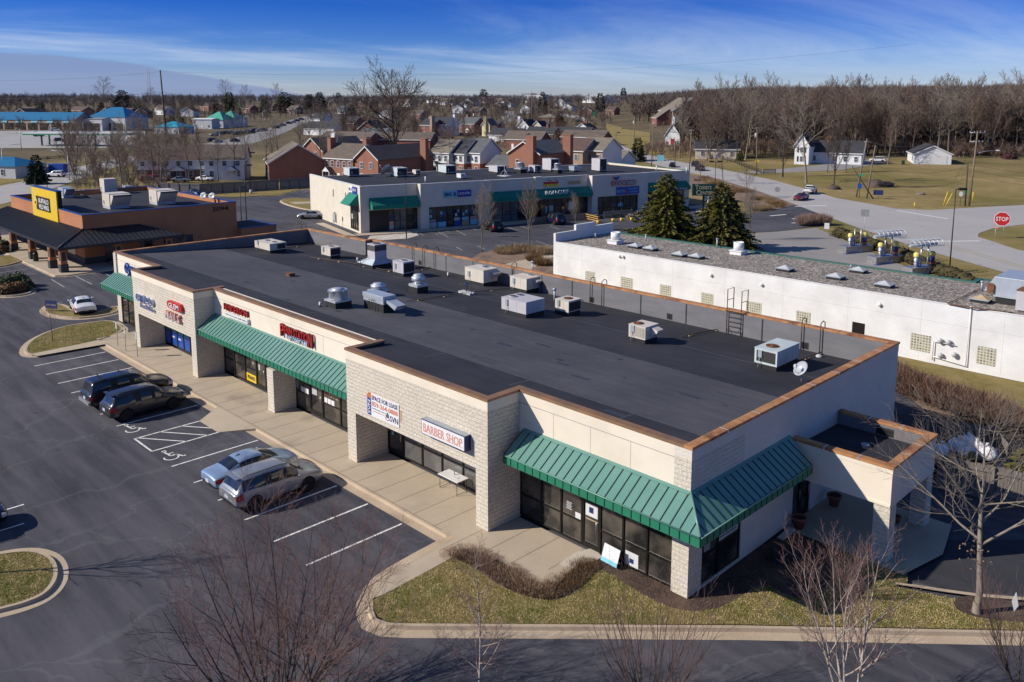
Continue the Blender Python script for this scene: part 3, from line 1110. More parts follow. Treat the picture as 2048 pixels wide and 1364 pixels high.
B2=[(1160,1125),(1200,1112),(1290,1150),(1377,1194),(1400,1172),(1478,1116),(1590,1056),(1700,1092),(1660,1170),(1620,1200),(1570,1190),(1530,1165),(1490,1185),(1450,1212),(1390,1225),(1330,1212),(1270,1180),(1220,1145)]
struct(MB().poly([tuple(GZ(*p,-.009)) for p in smooth_poly(B2,1)]),'planting_bed',M_mulch)
B3=[(1905,1200),(1930,1190),(1985,1195),(2048,1205),(2300,1230),(2300,1255),(2048,1245),(1960,1236),(1915,1222)]
struct(MB().poly([tuple(GZ(*p,-.009)) for p in smooth_poly(B3,1)]),'planting_bed',M_mulch)
mb=MB()
kerb_run(mb,[tuple(GZ(*p,0).xy) for p in ((2400,1222),(2048,1196),(1960,1189),(1880,1178),(1830,1170),(1790,1164))],1,.3)
struct(mb,'kerb',M_kerb)
island([(45,706),(58,680),(110,656),(160,646),(222,639),(240,648),(250,660),(208,678),(140,695),(75,710)],M_lawn)
struct(MB().poly([tuple(GZ(*p,.002)) for p in ((62,708),(208,678),(252,660),(262,668),(212,688),(74,712))]),'pavement',M_conc)
island([(84,622),(96,607),(120,606),(142,618),(170,632),(200,622),(238,608),(238,624),(165,636),(110,632)],M_lawn2)
island([(-40,590),(-40,570),(10,562),(52,570),(66,578),(60,586),(20,592)],M_mulch,'planting_bed')
island([(-60,1120),(0,1104),(60,1097),(100,1108),(116,1130),(114,1160),(90,1188),(50,1205),(0,1218),(-60,1232)],M_lawn)
island([(556,402),(575,395),(620,397),(672,404),(672,420),(625,420),(590,414)],M_lawn2,gutter=.3)
struct(MB().poly([tuple(GZ(*p,.004)) for p in ((578,404),(660,402),(660,406),(590,408))]),'pavement',M_conc)
island([(-60,520),(0,512),(35,508),(60,514),(20,530),(-60,540)],M_lawn2,gutter=.3)
# painted markings
mb=MB()
def stripe(mb,a,b,wd=.11,z=Z0+.011,mi=0):
 a,b=Vector(a[:2]),Vector(b[:2])
 d=(b-a).normalized()
 nn=Vector((-d.y,d.x))*wd/2
 mb.add([(*(a-nn),z),(*(b-nn),z),(*(b+nn),z),(*(a+nn),z)],[(0,1,2,3)],mi)
XS=[-12.85-k*2.74 for k in range(7)]
XS += [XS[-1]-2.51-k*2.74 for k in range(8)]
for i,x in enumerate(XS):
 stripe(mb,(x,-9.22),(x,-4.16 if i not in (6,7) else -5.2))
xa,xb=XS[6],XS[7]
stripe(mb,(xa,-9.18),(xb,-9.18))
for k in range(3):
 stripe(mb,(xb,-9.0+k*1.3),(xa,-7.2+k*1.3),.1)
for k in range(2):
 g=GZ(48,1047-k*38,Z0)
 stripe(mb,(g.x,g.y-5),(g.x,g.y))
def wheelchair(mb,x,y,s=1.0,rz=0):
 c,n=cos(rz),sin(rz)
 def L(pts,wd=.09):
  q=[(x+(a*c-b*n)*s,y+(a*n+b*c)*s) for a,b in pts]
  for u,v in zip(q,q[1:]):
   stripe(mb,u,v,wd*s,Z0+.014)
 L([(.38*cos(t),.38*sin(t)-.25) for t in [2.6+k*.38 for k in range(13)]])
 L([(-.05,.75),(.0,.55),(.05,-.05),(.38,-.08),(.55,-.55),(.7,-.5)],.11)
 L([(.02,.32),(.35,.3)],.09)
 L([(.02+.1*cos(t),.8+.1*sin(t)) for t in [k*.9 for k in range(8)]],.09)
g=GZ(262,858,Z0)
wheelchair(mb,g.x,g.y,1.0,pi/2)
g=GZ(339,912,Z0)
wheelchair(mb,g.x,g.y,1.0,pi/2)
struct(mb,'parking_markings',M_paint)
mb=MB()
def pl(*ps,wd=.12,m=None):
 P=[GZ(*p,Z0) for p in ps]
 for a,b in zip(P,P[1:]):
  stripe(m or mb,a,b,wd,Z0+.02)
for a in (((103,559),(129,575)),((152,553),(184,569)),((205,545),(232,558)),((0,524),(58,515)),((0,536),(74,524)),((0,546),(88,533)),((20,549),(72,548)),((30,545),(48,548)),((60,532),(90,548)),((0,556),(40,552))):
 pl(*a,wd=.13)
for a in (((838,467),(848,471)),((873,462),(896,474)),((908,459),(932,471)),((946,458),(955,460)),((1013,454),(1035,461)),((1040,452),(1058,458)),((1033,487),(1062,496)),((1072,482),(1096,490)),((955,492),(970,499)),((912,494),(925,501)),((994,490),(1003,494)),
   ((870,468),(900,462)),((870,470),(905,466)),((605,386),(622,379)),((637,386),(652,378)),((615,394),(655,400)),((655,396),(640,393)),((590,453),(654,447)),((607,464),(655,458)),((1100,452),(1118,458)),((1150,448),(1160,452))):
 pl(*a,wd=.12)
struct(mb,'parking_markings',M_paint_old)
mb=MB()
for a in (((1590,413),(1652,411)),((1793,421),(1897,438)),((1853,483),(1960,482))):
 pl(*a,wd=.55,m=mb)
for a,b in (((1540,432),(1572,429)),((1585,438),(1600,436)),((1583,446),(1600,446))):
 pl(a,b,wd=.5,m=mb)
struct(mb,'road_markings',M_paint)
mb=MB()
pl((1880,489),(1960,512),(2048,537),(2200,585),wd=.16,m=mb)
pl((1884,486),(1964,509),(2052,534),(2200,581),wd=.16,m=mb)
struct(mb,'road_markings',M_yline)
# the long row of shops in front
H=6.27
XL,YB=-59.65,20.21
GX0, GX1, GY0 = -50.52, -39.37, -1.93       # insurance / nail bay
BX0, BX1, BY0 = -20.44, -9.28, -2.02        # barber bay
PY = -.45                                   # wall of the middle bay
XJ = GZ(722, 482, 6.2).x                    # jog in the rear parapet
def RZ(y):
 return 6.02-.064*max(y,-3)
shop=thing('retail_building','long cream block shop row with black flat roof and green metal awnings','building',(-30,10,0))
for x0,x1,y in ((XL,GX0,0),(GX1,BX0,PY),(BX1,-.78,0)):
 mb=MB().box(x0,y,2.6,x1,.3,6.15)
 mb.box(x0+.6*(x0==XL),y-.004,5.62,x1,y,5.645,1)
 for k in range(1,4):
  x=x0+(x1-x0)*k/4
  mb.box(x-.008,y-.004,4.4,x+.008,y,5.62,1)
 mb.build('wall',[M_stucco,M_grey],shop)
for (x0,x1,y0,yin) in ((GX0,GX1,GY0,0),(BX0,BX1,BY0,0)):
 mb=MB()
 mb.box(x0,y0,2.8,x1,y0+.3,5.7)
 mb.box(x0,y0,0,x0+.8,.1,2.8)
 mb.box(x1-.8,y0,0,x1,.1,2.8)
 mb.box(x0,y0+.3,2.8,x0+.3,.1,5.7)
 mb.box(x1-.3,y0+.3,2.8,x1,.1,5.7)
 mb.build('bay_wall',M_block,shop)
 mb=MB()
 mb.box(x0-.012,y0-.012,5.7,x1+.012,y0+.3,6.15)
 mb.box(x0-.012,y0+.3,5.7,x0+.3,.02,6.15)
 mb.box(x1-.3,y0+.3,5.7,x1+.012,.02,6.15)
 mb.box(x0+.3,y0+.3,2.82,x1-.3,.05,2.9)
 mb.build('bay_cornice',M_stucco,shop)
mb=MB()
mb.box(-.78,-.005,0,0,.95,5.72)
mb.box(-.3,.95,2.55,0,3.95,5.72)
mb.box(-.3,.95,0,0,3.95,.12)
mb.build('corner_wall',M_block,shop)
mb=MB()
mb.box(-.3,3.95,0,-.004,8.55,5.72)
mb.box(-.3,8.55,2.35,-.004,10.3,5.72)
mb.box(-.3,10.3,0,-.004,YB,5.72)
mb.box(-.79,-.012,5.72,.01,.3,6.15)
mb.box(-.3,.3,5.72,.01,YB,6.15)
mb.build('end_wall',M_block_plain,shop)
mb=MB()
mb.box(XL,.3,0,XL+.3,YB-.7,6.15)
mb.box(XL+.3,YB-1.0,0,XJ,YB-.7,6.15)
mb.box(XJ,YB-1.0,0,XJ+.3,YB,6.15)
mb.box(XJ+.3,YB-.3,0,-.3,YB,6.15)
mb.build('rear_wall',M_block_plain,shop)
mb=MB()
mb.box(XL,-.005,0,XL+.85,.5,2.9)
mb.box(XL,-.12,2.9,XL+.55,.02,6.15)
mb.build('pillar',M_block,shop)
MB().box(-30.2,-1.5,0,-29.42,.05,2.75).build('pillar',M_block,shop)
# roof skin with its parapet linings
mb=MB()
xs=[XL+.3,GX0,GX1,BX0,BX1,-.3]
ys=[.3,2.1,7.0,11.0,19.22,19.9]
def rq(mb,x0,y0,x1,y1,mi):
 mb.add([(x0,y0,RZ(y0)),(x1,y0,RZ(y0)),(x1,y1,RZ(y1)),(x0,y1,RZ(y1))],[(0,1,2,3)],mi)
rq(mb,XL+.3,.3,-.3,2.0,0)
rq(mb,XL+.3,2.0,-.3,9.6,1)
rq(mb,XL+.3,9.6,-.3,19.2,0)
rq(mb,XJ+.3,19.2,-.3,19.9,0)
rq(mb,GX0+.3,GY0+.3,GX1-.3,.3,0)
rq(mb,GX1-.3,PY+.3,BX0+.3,.3,0)
rq(mb,BX0+.3,BY0+.3,BX1-.3,.3,0)
mb.build('roof',[M_roof,M_roof_lt],shop)
mb=MB()
mb.box(XL+.3,.32,4.4,XL+.335,YB-1.0,6.145)
mb.box(XL+.335,YB-1.035,4.4,XJ+.3,YB-1.0,6.145)
mb.box(XJ+.3,YB-1.0,4.4,XJ+.335,YB-.3,6.145)
mb.box(XJ+.335,YB-.335,4.4,-.3,YB-.3,6.145)
for x in (-8,-13.5,-17.2,-23.5,-26.6,-29.8,-34.5,-38):
 mb.box(x-.05,YB-.343,RZ(20)+.02,x+.05,YB-.335,6.1,1)
mb.box(-.335,.3,4.6,-.3,YB-.335,6.145)
mb.build('parapet_lining',[M_roof_up,M_roof],shop)
mb=MB()
for (x0,x1,y0) in ((GX0,GX1,GY0),(BX0,BX1,BY0)):
 mb.box(x0+.3,y0+.3,5.9,x0+.33,.3,6.145)
 mb.box(x1-.33,y0+.3,5.9,x1-.3,.3,6.145)
 mb.box(x0+.33,y0+.3,5.9,x1-.33,y0+.33,6.145)
mb.build('parapet_lining',M_roof,shop)
mb=MB()
rnd=random.Random(3)
def rstrip(mb,a,b,wd,dz=.006,mi=0):
 a,b=Vector(a),Vector(b)
 d=(b-a).normalized()
 nn=Vector((-d.y,d.x))*wd/2
 mb.add([(q.x,q.y,RZ(q.y)+dz) for q in (a-nn,b-nn,b+nn,a+nn)],[(0,1,2,3)],mi)
for y in (2.0,9.6,14.4):
 rstrip(mb,(XL+.4,y),(-.4,y),.07)
for k in range(9):
 rstrip(mb,(XL+5+k*6.3,.5),(XL+5+k*6.3,2.0),.06)
for k in range(22):
 x,y=rnd.uniform(-24,-1.5),rnd.uniform(2.2,9)
 if rnd.random()<.5:
  rstrip(mb,(x,y),(x+rnd.uniform(.3,1.3),y),.03)
 else:
  rstrip(mb,(x,y),(x,y+rnd.uniform(.3,.9)),.03)
for k in range(14):
 x,y=rnd.uniform(-57,-24),rnd.uniform(2.2,18)
 rstrip(mb,(x,y),(x+rnd.uniform(.5,2.5),y+rnd.uniform(-.1,.1)),.04)
mb.build('roof_seam',M_roof_seam,shop)['kind']='stuff'
mb=MB()
for k in range(22):
 x,y=rnd.uniform(-22,-1.5),rnd.uniform(1.0,9)
 a=rnd.choice((.15,.25,.4,.8,1.1))
 rstrip(mb,(x,y),(x+a,y+rnd.uniform(-.02,.02)),rnd.choice((.06,.1,.2,.35)),.008)
for k in range(16):
 x,y=rnd.uniform(-57,-24),rnd.uniform(1.0,18)
 a=rnd.uniform(.2,.6)
 rstrip(mb,(x,y),(x+a,y+rnd.uniform(-.15,.15)),rnd.uniform(.08,.3),.008)
rp=mb.build('roof_patch',M_roof_patch,shop)
rp['kind']='stuff'
# coping of the parapets, in lengths with joint covers
def coping(parent,runs,mats,z0=6.15,z1=6.27,joint=2.9):
 """runs: (x0,y0,x1,y1,material) axis-aligned boxes"""
 for (x0,y0,x1,y1,k) in runs:
  mb=MB().box(x0,y0,z0,x1,y1,z1)
  L=max(x1-x0,y1-y0)
  n=int(L/joint)
  for i in range(1,n+1):
   t=i/(n+1)
   if x1-x0>y1-y0:
    x=x0+(x1-x0)*t
    mb.box(x-.03,y0-.004,z0-.003,x+.03,y1+.004,z1+.005,1)
   else:
    y=y0+(y1-y0)*t
    mb.box(x0-.004,y-.03,z0-.003,x1+.004,y+.03,z1+.005,1)
  mb.build('coping',[mats[k],M_bright if (parent is not shop or x0>-1) else M_coping_tan],parent)
W2=.40
o=.05
runs=[
 (XL-o,-.05,GX0-o,W2-.05,1),
 (GX0-o,GY0-o,GX1+o,GY0+W2-o,1),(GX0-o,GY0+W2-o,GX0+W2-o,W2-.05,1),(GX1-W2+o,GY0+W2-o,GX1+o,W2-.05,1),
 (GX1+o,PY-o,BX0-o,PY+W2-o,1),
 (BX0-o,BY0-o,BX1+o,BY0+W2-o,1),(BX0-o,BY0+W2-o,BX0+W2-o,W2-.05,1),(BX1-W2+o,BY0+W2-o,BX1+o,W2-.05,1),
 (BX1+o,-.05,-W2+o,W2-.05,1),
 (-W2+o,-.05,o,YB+o,0),
 (XJ-.05,YB-W2+o,-W2+o,YB+o,0),
 (XL-o,YB-.7-W2+o,XJ-.05,YB-.7+o,0),
 (XL-o,W2-.05,XL+W2-o,YB-.7-W2+o,0),
 (XJ-.05,YB-.7-W2+o,XJ+W2-.05,YB-W2+o,0)]
coping(shop,runs,[M_coping,M_coping_tan])
# green standing-seam awnings
def awning(parent,pa,pb,out,zt,ze,fh,ha=0,hb=0,step=.43,opena=True,openb=True):
 """pa, pb: wall ends (x,y); out: outward unit (x,y)*overhang; ha/hb: extra length of the eave at a hip"""
 pa,pb,out=Vector(pa),Vector(pb),Vector(out)
 d=(pb-pa).normalized()
 ea,eb=pa+out-d*ha,pb+out+d*hb
 mb=MB()
 top=[(pa.x,pa.y,zt),(pb.x,pb.y,zt)]
 t=.05
 mb.add([(pa.x,pa.y,zt),(ea.x,ea.y,ze),(eb.x,eb.y,ze),(pb.x,pb.y,zt)],[(0,1,2,3)],0)
 mb.add([(pa.x,pa.y,zt-fh-.2),(ea.x,ea.y,ze-fh+.03),(eb.x,eb.y,ze-fh+.03),(pb.x,pb.y,zt-fh-.2),
   (pa.x,pa.y,zt),(ea.x,ea.y,ze),(eb.x,eb.y,ze),(pb.x,pb.y,zt)],[(3,2,1,0)]+([(0,1,5,4)] if opena else [])+([(2,3,7,6)] if openb else []),0)
 L=(eb-ea).length
 n=int(L/step)
 for i in range(n+1):
  s=L*i/n
  e=ea+d*s
  w0=s-ha
  Wl=(pb-pa).length
  if w0<0:
   f=1+w0/ha if ha else 0
  elif w0>Wl:
   f=1-(w0-Wl)/hb if hb else 0
  else:
   f=1
  if f<=.03:
   continue
  tp=e-out*f
  zt2=ze+(zt-ze)*f
  if f==1:
   tp=tp+out*.09
   zt2 -= (zt-ze)*.09
  hw=d*.016
  up=.035
  b=[Vector((*(e-hw),ze)),Vector((*(e+hw),ze)),Vector((*(tp+hw),zt2)),Vector((*(tp-hw),zt2))]
  mb.hexa(b,[q+Vector((0,0,up)) for q in b],1)
 aw=mb.build('awning',[M_green,M_green_seam],parent)
 f=MB()
 q=out*.1
 f.add([(pa.x,pa.y,zt+.03),(pa.x+q.x,pa.y+q.y,zt-.05),(pb.x+q.x,pb.y+q.y,zt-.05),(pb.x,pb.y,zt+.03)],[(0,1,2,3)])
 f.build('flashing',M_green,aw)
 mb=MB()
 on=out.normalized()
 b=ea+on*.012-d*.0
 c=eb+on*.012
 i1,i2=ea-on*.05,eb-on*.05
 mb.hexa([(b.x,b.y,ze-fh),(c.x,c.y,ze-fh),(i2.x,i2.y,ze-fh),(i1.x,i1.y,ze-fh)],[(b.x,b.y,ze-.015),(c.x,c.y,ze-.015),(i2.x,i2.y,ze-.015),(i1.x,i1.y,ze-.015)],0)
 for i in range(n+1):
  e=ea+d*(L*i/n)+on*.012
  h2=d*.014
  b=[(*(e-h2),ze-fh+.03),(*(e+h2),ze-fh+.03),(*(e+h2+on*.022),ze-fh+.03),(*(e-h2+on*.022),ze-fh+.03)]
  mb.hexa(b,[(p[0],p[1],ze-.05) for p in b],1)
 mb.build('fascia',[M_green_dk,M_green_seam],aw)
 mb=MB()
 p0,p1=ea+on*.05,eb+on*.05
 mb.tube([(p0.x,p0.y,ze-.01),(p1.x,p1.y,ze-.01)],.032,6)
 mb.build('gutter',M_green,aw)
 return aw
awning(shop,(XL-.05,0),(GX0,0),(0,-1.3),4.45,3.62,.42)
awning(shop,(GX1+.02,PY),(BX0,PY),(0,-1.3),4.45,3.55,.42)
awning(shop,(BX1+.3,0),(0,0),(0,-1.3),4.45,3.58,.42,0,1.3,openb=False)
awning(shop,(0,0),(0,7.9),(1.3,0),4.45,3.58,.42,1.3,-.4,opena=False)
mb=MB()
mb.tube([(-.0,0,4.46),(1.3,-1.3,3.6)],.05,6)
mb.build('hip_cap',M_green,shop)
# glazing
def storefront(parent,a,b,z0,z1,cols,zm=1.15,doors=(),out=(0,-1),pane=None,pale=()):
 """glazed front from a to b (wall line), out = outward direction"""
 a,b,out=Vector(a),Vector(b),Vector(out)
 d=(b-a).normalized()
 L=(b-a).length
 tot=sum(cols)
 cs=[0]
 for c in cols:
  cs.append(cs[-1]+c*L/tot)
 fr=MB()
 def bar(s0,s1,za,zb,o0=0.0,o1=.09):
  p=[a+d*s0-out*o1,a+d*s1-out*o1,a+d*s1-out*o0,a+d*s0-out*o0]
  fr.hexa([(q.x,q.y,za) for q in p],[(q.x,q.y,zb) for q in p])
 for i,s in enumerate(cs):
  w0=.045
  bar(max(0,s-w0),min(L,s+w0),z0,z1,-.01)
 for i in range(len(cols)):
  s0,s1=cs[i]+.045,cs[i+1]-.045
  bar(s0,s1,z1-.07,z1)
  bar(s0,s1,z0,z0+(.22 if i in doors else .07))
  if i in doors:
   bar(s0,s0+.07,z0+.22,z1-.07)
   bar(s1-.07,s1,z0+.22,z1-.07)
   bar(s0+.07,s1-.07,2.15,2.24)
  else:
   bar(s0,s1,zm-.04,zm+.04)
 f=fr.build('storefront',M_frame,parent)
 for i in range(len(cols)):
  s0,s1=cs[i]+.04,cs[i+1]-.04
  segs=[(z0+.05,z1-.05)] if i in doors else [(z0+.05,zm-.03),(zm+.03,z1-.05)]
  for (za,zb) in segs:
   mb=MB()
   p=[a+d*s0-out*.055,a+d*s1-out*.055,a+d*s1-out*.045,a+d*s0-out*.045]
   mb.hexa([(q.x,q.y,za) for q in p],[(q.x,q.y,zb) for q in p])
   mb.build('door_pane' if i in doors else 'window_pane',M_pane_lt if i in pale else M_pane,f)
  if i in doors:
   mb=MB()
   q=a+d*(s1-.13)+out*.05
   mb.tube([(q.x,q.y,z0+.85),(q.x,q.y,z0+1.35)],.02,6)
   mb.build('door_handle',M_steel,f)
 return f,a,d,out,cs
def poster(f,s0,s1,z0,z1,mat,name='poster',lift=.0):
 """flat sheet stuck on a glazed front"""
 sf,a,d,out,cs=f
 p=[a+d*s0+out*(-.042+lift),a+d*s1+out*(-.042+lift),a+d*s1+out*(-.036+lift),a+d*s0+out*(-.036+lift)]
 mb=MB()
 mb.hexa([(q.x,q.y,z0) for q in p],[(q.x,q.y,z1) for q in p])
 return mb.build(name,mat,sf)
def wtext(f,txt,s,z,h,mat,wd=None,bold=0,lift=0):
 sf,a,d,out,cs=f
 q=a+d*s+out*(-.034+lift)
 return letters(txt,h,mat,(q.x,q.y,z),(d.x,d.y,0),(0,0,1),sf,depth=.004,height=h,width=None,bold=bold)
SFL=storefront(shop,(XL+.85,.05),(GX0,.05),.1,2.75,[1,1,1,1,1,1])
SFG=storefront(shop,(GX0+.8,.05),(GX1-.8,.05),.1,2.8,[1,1,1,1,.8,1.3,.9,1.2],doors=(4,))
SFP1=storefront(shop,(GX1+.05,.05),(-30.15,.05),.1,2.75,[1,1,1,.85,1,1],doors=(3,))
SFP2=storefront(shop,(-29.5,.05),(BX0-.05,.05),.1,2.75,[1.1,.9,1.2,1.2,.6,.6],doors=(1,))
SFB=storefront(shop,(BX0+.8,.05),(BX1-.8,.05),.1,2.8,[.85,1,1,1,1,1],doors=(0,),pale=(1,2,3,4))
SFR=storefront(shop,(BX1,.05),(-.78,.05),.1,2.75,[1.3,1.2,1.2,1,1.2,1.2,1.2],doors=(3,))
SFS=storefront(shop,(-.06,.95),(-.06,3.95),.12,2.55,[1.3,1.7],out=(1,0),zm=1.3)
SFD=storefront(shop,(-.06,8.55),(-.06,10.3),.05,2.35,[1,1],doors=(0,1),out=(1,0))
cs=SFG[4]
for i in (0,1,2,3):
 if i<4:
  poster(SFG,cs[i]+.06,cs[i+1]-.06,.16,1.28,M_blue)
  poster(SFG,cs[i]+.06,cs[i+1]-.06,1.3,1.42,M_hwgreen)
  poster(SFG,cs[i]+.06,cs[i+1]-.06,1.44,2.6,M_white)
poster(SFG,cs[4]+.25,cs[4]+.85,.5,2.0,M_hwgreen)
poster(SFG,cs[4]+.2,cs[4]+.9,.35,.7,M_white)
poster(SFG,cs[5]+.06,cs[5]+.7,.16,1.2,M_blue)
poster(SFG,cs[5]+.15,cs[5]+.45,1.5,1.9,M_cyan)
poster(SFG,cs[7]+.06,cs[8]-.06,1.5,2.55,M_yellow)
poster(SFG,cs[7]+.06,cs[8]-.06,.3,1.35,M_tanstain)
wtext(SFG,'GEICO',cs[1]+.15,.75,.14,M_white,bold=.01)
wtext(SFG,'GEICO',cs[2]+.15,.75,.14,M_white,bold=.01)
cs=SFP1[4]
p=poster(SFP1,cs[2]+.1,cs[3]-.08,.2,.75,M_yellow)
wtext(SFP1,'PIANO',cs[2]+.25,.34,.28,M_black,bold=.012)
poster(SFP1,cs[3]+.3,cs[3]+.5,1.3,1.75,M_ltgrey)
poster(SFP1,cs[4]+.12,cs[4]+.3,1.4,1.8,M_white)
poster(SFP1,cs[2]+1.0,cs[2]+1.2,1.5,1.85,M_grey)
cs=SFP2[4]
for k in range(3):
 poster(SFP2,cs[0]+.7+k*.3,cs[0]+.95+k*.3,1.2,1.52,M_white)
 poster(SFP2,cs[2]+.15+k*.38,cs[2]+.47+k*.38,1.18,1.5,M_white)
poster(SFP2,cs[0]+.1,cs[0]+.32,1.3,1.8,M_grey)
poster(SFP2,cs[1]+.2,cs[1]+.8,1.9,2.2,M_red)
poster(SFP2,cs[1]+.2,cs[1]+.75,1.35,1.8,M_ltgrey)
wtext(SFP2,'OPEN',cs[2]+.75,1.65,.36,M_tanstain,bold=.01)
wtext(SFP2,'@',cs[2]+.25,1.68,.34,M_red,bold=.01)
cs=SFB[4]
poster(SFB,cs[0]+.62,cs[0]+.76,1.75,1.98,M_cyan)
poster(SFB,cs[0]+.3,cs[0]+.5,1.1,1.3,M_cyan)
poster(SFB,cs[1]+.08,cs[1]+.24,1.35,1.7,M_blue)
poster(SFB,cs[5]+.6,cs[6]-.08,1.35,2.5,M_white)
for k in range(3):
 poster(SFB,cs[5]+.68+k*.25,cs[5]+.82+k*.25,1.5,2.3,(M_red,M_blue,M_red)[k],lift=.006)
for k in range(9):
 poster(SFB,cs[5]+.7,cs[5]+1.25,.35+k*.075,.38+k*.075,M_ltgrey)
cs=SFR[4]
for k in range(5):
 poster(SFR,cs[2]+.3,cs[2]+.62-.05*(k % 2),1.45+k*.075,1.49+k*.075,M_ltgrey)
poster(SFR,cs[2]+.82,cs[3]-.1,1.12,1.46,M_offwhite)
poster(SFR,cs[3]+.18,cs[3]+.85,1.55,2.15,M_offwhite)
poster(SFR,cs[3]+.38,cs[3]+.62,1.72,1.98,M_navy,lift=.006)
poster(SFR,cs[3]+.2,cs[3]+.9,1.38,1.43,M_tanstain)
poster(SFR,cs[5]+.12,cs[5]+.78,.14,.78,M_offwhite)
poster(SFR,cs[5]+.33,cs[5]+.55,.3,.5,M_navy,lift=.006)
poster(SFR,cs[1]+.2,cs[1]+1.0,2.5,2.6,M_ltgrey)
cs=SFS[4]
poster(SFS,cs[1]+.06,cs[2]-.08,1.45,2.45,M_ltgrey,'banner')
wtext(SFS,'FOXLYNN',cs[1]+.2,2.05,.26,M_navy,bold=.012)
wtext(SFS,'FINE ART',cs[1]+.35,1.75,.2,M_navy,bold=.008)
poster(SFS,cs[1]+.2,cs[2]-.25,1.58,1.62,M_navy,lift=.006)
poster(SFS,cs[0]+.3,cs[0]+.75,1.4,2.3,M_grey)
# flat-roofed porch on the end wall
CX1,CY0,CY1,CH,CB=4.47,8.15,13.2,4.29,2.5
mb=MB()
mb.box(0.012,CY0,CB,CX1,CY0+.3,CH-.11)
mb.box(0.012,CY1-.3,CB,CX1,CY1,CH-.11)
mb.box(CX1-.3,CY0+.3,CB,CX1,CY1-.3,CH-.11)
mb.box(.012,CY0+.3,CB+.1,CX1-.3,CY1-.3,CB+.2)
porch=mb.build('porch',M_stucco,shop)
mb=MB()
mb.box(.05,CY0-.02,CB-.002,CX1+.02,CY0,CB+.12)
mb.box(.05,CY0-.02,3.98,CX1+.02,CY0,CH-.11)
mb.box(CX1,CY0-.02,CB-.002,CX1+.02,CY1,CB+.12)
mb.build('porch_trim',M_stucco,porch)
mb=MB()
mb.add([(.03,CY0+.3,3.78),(CX1-.3,CY0+.3,3.78),(CX1-.3,CY1-.3,3.62),(.03,CY1-.3,3.62)],[(0,1,2,3)],0)
mb.box(.03,CY1-.335,3.5,CX1-.3,CY1-.3,CH-.12,1)
mb.box(CX1-.335,CY0+.3,3.5,CX1-.3,CY1-.335,CH-.12,0)
mb.box(.03,CY0+.3,3.6,CX1-.335,CY0+.33,CH-.12,0)
mb.build('porch_roof',[M_roof,M_roof_up],porch)
coping(porch,[(.02,CY0-.05,CX1+.05,CY0+.35,0),(CX1-.35,CY0+.35,CX1+.05,CY1-.35,0),(.02,CY1-.35,CX1+.05,CY1+.05,0)],[M_coping],CH-.11,CH,1.9)
mb=MB().cyl(2.2,10.9,3.66,3.78,.17,.17,14)
mb.lathe([(.2,0),(.2,.03),(.05,.06)],2.2,10.9,3.78,14)
mb.build('roof_drain',M_galv_dull,porch)
mb=MB().box(1.9,CY1-.36,3.68,2.7,CY1-.336,4.05)
mb.build('scupper',M_black,porch)
for (x,y) in ((3.78,CY0+.04),(3.78,CY1-.72)):
 mb=MB().box(x,y,0,x+.68,y+.68,CB)
 mb.build('column',M_block,porch)
mb=MB().poly([(-.0,7.9,.006),(5.3,7.75,.006),(5.9,10.6,.006),(5.3,13.6,.006),(0,13.6,.006)])
struct(mb,'porch_floor',M_conc)
for x in (-5.2,-14.8,-21.6,-31.9,-41.6,-55.0):
 yy=YB-.336 if x>XJ else YB-1.036
 mb=MB().box(x-.22,yy-.012,RZ(20)+.08,x+.22,yy,RZ(20)+.48,1)
 mb.box(x-.1,yy-.02,RZ(20)+.14,x+.1,yy-.012,RZ(20)+.36)
 mb.build('scupper',[M_black,M_curb],shop)
# signs on the shop row
def wall_letters(name,label,txt,x,z,y,wd,ht,mat,depth=.14,bold=.006,back=None,group=None,outline=None,shear=0,side=None):
 t=thing(name,label,'sign',(x,y,z),0,group)
 if outline:
  letters(txt,1,outline,(x-.03,y-.02,z-.03),(1,0,0),(0,0,1),t,'letter_edge',depth,bold+.015,wd+.06,ht+.06,shear)
 letters(txt,1,mat,(x,y-(.03 if outline else .02),z),(1,0,0),(0,0,1),t,'lettering',depth,bold,wd,ht,shear,side=side)
 return t
t=wall_letters('wall_sign','blue raised letters of the insurance office with smaller second line','GEICO',-49.5,3.97,GY0,3.25,.56,M_blue,.2,.006,side=M_offwhite)
letters('Local Office',1,M_blue,(-48.85,GY0-.03,3.52),(1,0,0),(0,0,1),t,'small_lettering',.12,.002,2.6,.34,side=M_offwhite)
t=thing('wall_sign','red rounded sign box with white letters above the nail shop','sign',(-42.2,GY0,4.4))
pts=[]
for a in range(7):
 pts.append((-43.2-.28*sin(pi*a/6),GY0-.22,4.72+.28*-cos(pi*a/6)))
for a in range(7):
 pts.append((-41.3+.28*sin(pi*a/6),GY0-.22,4.72+.28*cos(pi*a/6)))
MB().extr(pts,(0,.215,0)).build('box',M_red,t)
letters('GLEM',1,M_white,(-43.1,GY0-.24,4.54),(1,0,0),(0,0,1),t,'lettering',.03,.008,1.7,.36)
wall_letters('wall_sign','pale pink outlined channel letters low on the insurance and nail bay','NAILS',-43.9,3.6,GY0,2.4,.52,M_ltgrey,.2,.0,outline=M_pink,side=M_offwhite)
t=wall_letters('wall_sign','red letters over a white strip sign on the cream wall','HENDERSON',-37.65,5.05,PY,3.4,.45,M_red,.12,.004,side=M_maroon)
MB().box(-37.35,PY-.2,4.66,-34.15,PY-.005,4.96).build('panel',M_white,t)
letters('Paint & Decorative Quilt Gallery',1,M_grey,(-37.25,PY-.205,4.74),(1,0,0),(0,0,1),t,'small_lettering',.01,0,3.0,.15)
t=thing('wall_sign','red sandwich shop sign with pale blue lettering beneath','sign',(-29,PY,4.7))
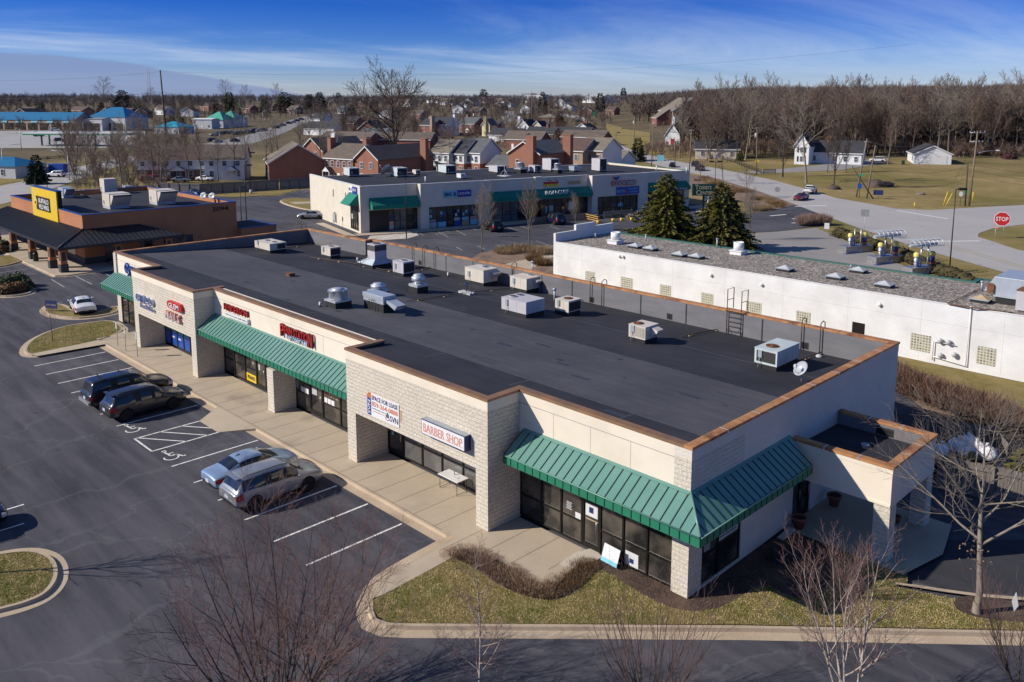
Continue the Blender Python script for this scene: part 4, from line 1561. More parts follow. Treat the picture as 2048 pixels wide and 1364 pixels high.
letters('P',1,M_red,(-29.85,PY-.05,4.75),(1,0,0),(0,0,1),t,'lettering',.16,.012,.48,.8,side=M_maroon)
letters('ENN STATIO',1,M_red,(-29.32,PY-.05,4.99),(1,0,0),(0,0,1),t,'lettering',.16,.004,2.7,.5,side=M_maroon)
letters('N',1,M_red,(-26.55,PY-.05,4.70),(1,0,0),(0,0,1),t,'lettering',.16,.012,.42,.84,side=M_maroon)
MB().box(-29.2,PY-.12,4.66,-26.65,PY-.005,4.97).build('panel',M_cyan,t)
letters('EAST COAST SUBS',1,M_white,(-29.1,PY-.16,4.70),(1,0,0),(0,0,1),t,'small_lettering',.04,.004,2.4,.22)
letters('EAST COAST SUBS',1,M_blue,(-29.13,PY-.135,4.68),(1,0,0),(0,0,1),t,'letter_edge',.02,.02,2.46,.28)
t=thing('wall_sign','blue emblem with small blue letters on the far left bay','sign',(-56,0,4.9))
mb=MB()
mb.tube([(-56.55+.36*cos(a),-.1,5.2+.36*sin(a)) for a in [k*.4 for k in range(16)]],.13,6)
mb.tube([(-56.55+.16*cos(a),-.1,5.2+.16*sin(a)) for a in [1+k*.4 for k in range(10)]],.07,6)
mb.tube([(-56.2,-.1,5.0),(-56.1,-.1,4.72),(-56.4,-.1,4.6)],.11,6)
mb.build('emblem',M_blue,t)
letters('PHONE',1,M_blue,(-55.9,-.05,5.12),(1,0,0),(0,0,1),t,'lettering',.12,.01,3.0,.38)
t=thing('lease_banner','white to-let banner with orange phone number','banner',(-17,BY0,3.1))
MB().box(-18.12,BY0-.04,3.1,-15.75,BY0-.004,4.3).build('sheet',M_white,t)
MB().box(-18.46,BY0-.045,3.12,-18.125,BY0-.004,4.12).build('side_strip',M_blue,t)
MB().add([(-18.52,BY0-.046,4.12),(-18.12,BY0-.046,4.0),(-18.12,BY0-.046,4.26),(-18.3,BY0-.046,4.36)],[(0,1,2,3)]).build('side_tip',M_orange,t)
letters('SVN',1,M_white,(-18.18,BY0-.052,3.2),(0,0,1),(-1,0,0),t,'lettering',.008,.008,.72,.2)
letters('SPACE FOR LEASE',1,M_navy,(-18.06,BY0-.045,4.0),(1,0,0),(0,0,1),t,'lettering',.008,.006,2.22,.24)
letters('859-264-0888',1,M_orange,(-18.06,BY0-.045,3.67),(1,0,0),(0,0,1),t,'lettering',.008,.006,2.22,.25)
letters('Paul Ray Smith, Advisor',1,M_grey,(-18.04,BY0-.045,3.5),(1,0,0),(0,0,1),t,'small_lettering',.006,0,1.2,.09)
letters('paul.smith@svn.com',1,M_pink,(-17.95,BY0-.045,3.38),(1,0,0),(0,0,1),t,'small_lettering',.006,0,1.0,.07)
letters('SVN',1,M_navy,(-16.5,BY0-.045,3.24),(1,0,0),(0,0,1),t,'logo_lettering',.008,0.005,.68,.3)
mb=MB()
for k,hh in enumerate((.16,.25,.3,.2)):
 mb.box(-16.84+k*.07,BY0-.05,3.36,-16.8+k*.07,BY0-.042,3.36+hh)
mb.build('logo',M_navy,t)
mb=MB()
mb.tube([(-16.72+.17*cos(a),BY0-.046,3.36+.12*sin(a)) for a in [pi+k*pi/6 for k in range(7)]],.018,5)
mb.build('logo',M_red,t)
MB().box(-15.74,BY0-.006,3.45,-15.55,BY0-.003,4.05).build('old_stain',M_tanstain,t)
t=thing('wall_sign','white lit box sign of the barber with faded red letters','sign',(-12.35,BY0,3.4))
MB().box(-13.55,BY0-.36,3.56,-10.4,BY0-.004,4.32).build('box',M_navy,t,bevel=.015)
MB().box(-13.5,BY0-.372,3.61,-10.45,BY0-.362,4.27).build('face',M_white,t)
MB().box(-13.55,BY0-.355,4.322,-10.4,BY0-.01,4.328).build('box_top',M_galv_dull,t)
letters('BARBER SHOP',1,M_pink,(-13.38,BY0-.374,3.73),(1,0,0),(0,0,1),t,'lettering',.01,.008,2.8,.42)
mb=MB()
for k in range(22):
 x=-13.4+k*.133
 if k in (12,13):
  continue
 mb.box(x,BY0-.382,3.722,x+.085,BY0-.373,3.75)
mb.build('serif',M_pink,t)
# plant on the roofs
def projx(p):
 d=Vector(p)-CAM
 return 1024+FPX*d.dot(_rt)/d.dot(_fw)
def on_roof(px,py,f=RZ):
 y=8.0
 for _ in range(25):
  p=GZ(px,py,f(y))
  y=p.y
 return Vector((p.x,p.y,f(y)))
def span(P,dx,dy,xt,m=8):
 lo,hi=0,m
 for _ in range(40):
  k=(lo+hi)/2
  x=projx((P[0]+dx*k,P[1]+dy*k,P[2]))
  if (x-xt)*(projx(P)-xt)>0:
   lo=k
  else:
   hi=k
 return lo
def ac_unit(P,sx,sy,h,label,mat,rz=0,fans=((.5,.5,.32),),coil=('right',),hood=None,curb=.25,group='rooftop air units',curbmat=None,rust=False,name='air_unit',frontcoil=.0):
 """packaged unit; P = near corner (front right) on the roof; body extends -x and +y in its own frame"""
 t=thing(name,label,'air conditioner',P,rz,group)
 c=MB()
 c.box(-sx-.06,-.06+.1,0-.1,.06-.1,sy+.06-.1,curb)
 c.bl('curb',curbmat or M_curb,t)
 b=MB()
 b.box(-sx,0,curb,0,sy,h-.03)
 b.box(-sx-.02,-.02,h-.03,.02,sy+.02,h)
 for k in (.38,.7):
  b.box(-sx*k-.008,-.004,curb+.06,-sx*k+.008,0,h-.08,1)
  b.box(0,sy*k-.008,curb+.06,.004,sy*k+.008,h-.08,1)
 b.bl('cabinet',[mat,M_grey],t,bevel=.012)
 for s in coil:
  g=MB()
  n=12
  if s=='right':
   y0,y1=sy*.45,sy*.95
   g.box(.002,y0,curb+.08,.008,y1,h-.12,1)
   for k in range(n):
    y=y0+(y1-y0)*(k+.5)/n
    g.box(.008,y-.02,curb+.08,.02,y+.005,h-.12,0)
  elif s=='rightall':
   g.box(.002,.06,curb+.08,.008,sy-.06,h-.12,1)
   for k in range(n):
    y=.06+(sy-.12)*(k+.5)/n
    g.box(.008,y-.02,curb+.08,.02,y+.01,h-.12,0)
  elif s=='front':
   g.box(-sx+.12,-.008,curb+.12,-.1,-.002,h-.12,1)
   for k in range(9):
    z=curb+.12+(h-curb-.24)*(k+.5)/9
    g.box(-sx+.12,-.02,z-.02,-.1,-.008,z+.008,0)
  elif s=='frontgrille':
   g.box(-sx+.1,-.008,curb+.1,-.08,-.002,h-.1,1)
   for k in range(11):
    z=curb+.1+(h-curb-.2)*(k+.5)/11
    g.box(-sx+.1,-.03,z-.012,-.08,-.008,z+.012,2)
   for k in range(12):
    x=-sx+.1+(sx-.18)*(k+.5)/12
    g.box(x-.01,-.034,curb+.1,x+.01,-.03,h-.1,2)
  g.bl('coil',[M_louvre,M_black,mat],t)
 for (fx,fy,r) in fans:
  f=MB()
  cx,cy=-sx*(1-fx),sy*fy
  f.lathe([(r,0),(r,.05),(r*.86,.05),(r*.84,.01),(.01,.01)],cx,cy,h,20,0)
  for k in range(5):
   f.lathe([(r*(.2+.15*k),.035),(r*(.2+.15*k)+.012,.05),(r*(.2+.15*k)+.024,.035)],cx,cy,h,16,1)
  f.lathe([(.09,0),(.09,.045),(.01,.05)],cx,cy,h,10,1)
  f.bl('fan_guard',[M_rust if rust else M_ac2,M_rust if rust else M_louvre],t)
 if hood:
  y0,y1,z0,z1,dx=hood
  f=MB()
  f.add([(.005,y0,z0),(.005,y1,z0),(.005,y1,z1),(.005,y0,z1),(dx,y0,z0+(z1-z0)*.55),(dx,y1,z0+(z1-z0)*.55),(dx,y1,z0+(z1-z0)*.75),(dx,y0,z0+(z1-z0)*.75)],
    [(0,4,7,3),(1,2,6,5),(3,7,6,2),(4,5,6,7),(0,1,5,4)])
  f.bl('hood',mat,t)
 k=MB().box(-sx*.82,-.07,curb+.35,-sx*.82+.22,-.003,curb+.75)
 k.tube([(-sx*.75,-.04,curb+.35),(-sx*.75,-.12,curb+.1),(-sx*.78,-.16,.03)],.018,5)
 k.bl('switch_box',M_galv_dull,t)
 return t
def ac_px(c,xl,xr,yt,label,mat,roof=RZ,**kw):
 P=on_roof(*c,roof)
 sx,sy=span(P,-1,0,xl),span(P,0,1,xr)
 h=hpx(P,yt)
 return ac_unit(P,sx,sy,h,label,mat,**kw)
ac_px((540,507),510,573,488,'low wide beige air unit nearest the far left parapet corner',M_ac,fans=((.3,.5,.28),(.75,.5,.28)),coil=('right',))
ac_px((661,518),643,682,496,'small beige air unit in the far corner before the parapet jog',M_ac,fans=((.5,.5,.3),),coil=('rightall',))
ac_px((807,554),786,830,525,'grey upright air unit with dark coil beside the tall unit',M_ac2,fans=((.5,.5,.3),),coil=('rightall',))
ac_px((967,573),930,995,541,'large cream air unit in front of the small dark dish',M_ac,fans=((.55,.72,.3),),coil=(),hood=(.8,1.6,.55,1.1,.35))
ac_px((1053,587),1020,1087,558,'large cream air unit just behind the pinkish one',M_ac,fans=((.55,.72,.3),),coil=(),hood=(.8,1.6,.5,1.0,.35))
ac_px((1052,637),1003,1089,605,'big pinkish grey air unit with two fans',M_ac2,fans=((.22,.35,.28),(.22,.7,.28)),coil=())
ac_px((1137,633),1110,1162,603,'small beige air unit right of the pinkish one',M_ac,fans=((.5,.5,.3),),coil=('rightall',),rust=True)
ac_px((1290,689),1257,1316,655,'beige air unit with slatted front and side hood',M_ac,fans=((.3,.35,.3),),coil=('frontgrille',),hood=(.5,1.1,.35,.95,.5),rust=True)
ac_px((1553,744),1508,1597,704,'pale blue grey air unit with rusty fan at the right end',M_ac3,fans=((.45,.32,.34),),coil=('front',),rust=True)
P=on_roof(745,538)
t=thing('air_unit','tall grey air unit on a flared metal base','air conditioner',P,0,'rooftop air units')
mb=MB().box(-2.2,0,-.1,0,2.0,.3)
mb.bl('curb',M_curb,t)
mb=MB()
mb.hexa([(-2.3,-.06,.3),(.06,-.06,.3),(.06,2.06,.3),(-2.3,2.06,.3)],[(-1.25,.35,.75),(-.1,.35,.75),(-.1,1.65,.75),(-1.25,1.65,.75)])
mb.bl('flared_base',M_galv_dull,t)
mb=MB().box(-1.2,.35,.752,-.1,1.6,2.0).box(-1.22,.33,2.0,-.08,1.62,2.05)
mb.box(-1.202,.348,1.45,-.098,1.602,1.95,1)
mb.bl('cabinet',[M_ac2,M_louvre],t,bevel=.01)
mb=MB().lathe([(.34,0),(.34,.05),(.3,.05),(.02,.02)],-.65,.95,2.05,18,0)
mb.bl('fan_guard',M_louvre,t)
mb=MB().tube([(-1.6,-.1,0),(-1.6,-.1,.9),(-1.2,-.1,1.05),(-1.2,.3,1.05)],.025,5)
mb.tube([(-2.2,-.1,0),(-2.2,-.1,.5),(-1.4,-.1,.95)],.02,5)
mb.bl('conduit',M_pipe,t)
def exhaust(P,r,h,label,kind):
 t=thing('exhaust_fan',label,'exhaust fan',P,0,'round exhaust fans on the roof')
 c=r*1.02
 MB().box(-c,-c,-.1,c,c,h*.34).bl('curb',M_curb,t)
 mb=MB()
 z=h*.34
 if kind=='tub':
  mb.box(-c*1.06,-c*1.06,z,c*1.06,c*1.06,z+h*.1)
  mb.lathe([(r*.9,h*.1),(r,h*.14),(r,h*.6),(r*1.04,h*.61),(r*.98,h*.63),(r*.7,h*.6)],0,0,z,22)
  mb.lathe([(r*.66,h*.58),(r*.66,h*.66),(r*.1,h*.68)],0,0,z,20)
  for a in (0,2.1,4.2):
   mb.cbox(r*1.02*cos(a),r*1.02*sin(a),z+h*.5,.06,.06,h*.12)
 else:
  mb.box(-c,-c,z,c,c,z+h*.14)
  mb.lathe([(r*.75,h*.14),(r*.55,h*.22),(r*.95,h*.32),(r,h*.36),(r,h*.52),(r*.78,h*.55),(r*.72,h*.55),(r*.72,h*.64),(r*.1,h*.66)],0,0,z,22)
  for a in (.5,2.6,4.7):
   mb.cbox(r*cos(a),r*sin(a),z+h*.34,.07,.07,h*.16)
 mb.bl('housing',M_alu,t)
 k=MB().tube([(-r*1.6,-r,0),(-r*1.6,-r,h*.4),(-r,-r*.8,h*.42)],.02,5)
 k.bl('conduit',M_pipe,t)
 return t
for (px,py,yt,r,kind,lab) in ((677,613,577,.62,'tub','drum shaped metal exhaust fan by the white vent pipe'),
         (757,590,566,.55,'mush','metal exhaust fan half hidden behind the blue grey box'),
         (837,584,548,.5,'mush','mushroom topped metal exhaust fan standing alone mid roof')):
 P=on_roof(px,py)
 exhaust(P,r,hpx(P,yt) ,lab,kind)
P=on_roof(767,627)
t=thing('air_intake_unit','blue grey sheet metal box with slanted intake hood','air intake',P)
sx,sy=span(P,-1,0,727),span(P,0,1,791)
h=hpx(P,594)
MB().box(-sx+.03,.03,-.1,-.03,sy-.03,.55).bl('curb',M_curb,t)
mb=MB().box(-sx,0,.55,0,sy,h-.28).box(-sx-.03,-.03,h-.28,.03,sy+.03,h)
mb.bl('cabinet',M_galv,t,bevel=.015)
mb=MB()
mb.add([(.004,.15,.75),(.004,sy-.1,.75),(.004,sy-.1,h-.2),(.004,.15,h-.2),(1.0,.15,h-.75),(1.0,sy-.1,h-.75),(1.25,sy-.1,h-.45),(1.25,.15,h-.45)],
  [(0,4,7,3),(1,2,6,5),(3,7,6,2),(4,5,6,7),(0,1,5,4)])
mb.bl('hood',M_galv,t)
mb=MB().tube([(-1.4,-.12,0),(-1.4,-.12,.75),(-1.0,-.12,.8),(-.75,-.12,.55),(-.7,-.12,0)],.022,5)
mb.bl('conduit',M_pipe,t)
# vent pipes
for k,(px,py,yt,cap,lab) in enumerate((
  (640,613,604,0,'white vent pipe left of the drum shaped exhaust fan'),(692,498,485,0,'white vent pipe by the parapet behind the small beige unit'),
  (736,500,487,0,'white vent pipe half hidden behind the tall grey unit'),(865,524,513,0,'white vent pipe before the middle of the rear parapet'),
  (896,553,545,0,'short white vent pipe left of the large cream unit'),(1146,583,572,0,'white vent pipe by the parapet left of the scupper'),
  (1065,547,525,1,'metal flue with cap behind the large cream unit'),(1101,571,555,1,'dark capped flue by the rear parapet'),(1109,603,580,1,'thin metal flue left of the small beige unit'),
  (715,528,515,0,'white vent pipe in front of the tall grey unit'))):
 P=on_roof(px,py)
 h=hpx(P,yt)
 t=thing('vent_pipe',lab,'vent pipe',P,0,'vent pipes on the black roof')
 m=M_pvc if not cap else M_galv_dull
 MB().cyl(0,0,-.1,h,.07,.07,10).bl('pipe',m,t)
 if cap:
  MB().lathe([(.05,-.03),(.14,-.02),(.14,.12),(.03,.16)],0,0,h,12).bl('cap',m,t)
 MB().cyl(0,0,-.1,.1,.11,.09,10).bl('collar',M_curb,t)
# dishes
def dish(P,r,az,el,label,mat=M_dish,mast=.5):
 t=thing('satellite_dish',label,'satellite dish',P)
 MB().tube([(0,0,0),(0,0,mast),(.03,.05,mast+.15)],.035,6).bl('mast',M_galv_dull,t)
 D=Vector((cos(el)*sin(az),cos(el)*cos(az),sin(el)))
 R=D.to_track_quat('Z','Y').to_matrix().to_4x4()
 mb=MB()
 mb.lathe([(.02,-.0),(r*.5,.035),(r,.13),(r*1.0,.15),(r*.5,.055),(.02,.02)],0,0,0,18)
 c=Vector((0,0,mast+.15))
 mb.v=[tuple(c+R @ Vector(v)) for v in mb.v]
 mb.bl('reflector',mat,t)
 mb=MB()
 e=c+D*r*1.3+Vector((0,0,-.1))
 mb.tube([c+Vector((0,0,-.25)),e+Vector((0,0,-.3)),e],.022,5)
 mb.cbox(e.x,e.y,e.z-.05,.12,.16,.14)
 mb.bl('feed_arm',M_pvc,t)
 return t
dish(on_roof(1465,655),.42,radians(200),radians(38),'grey satellite dish beside the roof ladder',M_dish)
P=on_roof(1603,764)
dish(P,.42,radians(205),radians(38),'grey satellite dish near the rusty right hand coping',M_dish)
dish(on_roof(943,540),.36,radians(20),radians(30),'small dark dish against the rear parapet',M_curb,.4)
P=on_roof(933,588)
t=thing('antenna_mount','small dish frame weighted with concrete blocks','antenna')
t.location=P
WM[t.name]=Matrix.Translation(P)
mb=MB()
for i in range(3):
 for j in range(2):
  mb.cbox(-.5+i*.45,-.1+j*.3,-.05,.4,.2,.22)
mb.bl('ballast_blocks',M_ltgrey,t)
mb=MB().tube([(0,0,.1),(.0,.05,.9)],.03,6).tube([(0,.05,.6),(-.5,-.2,.75)],.02,5)
mb.tube([(.6+.0*a,0.02,.1+.0) if False else (.3+.3*cos(a),.0,.45+.55*sin(a)) for a in [-.6+k*.42 for k in range(10)]],.025,5)
mb.bl('frame',M_pipe,t)
mb=MB().lathe([(.02,0),(.22,.05),(.23,.07),(.02,.03)],0,0,0,14)
mb.v=[(v[2]*.5+.05,v[0],v[1]+.75) for v in mb.v]
mb.bl('reflector',M_dish,t)
# roof ladder with handrails over the rear parapet
xl=on_roof(1505,660).x
t=thing('roof_ladder','dark steel ladder with tall handrails at the rear parapet','ladder',(xl,YB-.45,RZ(20)))
mb=MB()
zt=6.27-RZ(20)
for dx in (-.5,.5):
 mb.tube([(dx,0,0),(dx,0,zt+1.35),(dx,.75,zt+1.35),(dx,.75,zt+.02)],.028,6)
 mb.tube([(dx,0,zt+.65),(dx,.75,zt+.65)],.02,6)
for k in range(5):
 mb.tube([(-.5,0,.25+k*.3),(.5,0,.25+k*.3)],.018,6)
mb.tube([(-.5,-.0,.5),(-.2,-.25,.05)],.02,5).tube([(.5,-.0,.5),(.2,-.25,.05)],.02,5)
mb.bl('rails',M_pipe,t)
MB().box(-.75,-.05,zt+.004,.75,.5,zt+.05).bl('landing',M_coping,t)
for k,(px,py) in enumerate(((1632,690),(1662,700),(1240,597),(1262,602),(828,535),(850,540),(655,478),(662,480),(888,523),(1075,566))):
 P=on_roof(px,py)
 yy=YB-.42 if P.x>XJ else YB-1.12
 zt=6.27-RZ(20)
 mb=MB().tube([(0,-.05,0),(0,-.05,zt+.28),(0,.25,zt+.4),(0,.48,zt+.3),(0,.55,zt-.4)],.03,6)
 solo(mb,'parapet_pipe',M_pipe,'rusty gas pipe bent over the rear parapet','pipe',(P.x,yy,RZ(20)),0,'gas pipes bent over the rear parapet')
for k,(path,lab) in enumerate((
  (((812,605),(916,590),(1050,575),(1100,566)),'rusty gas line from the blue grey box across the roof'),
  (((1362,676),(1400,668),(1470,655)),'rusty gas line from the slatted unit to the ladder'),
  (((1480,660),(1560,677),(1628,690)),'rusty gas line along the foot of the rear parapet'),
  (((1597,725),(1630,712),(1662,700)),'rusty gas line behind the pale blue grey unit'),
  (((1162,603),(1200,597),(1240,590)),'rusty gas line right of the small beige unit'),
  (((620,516),(700,527),(760,540),(800,547)),'rusty gas line in front of the far units'),
  (((573,498),(620,490),(655,481)),'rusty gas line behind the low wide unit'),
  (((835,543),(880,530),(890,525)),'rusty gas line near the grey upright unit'))):
 pts=[on_roof(*p)+Vector((0,0,.1)) for p in path]
 t=thing('gas_line',lab,'gas line',pts[0]-Vector((0,0,.1)))
 MB().tube(pts,.03,6).build('pipe',M_pipe,t)
 for a,b in zip(pts,pts[1:]):
  n=max(1,int((b-a).length/2.2))
  for i in range(n):
   q=a.lerp(b,(i+.5)/n)
   MB().cbox(q.x,q.y,q.z-.13,.16,.3,.11).build('support_block',M_tanstain,t)
P=on_roof(581,552)
solo(MB().cbox(0,0,-.05,.55,.5,.28).cbox(0,0,.23,.6,.55,.03),'roof_hatch',M_rust,'small rusty square vent on the bare roof','vent',P)
for (px,py) in ((868,479+44),(1168,586),(1386,634),(1638,714)):
 P=on_roof(px,py)
 solo(MB().lathe([(.2,0),(.2,.05),(.12,.14),(.02,.16)],0,0,0,12),'roof_drain',M_ltgrey,'pale domed drain at the foot of the rear parapet','drain',P,0,'roof drains')
# vehicles
M_well=M_black
def car_cage(st):
 """st: list of (x, zlow, zbelt, ztop, half width, half roof width)"""
 v,f,m=[],[],[]
 K=8
 for (x,zl,zb,zt,wb,wt) in st:
  zs=zl+(zb-zl)*.55
  half=[(0,zl),(wb*.8,zl),(wb*.97,zl+.1),(wb,zs),(wb*.965,zb),(wt,zt-.05),(wt*.62,zt),(0,zt+.012)]
  for y,z in half:
   v.append((x,y,z))
  for y,z in reversed(half[1:-1]):
   v.append((x,-y,z))
 R=2*K-2
 return v,R
def make_car_meshes(kind):
 """body cage -> subdivided, wheel arches cut, split into body and glass meshes"""
 P=CARSPEC[kind]
 st=P['st']
 v,R=car_cage(st)
 bm=bmesh.new()
 bv=[bm.verts.new(p) for p in v]
 n=len(st)
 for i in range(n-1):
  ty=P['seg'][i]
  for j in range(R):
   a,b=i*R+j,i*R+(j+1) % R
   fc=bm.faces.new((bv[a],bv[b],bv[b+R],bv[a+R]))
   jj = j if j < 7 else R - 1 - j     # band 0..6 on either side
   mi=0
   if jj==4 and 'S' in ty:
    mi=3
   if jj==4 and 'P' in ty:
    mi=6
   if jj in (5,6) and 'F' in ty:
    mi=1
   if jj in (5,6) and 'B' in ty:
    mi=2
   if jj==3 and 'T' in ty:
    mi=4
   if jj==3 and 'H' in ty:
    mi=5
   if jj in (0,1) or (jj==2 and P.get('clad') and 'N' not in ty and False):
    mi=6
   fc.material_index=mi
   fc.smooth=True
 for i,rev in ((0,False),(n-1,True)):
  loop=[bv[i*R+j] for j in range(R)]
  for j in range(7):
   a,b,c,d=loop[j],loop[j+1],loop[(R-j-1) % R],loop[(R-j) % R]
   q=[a,b,c,d] if j>0 else [a,b,c]
   if j==6:
    q=[a,b,c] if False else [loop[6],loop[7],loop[8]]
   if rev:
    q=q[::-1]
   try:
    fc=bm.faces.new(q[::-1])
    fc.smooth=True
    fc.material_index=6 if j in (0,1) else 0
   except ValueError:
    pass
 bmesh.ops.recalc_face_normals(bm,faces=bm.faces)
 me=bpy.data.meshes.new('cage')
 bm.to_mesh(me)
 bm.free()
 o=bpy.data.objects.new('cage',me)
 COL.objects.link(o)
 for k in range(8):
  me.materials.append(bpy.data.materials[0])
 s=o.modifiers.new('s','SUBSURF')
 s.levels=s.render_levels=2
 cut=MB()
 rw,wx=P['rw'],P['wx']
 for x in wx:
  cut.lathe([(rw*1.14,-1.6),(rw*1.14,1.6)],x,0,rw*1.0,28,7,axis='y')
 cm=cut.mesh('cut',[bpy.data.materials[0]]*8)
 co=bpy.data.objects.new('cut',cm)
 COL.objects.link(co)
 bo=o.modifiers.new('b','BOOLEAN')
 bo.operation='DIFFERENCE'
 bo.object=co
 bo.solver='EXACT'
 dg=bpy.context.evaluated_depsgraph_get()
 ev=bpy.data.meshes.new_from_object(o.evaluated_get(dg))
 bpy.data.objects.remove(o)
 bpy.data.objects.remove(co)
 V=[tuple(q.co) for q in ev.vertices]
 out={}
 for p in ev.polygons:
  key=p.material_index if p.material_index<8 else 7
  out.setdefault(key,[]).append(tuple(p.vertices))
 res={}
 def pick(keys,test=None,rec=None):
  mb=MB()
  idx={}
  for key in keys:
   for f in out.get(key,()):
    c=sum((Vector(V[i]) for i in f),Vector())/len(f)
    if test and not test(c):
     continue
    ff=[]
    for i in f:
     if i not in idx:
      idx[i]=len(mb.v)
      mb.v.append(V[i])
     ff.append(idx[i])
    mb.f.append(tuple(ff))
    mb.m.append({0: 0,6: 1,7: 2}.get(key,0))
    mb.s.append(key != 7)
  return mb if mb.f else None
 res['body']=pick((0,6,7))
 res['windscreen']=pick((1,))
 res['rear_window']=pick((2,))
 res['glassL']=pick((3,),lambda c: c.y>0)
 res['glassR']=pick((3,),lambda c: c.y<0)
 res['tailL']=pick((4,),lambda c: c.y>0)
 res['tailR']=pick((4,),lambda c: c.y<0)
 res['headL']=pick((5,),lambda c: c.y>0)
 res['headR']=pick((5,),lambda c: c.y<0)
 bpy.data.meshes.remove(ev)
 return res
CARSPEC={
 'suv': dict(st=[(-2.44,.50,.98,1.02,.72,.55),(-2.40,.36,1.0,1.06,.90,.70),(-2.26,.30,1.05,1.12,.965,.74),(-2.02,.27,1.08,1.66,.975,.66),(-1.72,.25,1.07,1.72,.98,.68),(-.70,.22,1.03,1.75,.985,.70),(-.64,.22,1.03,1.75,.985,.70),(.30,.22,1.01,1.73,.985,.69),(.35,.22,1.01,1.725,.985,.69),(.62,.22,1.01,1.66,.98,.67),(.96,.22,1.02,1.42,.98,.70),(1.32,.23,1.03,1.13,.975,.74),(1.75,.25,1.0,1.08,.97,.74),(2.18,.28,.90,.98,.94,.70),(2.40,.34,.76,.86,.84,.60),(2.46,.45,.70,.76,.66,.5)],
    seg=['','T','BT','S','S','P','S','P','S','FS','F','','','H','',''],rw=.37,wx=(-1.45,1.42),L=4.9,W=1.97),
 'bigsuv': dict(st=[(-2.72,.55,1.05,1.1,.78,.6),(-2.68,.42,1.08,1.14,.95,.78),(-2.58,.38,1.12,1.2,1.0,.82),(-2.44,.34,1.14,1.86,1.0,.78),(-2.2,.3,1.14,1.92,1.0,.79),(-1.2,.28,1.13,1.95,1.0,.8),(-1.1,.28,1.13,1.95,1.0,.8),(-.05,.28,1.12,1.95,1.0,.8),(.05,.28,1.12,1.945,1.0,.8),(.5,.28,1.12,1.88,1.0,.77),(.85,.28,1.13,1.6,1.0,.78),(1.2,.28,1.15,1.28,.99,.8),(1.8,.3,1.14,1.24,.985,.8),(2.3,.32,1.08,1.16,.96,.76),(2.6,.4,.95,1.02,.9,.68),(2.66,.5,.85,.9,.75,.6)],
     seg=['','T','B','S','S','P','S','P','S','FS','F','','','H','',''],rw=.4,wx=(-1.6,1.55),L=5.3,W=2.0),
 'sedan': dict(st=[(-2.40,.48,.82,.86,.68,.5),(-2.36,.34,.86,.93,.84,.64),(-2.20,.27,.90,.985,.905,.70),(-1.82,.24,.93,1.03,.92,.70),(-1.62,.22,.94,1.06,.92,.68),(-.92,.2,.93,1.40,.92,.58),(-.55,.2,.92,1.45,.92,.60),(-.1,.2,.91,1.46,.92,.61),(-.02,.2,.91,1.46,.92,.61),(.35,.2,.91,1.41,.92,.59),(.78,.2,.92,1.23,.92,.63),(1.22,.2,.93,1.02,.915,.70),(1.7,.22,.88,.95,.905,.70),(2.12,.25,.76,.84,.87,.64),(2.34,.3,.64,.72,.76,.56),(2.40,.4,.58,.64,.6,.45)],
     seg=['','T','T','','B','S','S','P','S','FS','F','','H','H','',''],rw=.33,wx=(-1.38,1.40),L=4.8,W=1.84),
 'pickup': dict(st=[(-2.85,.6,1.12,1.16,.9,.86),(-2.82,.5,1.14,1.19,.98,.93),(-2.7,.45,1.14,1.2,1.0,.95),(-2.2,.42,1.14,1.2,1.0,.95),(-.98,.38,1.14,1.2,1.0,.95),(-.93,.38,1.14,1.26,1.0,.9),(-.82,.38,1.14,1.82,1.0,.78),(-.6,.38,1.14,1.88,1.0,.8),(-.1,.38,1.14,1.88,1.0,.8),(-.02,.38,1.14,1.88,1.0,.8),(.55,.38,1.14,1.82,1.0,.77),(1.2,.4,1.17,1.28,.99,.82),(1.8,.42,1.14,1.24,.985,.8),(2.5,.45,1.05,1.14,.95,.76),(2.72,.5,.9,.98,.88,.68)],
     seg=['T','T','','','','B','S','S','','S','F','','H','H',''],rw=.4,wx=(-1.75,1.75),L=5.6,W=2.0),
}
CARMESH={}
WHEELS={}
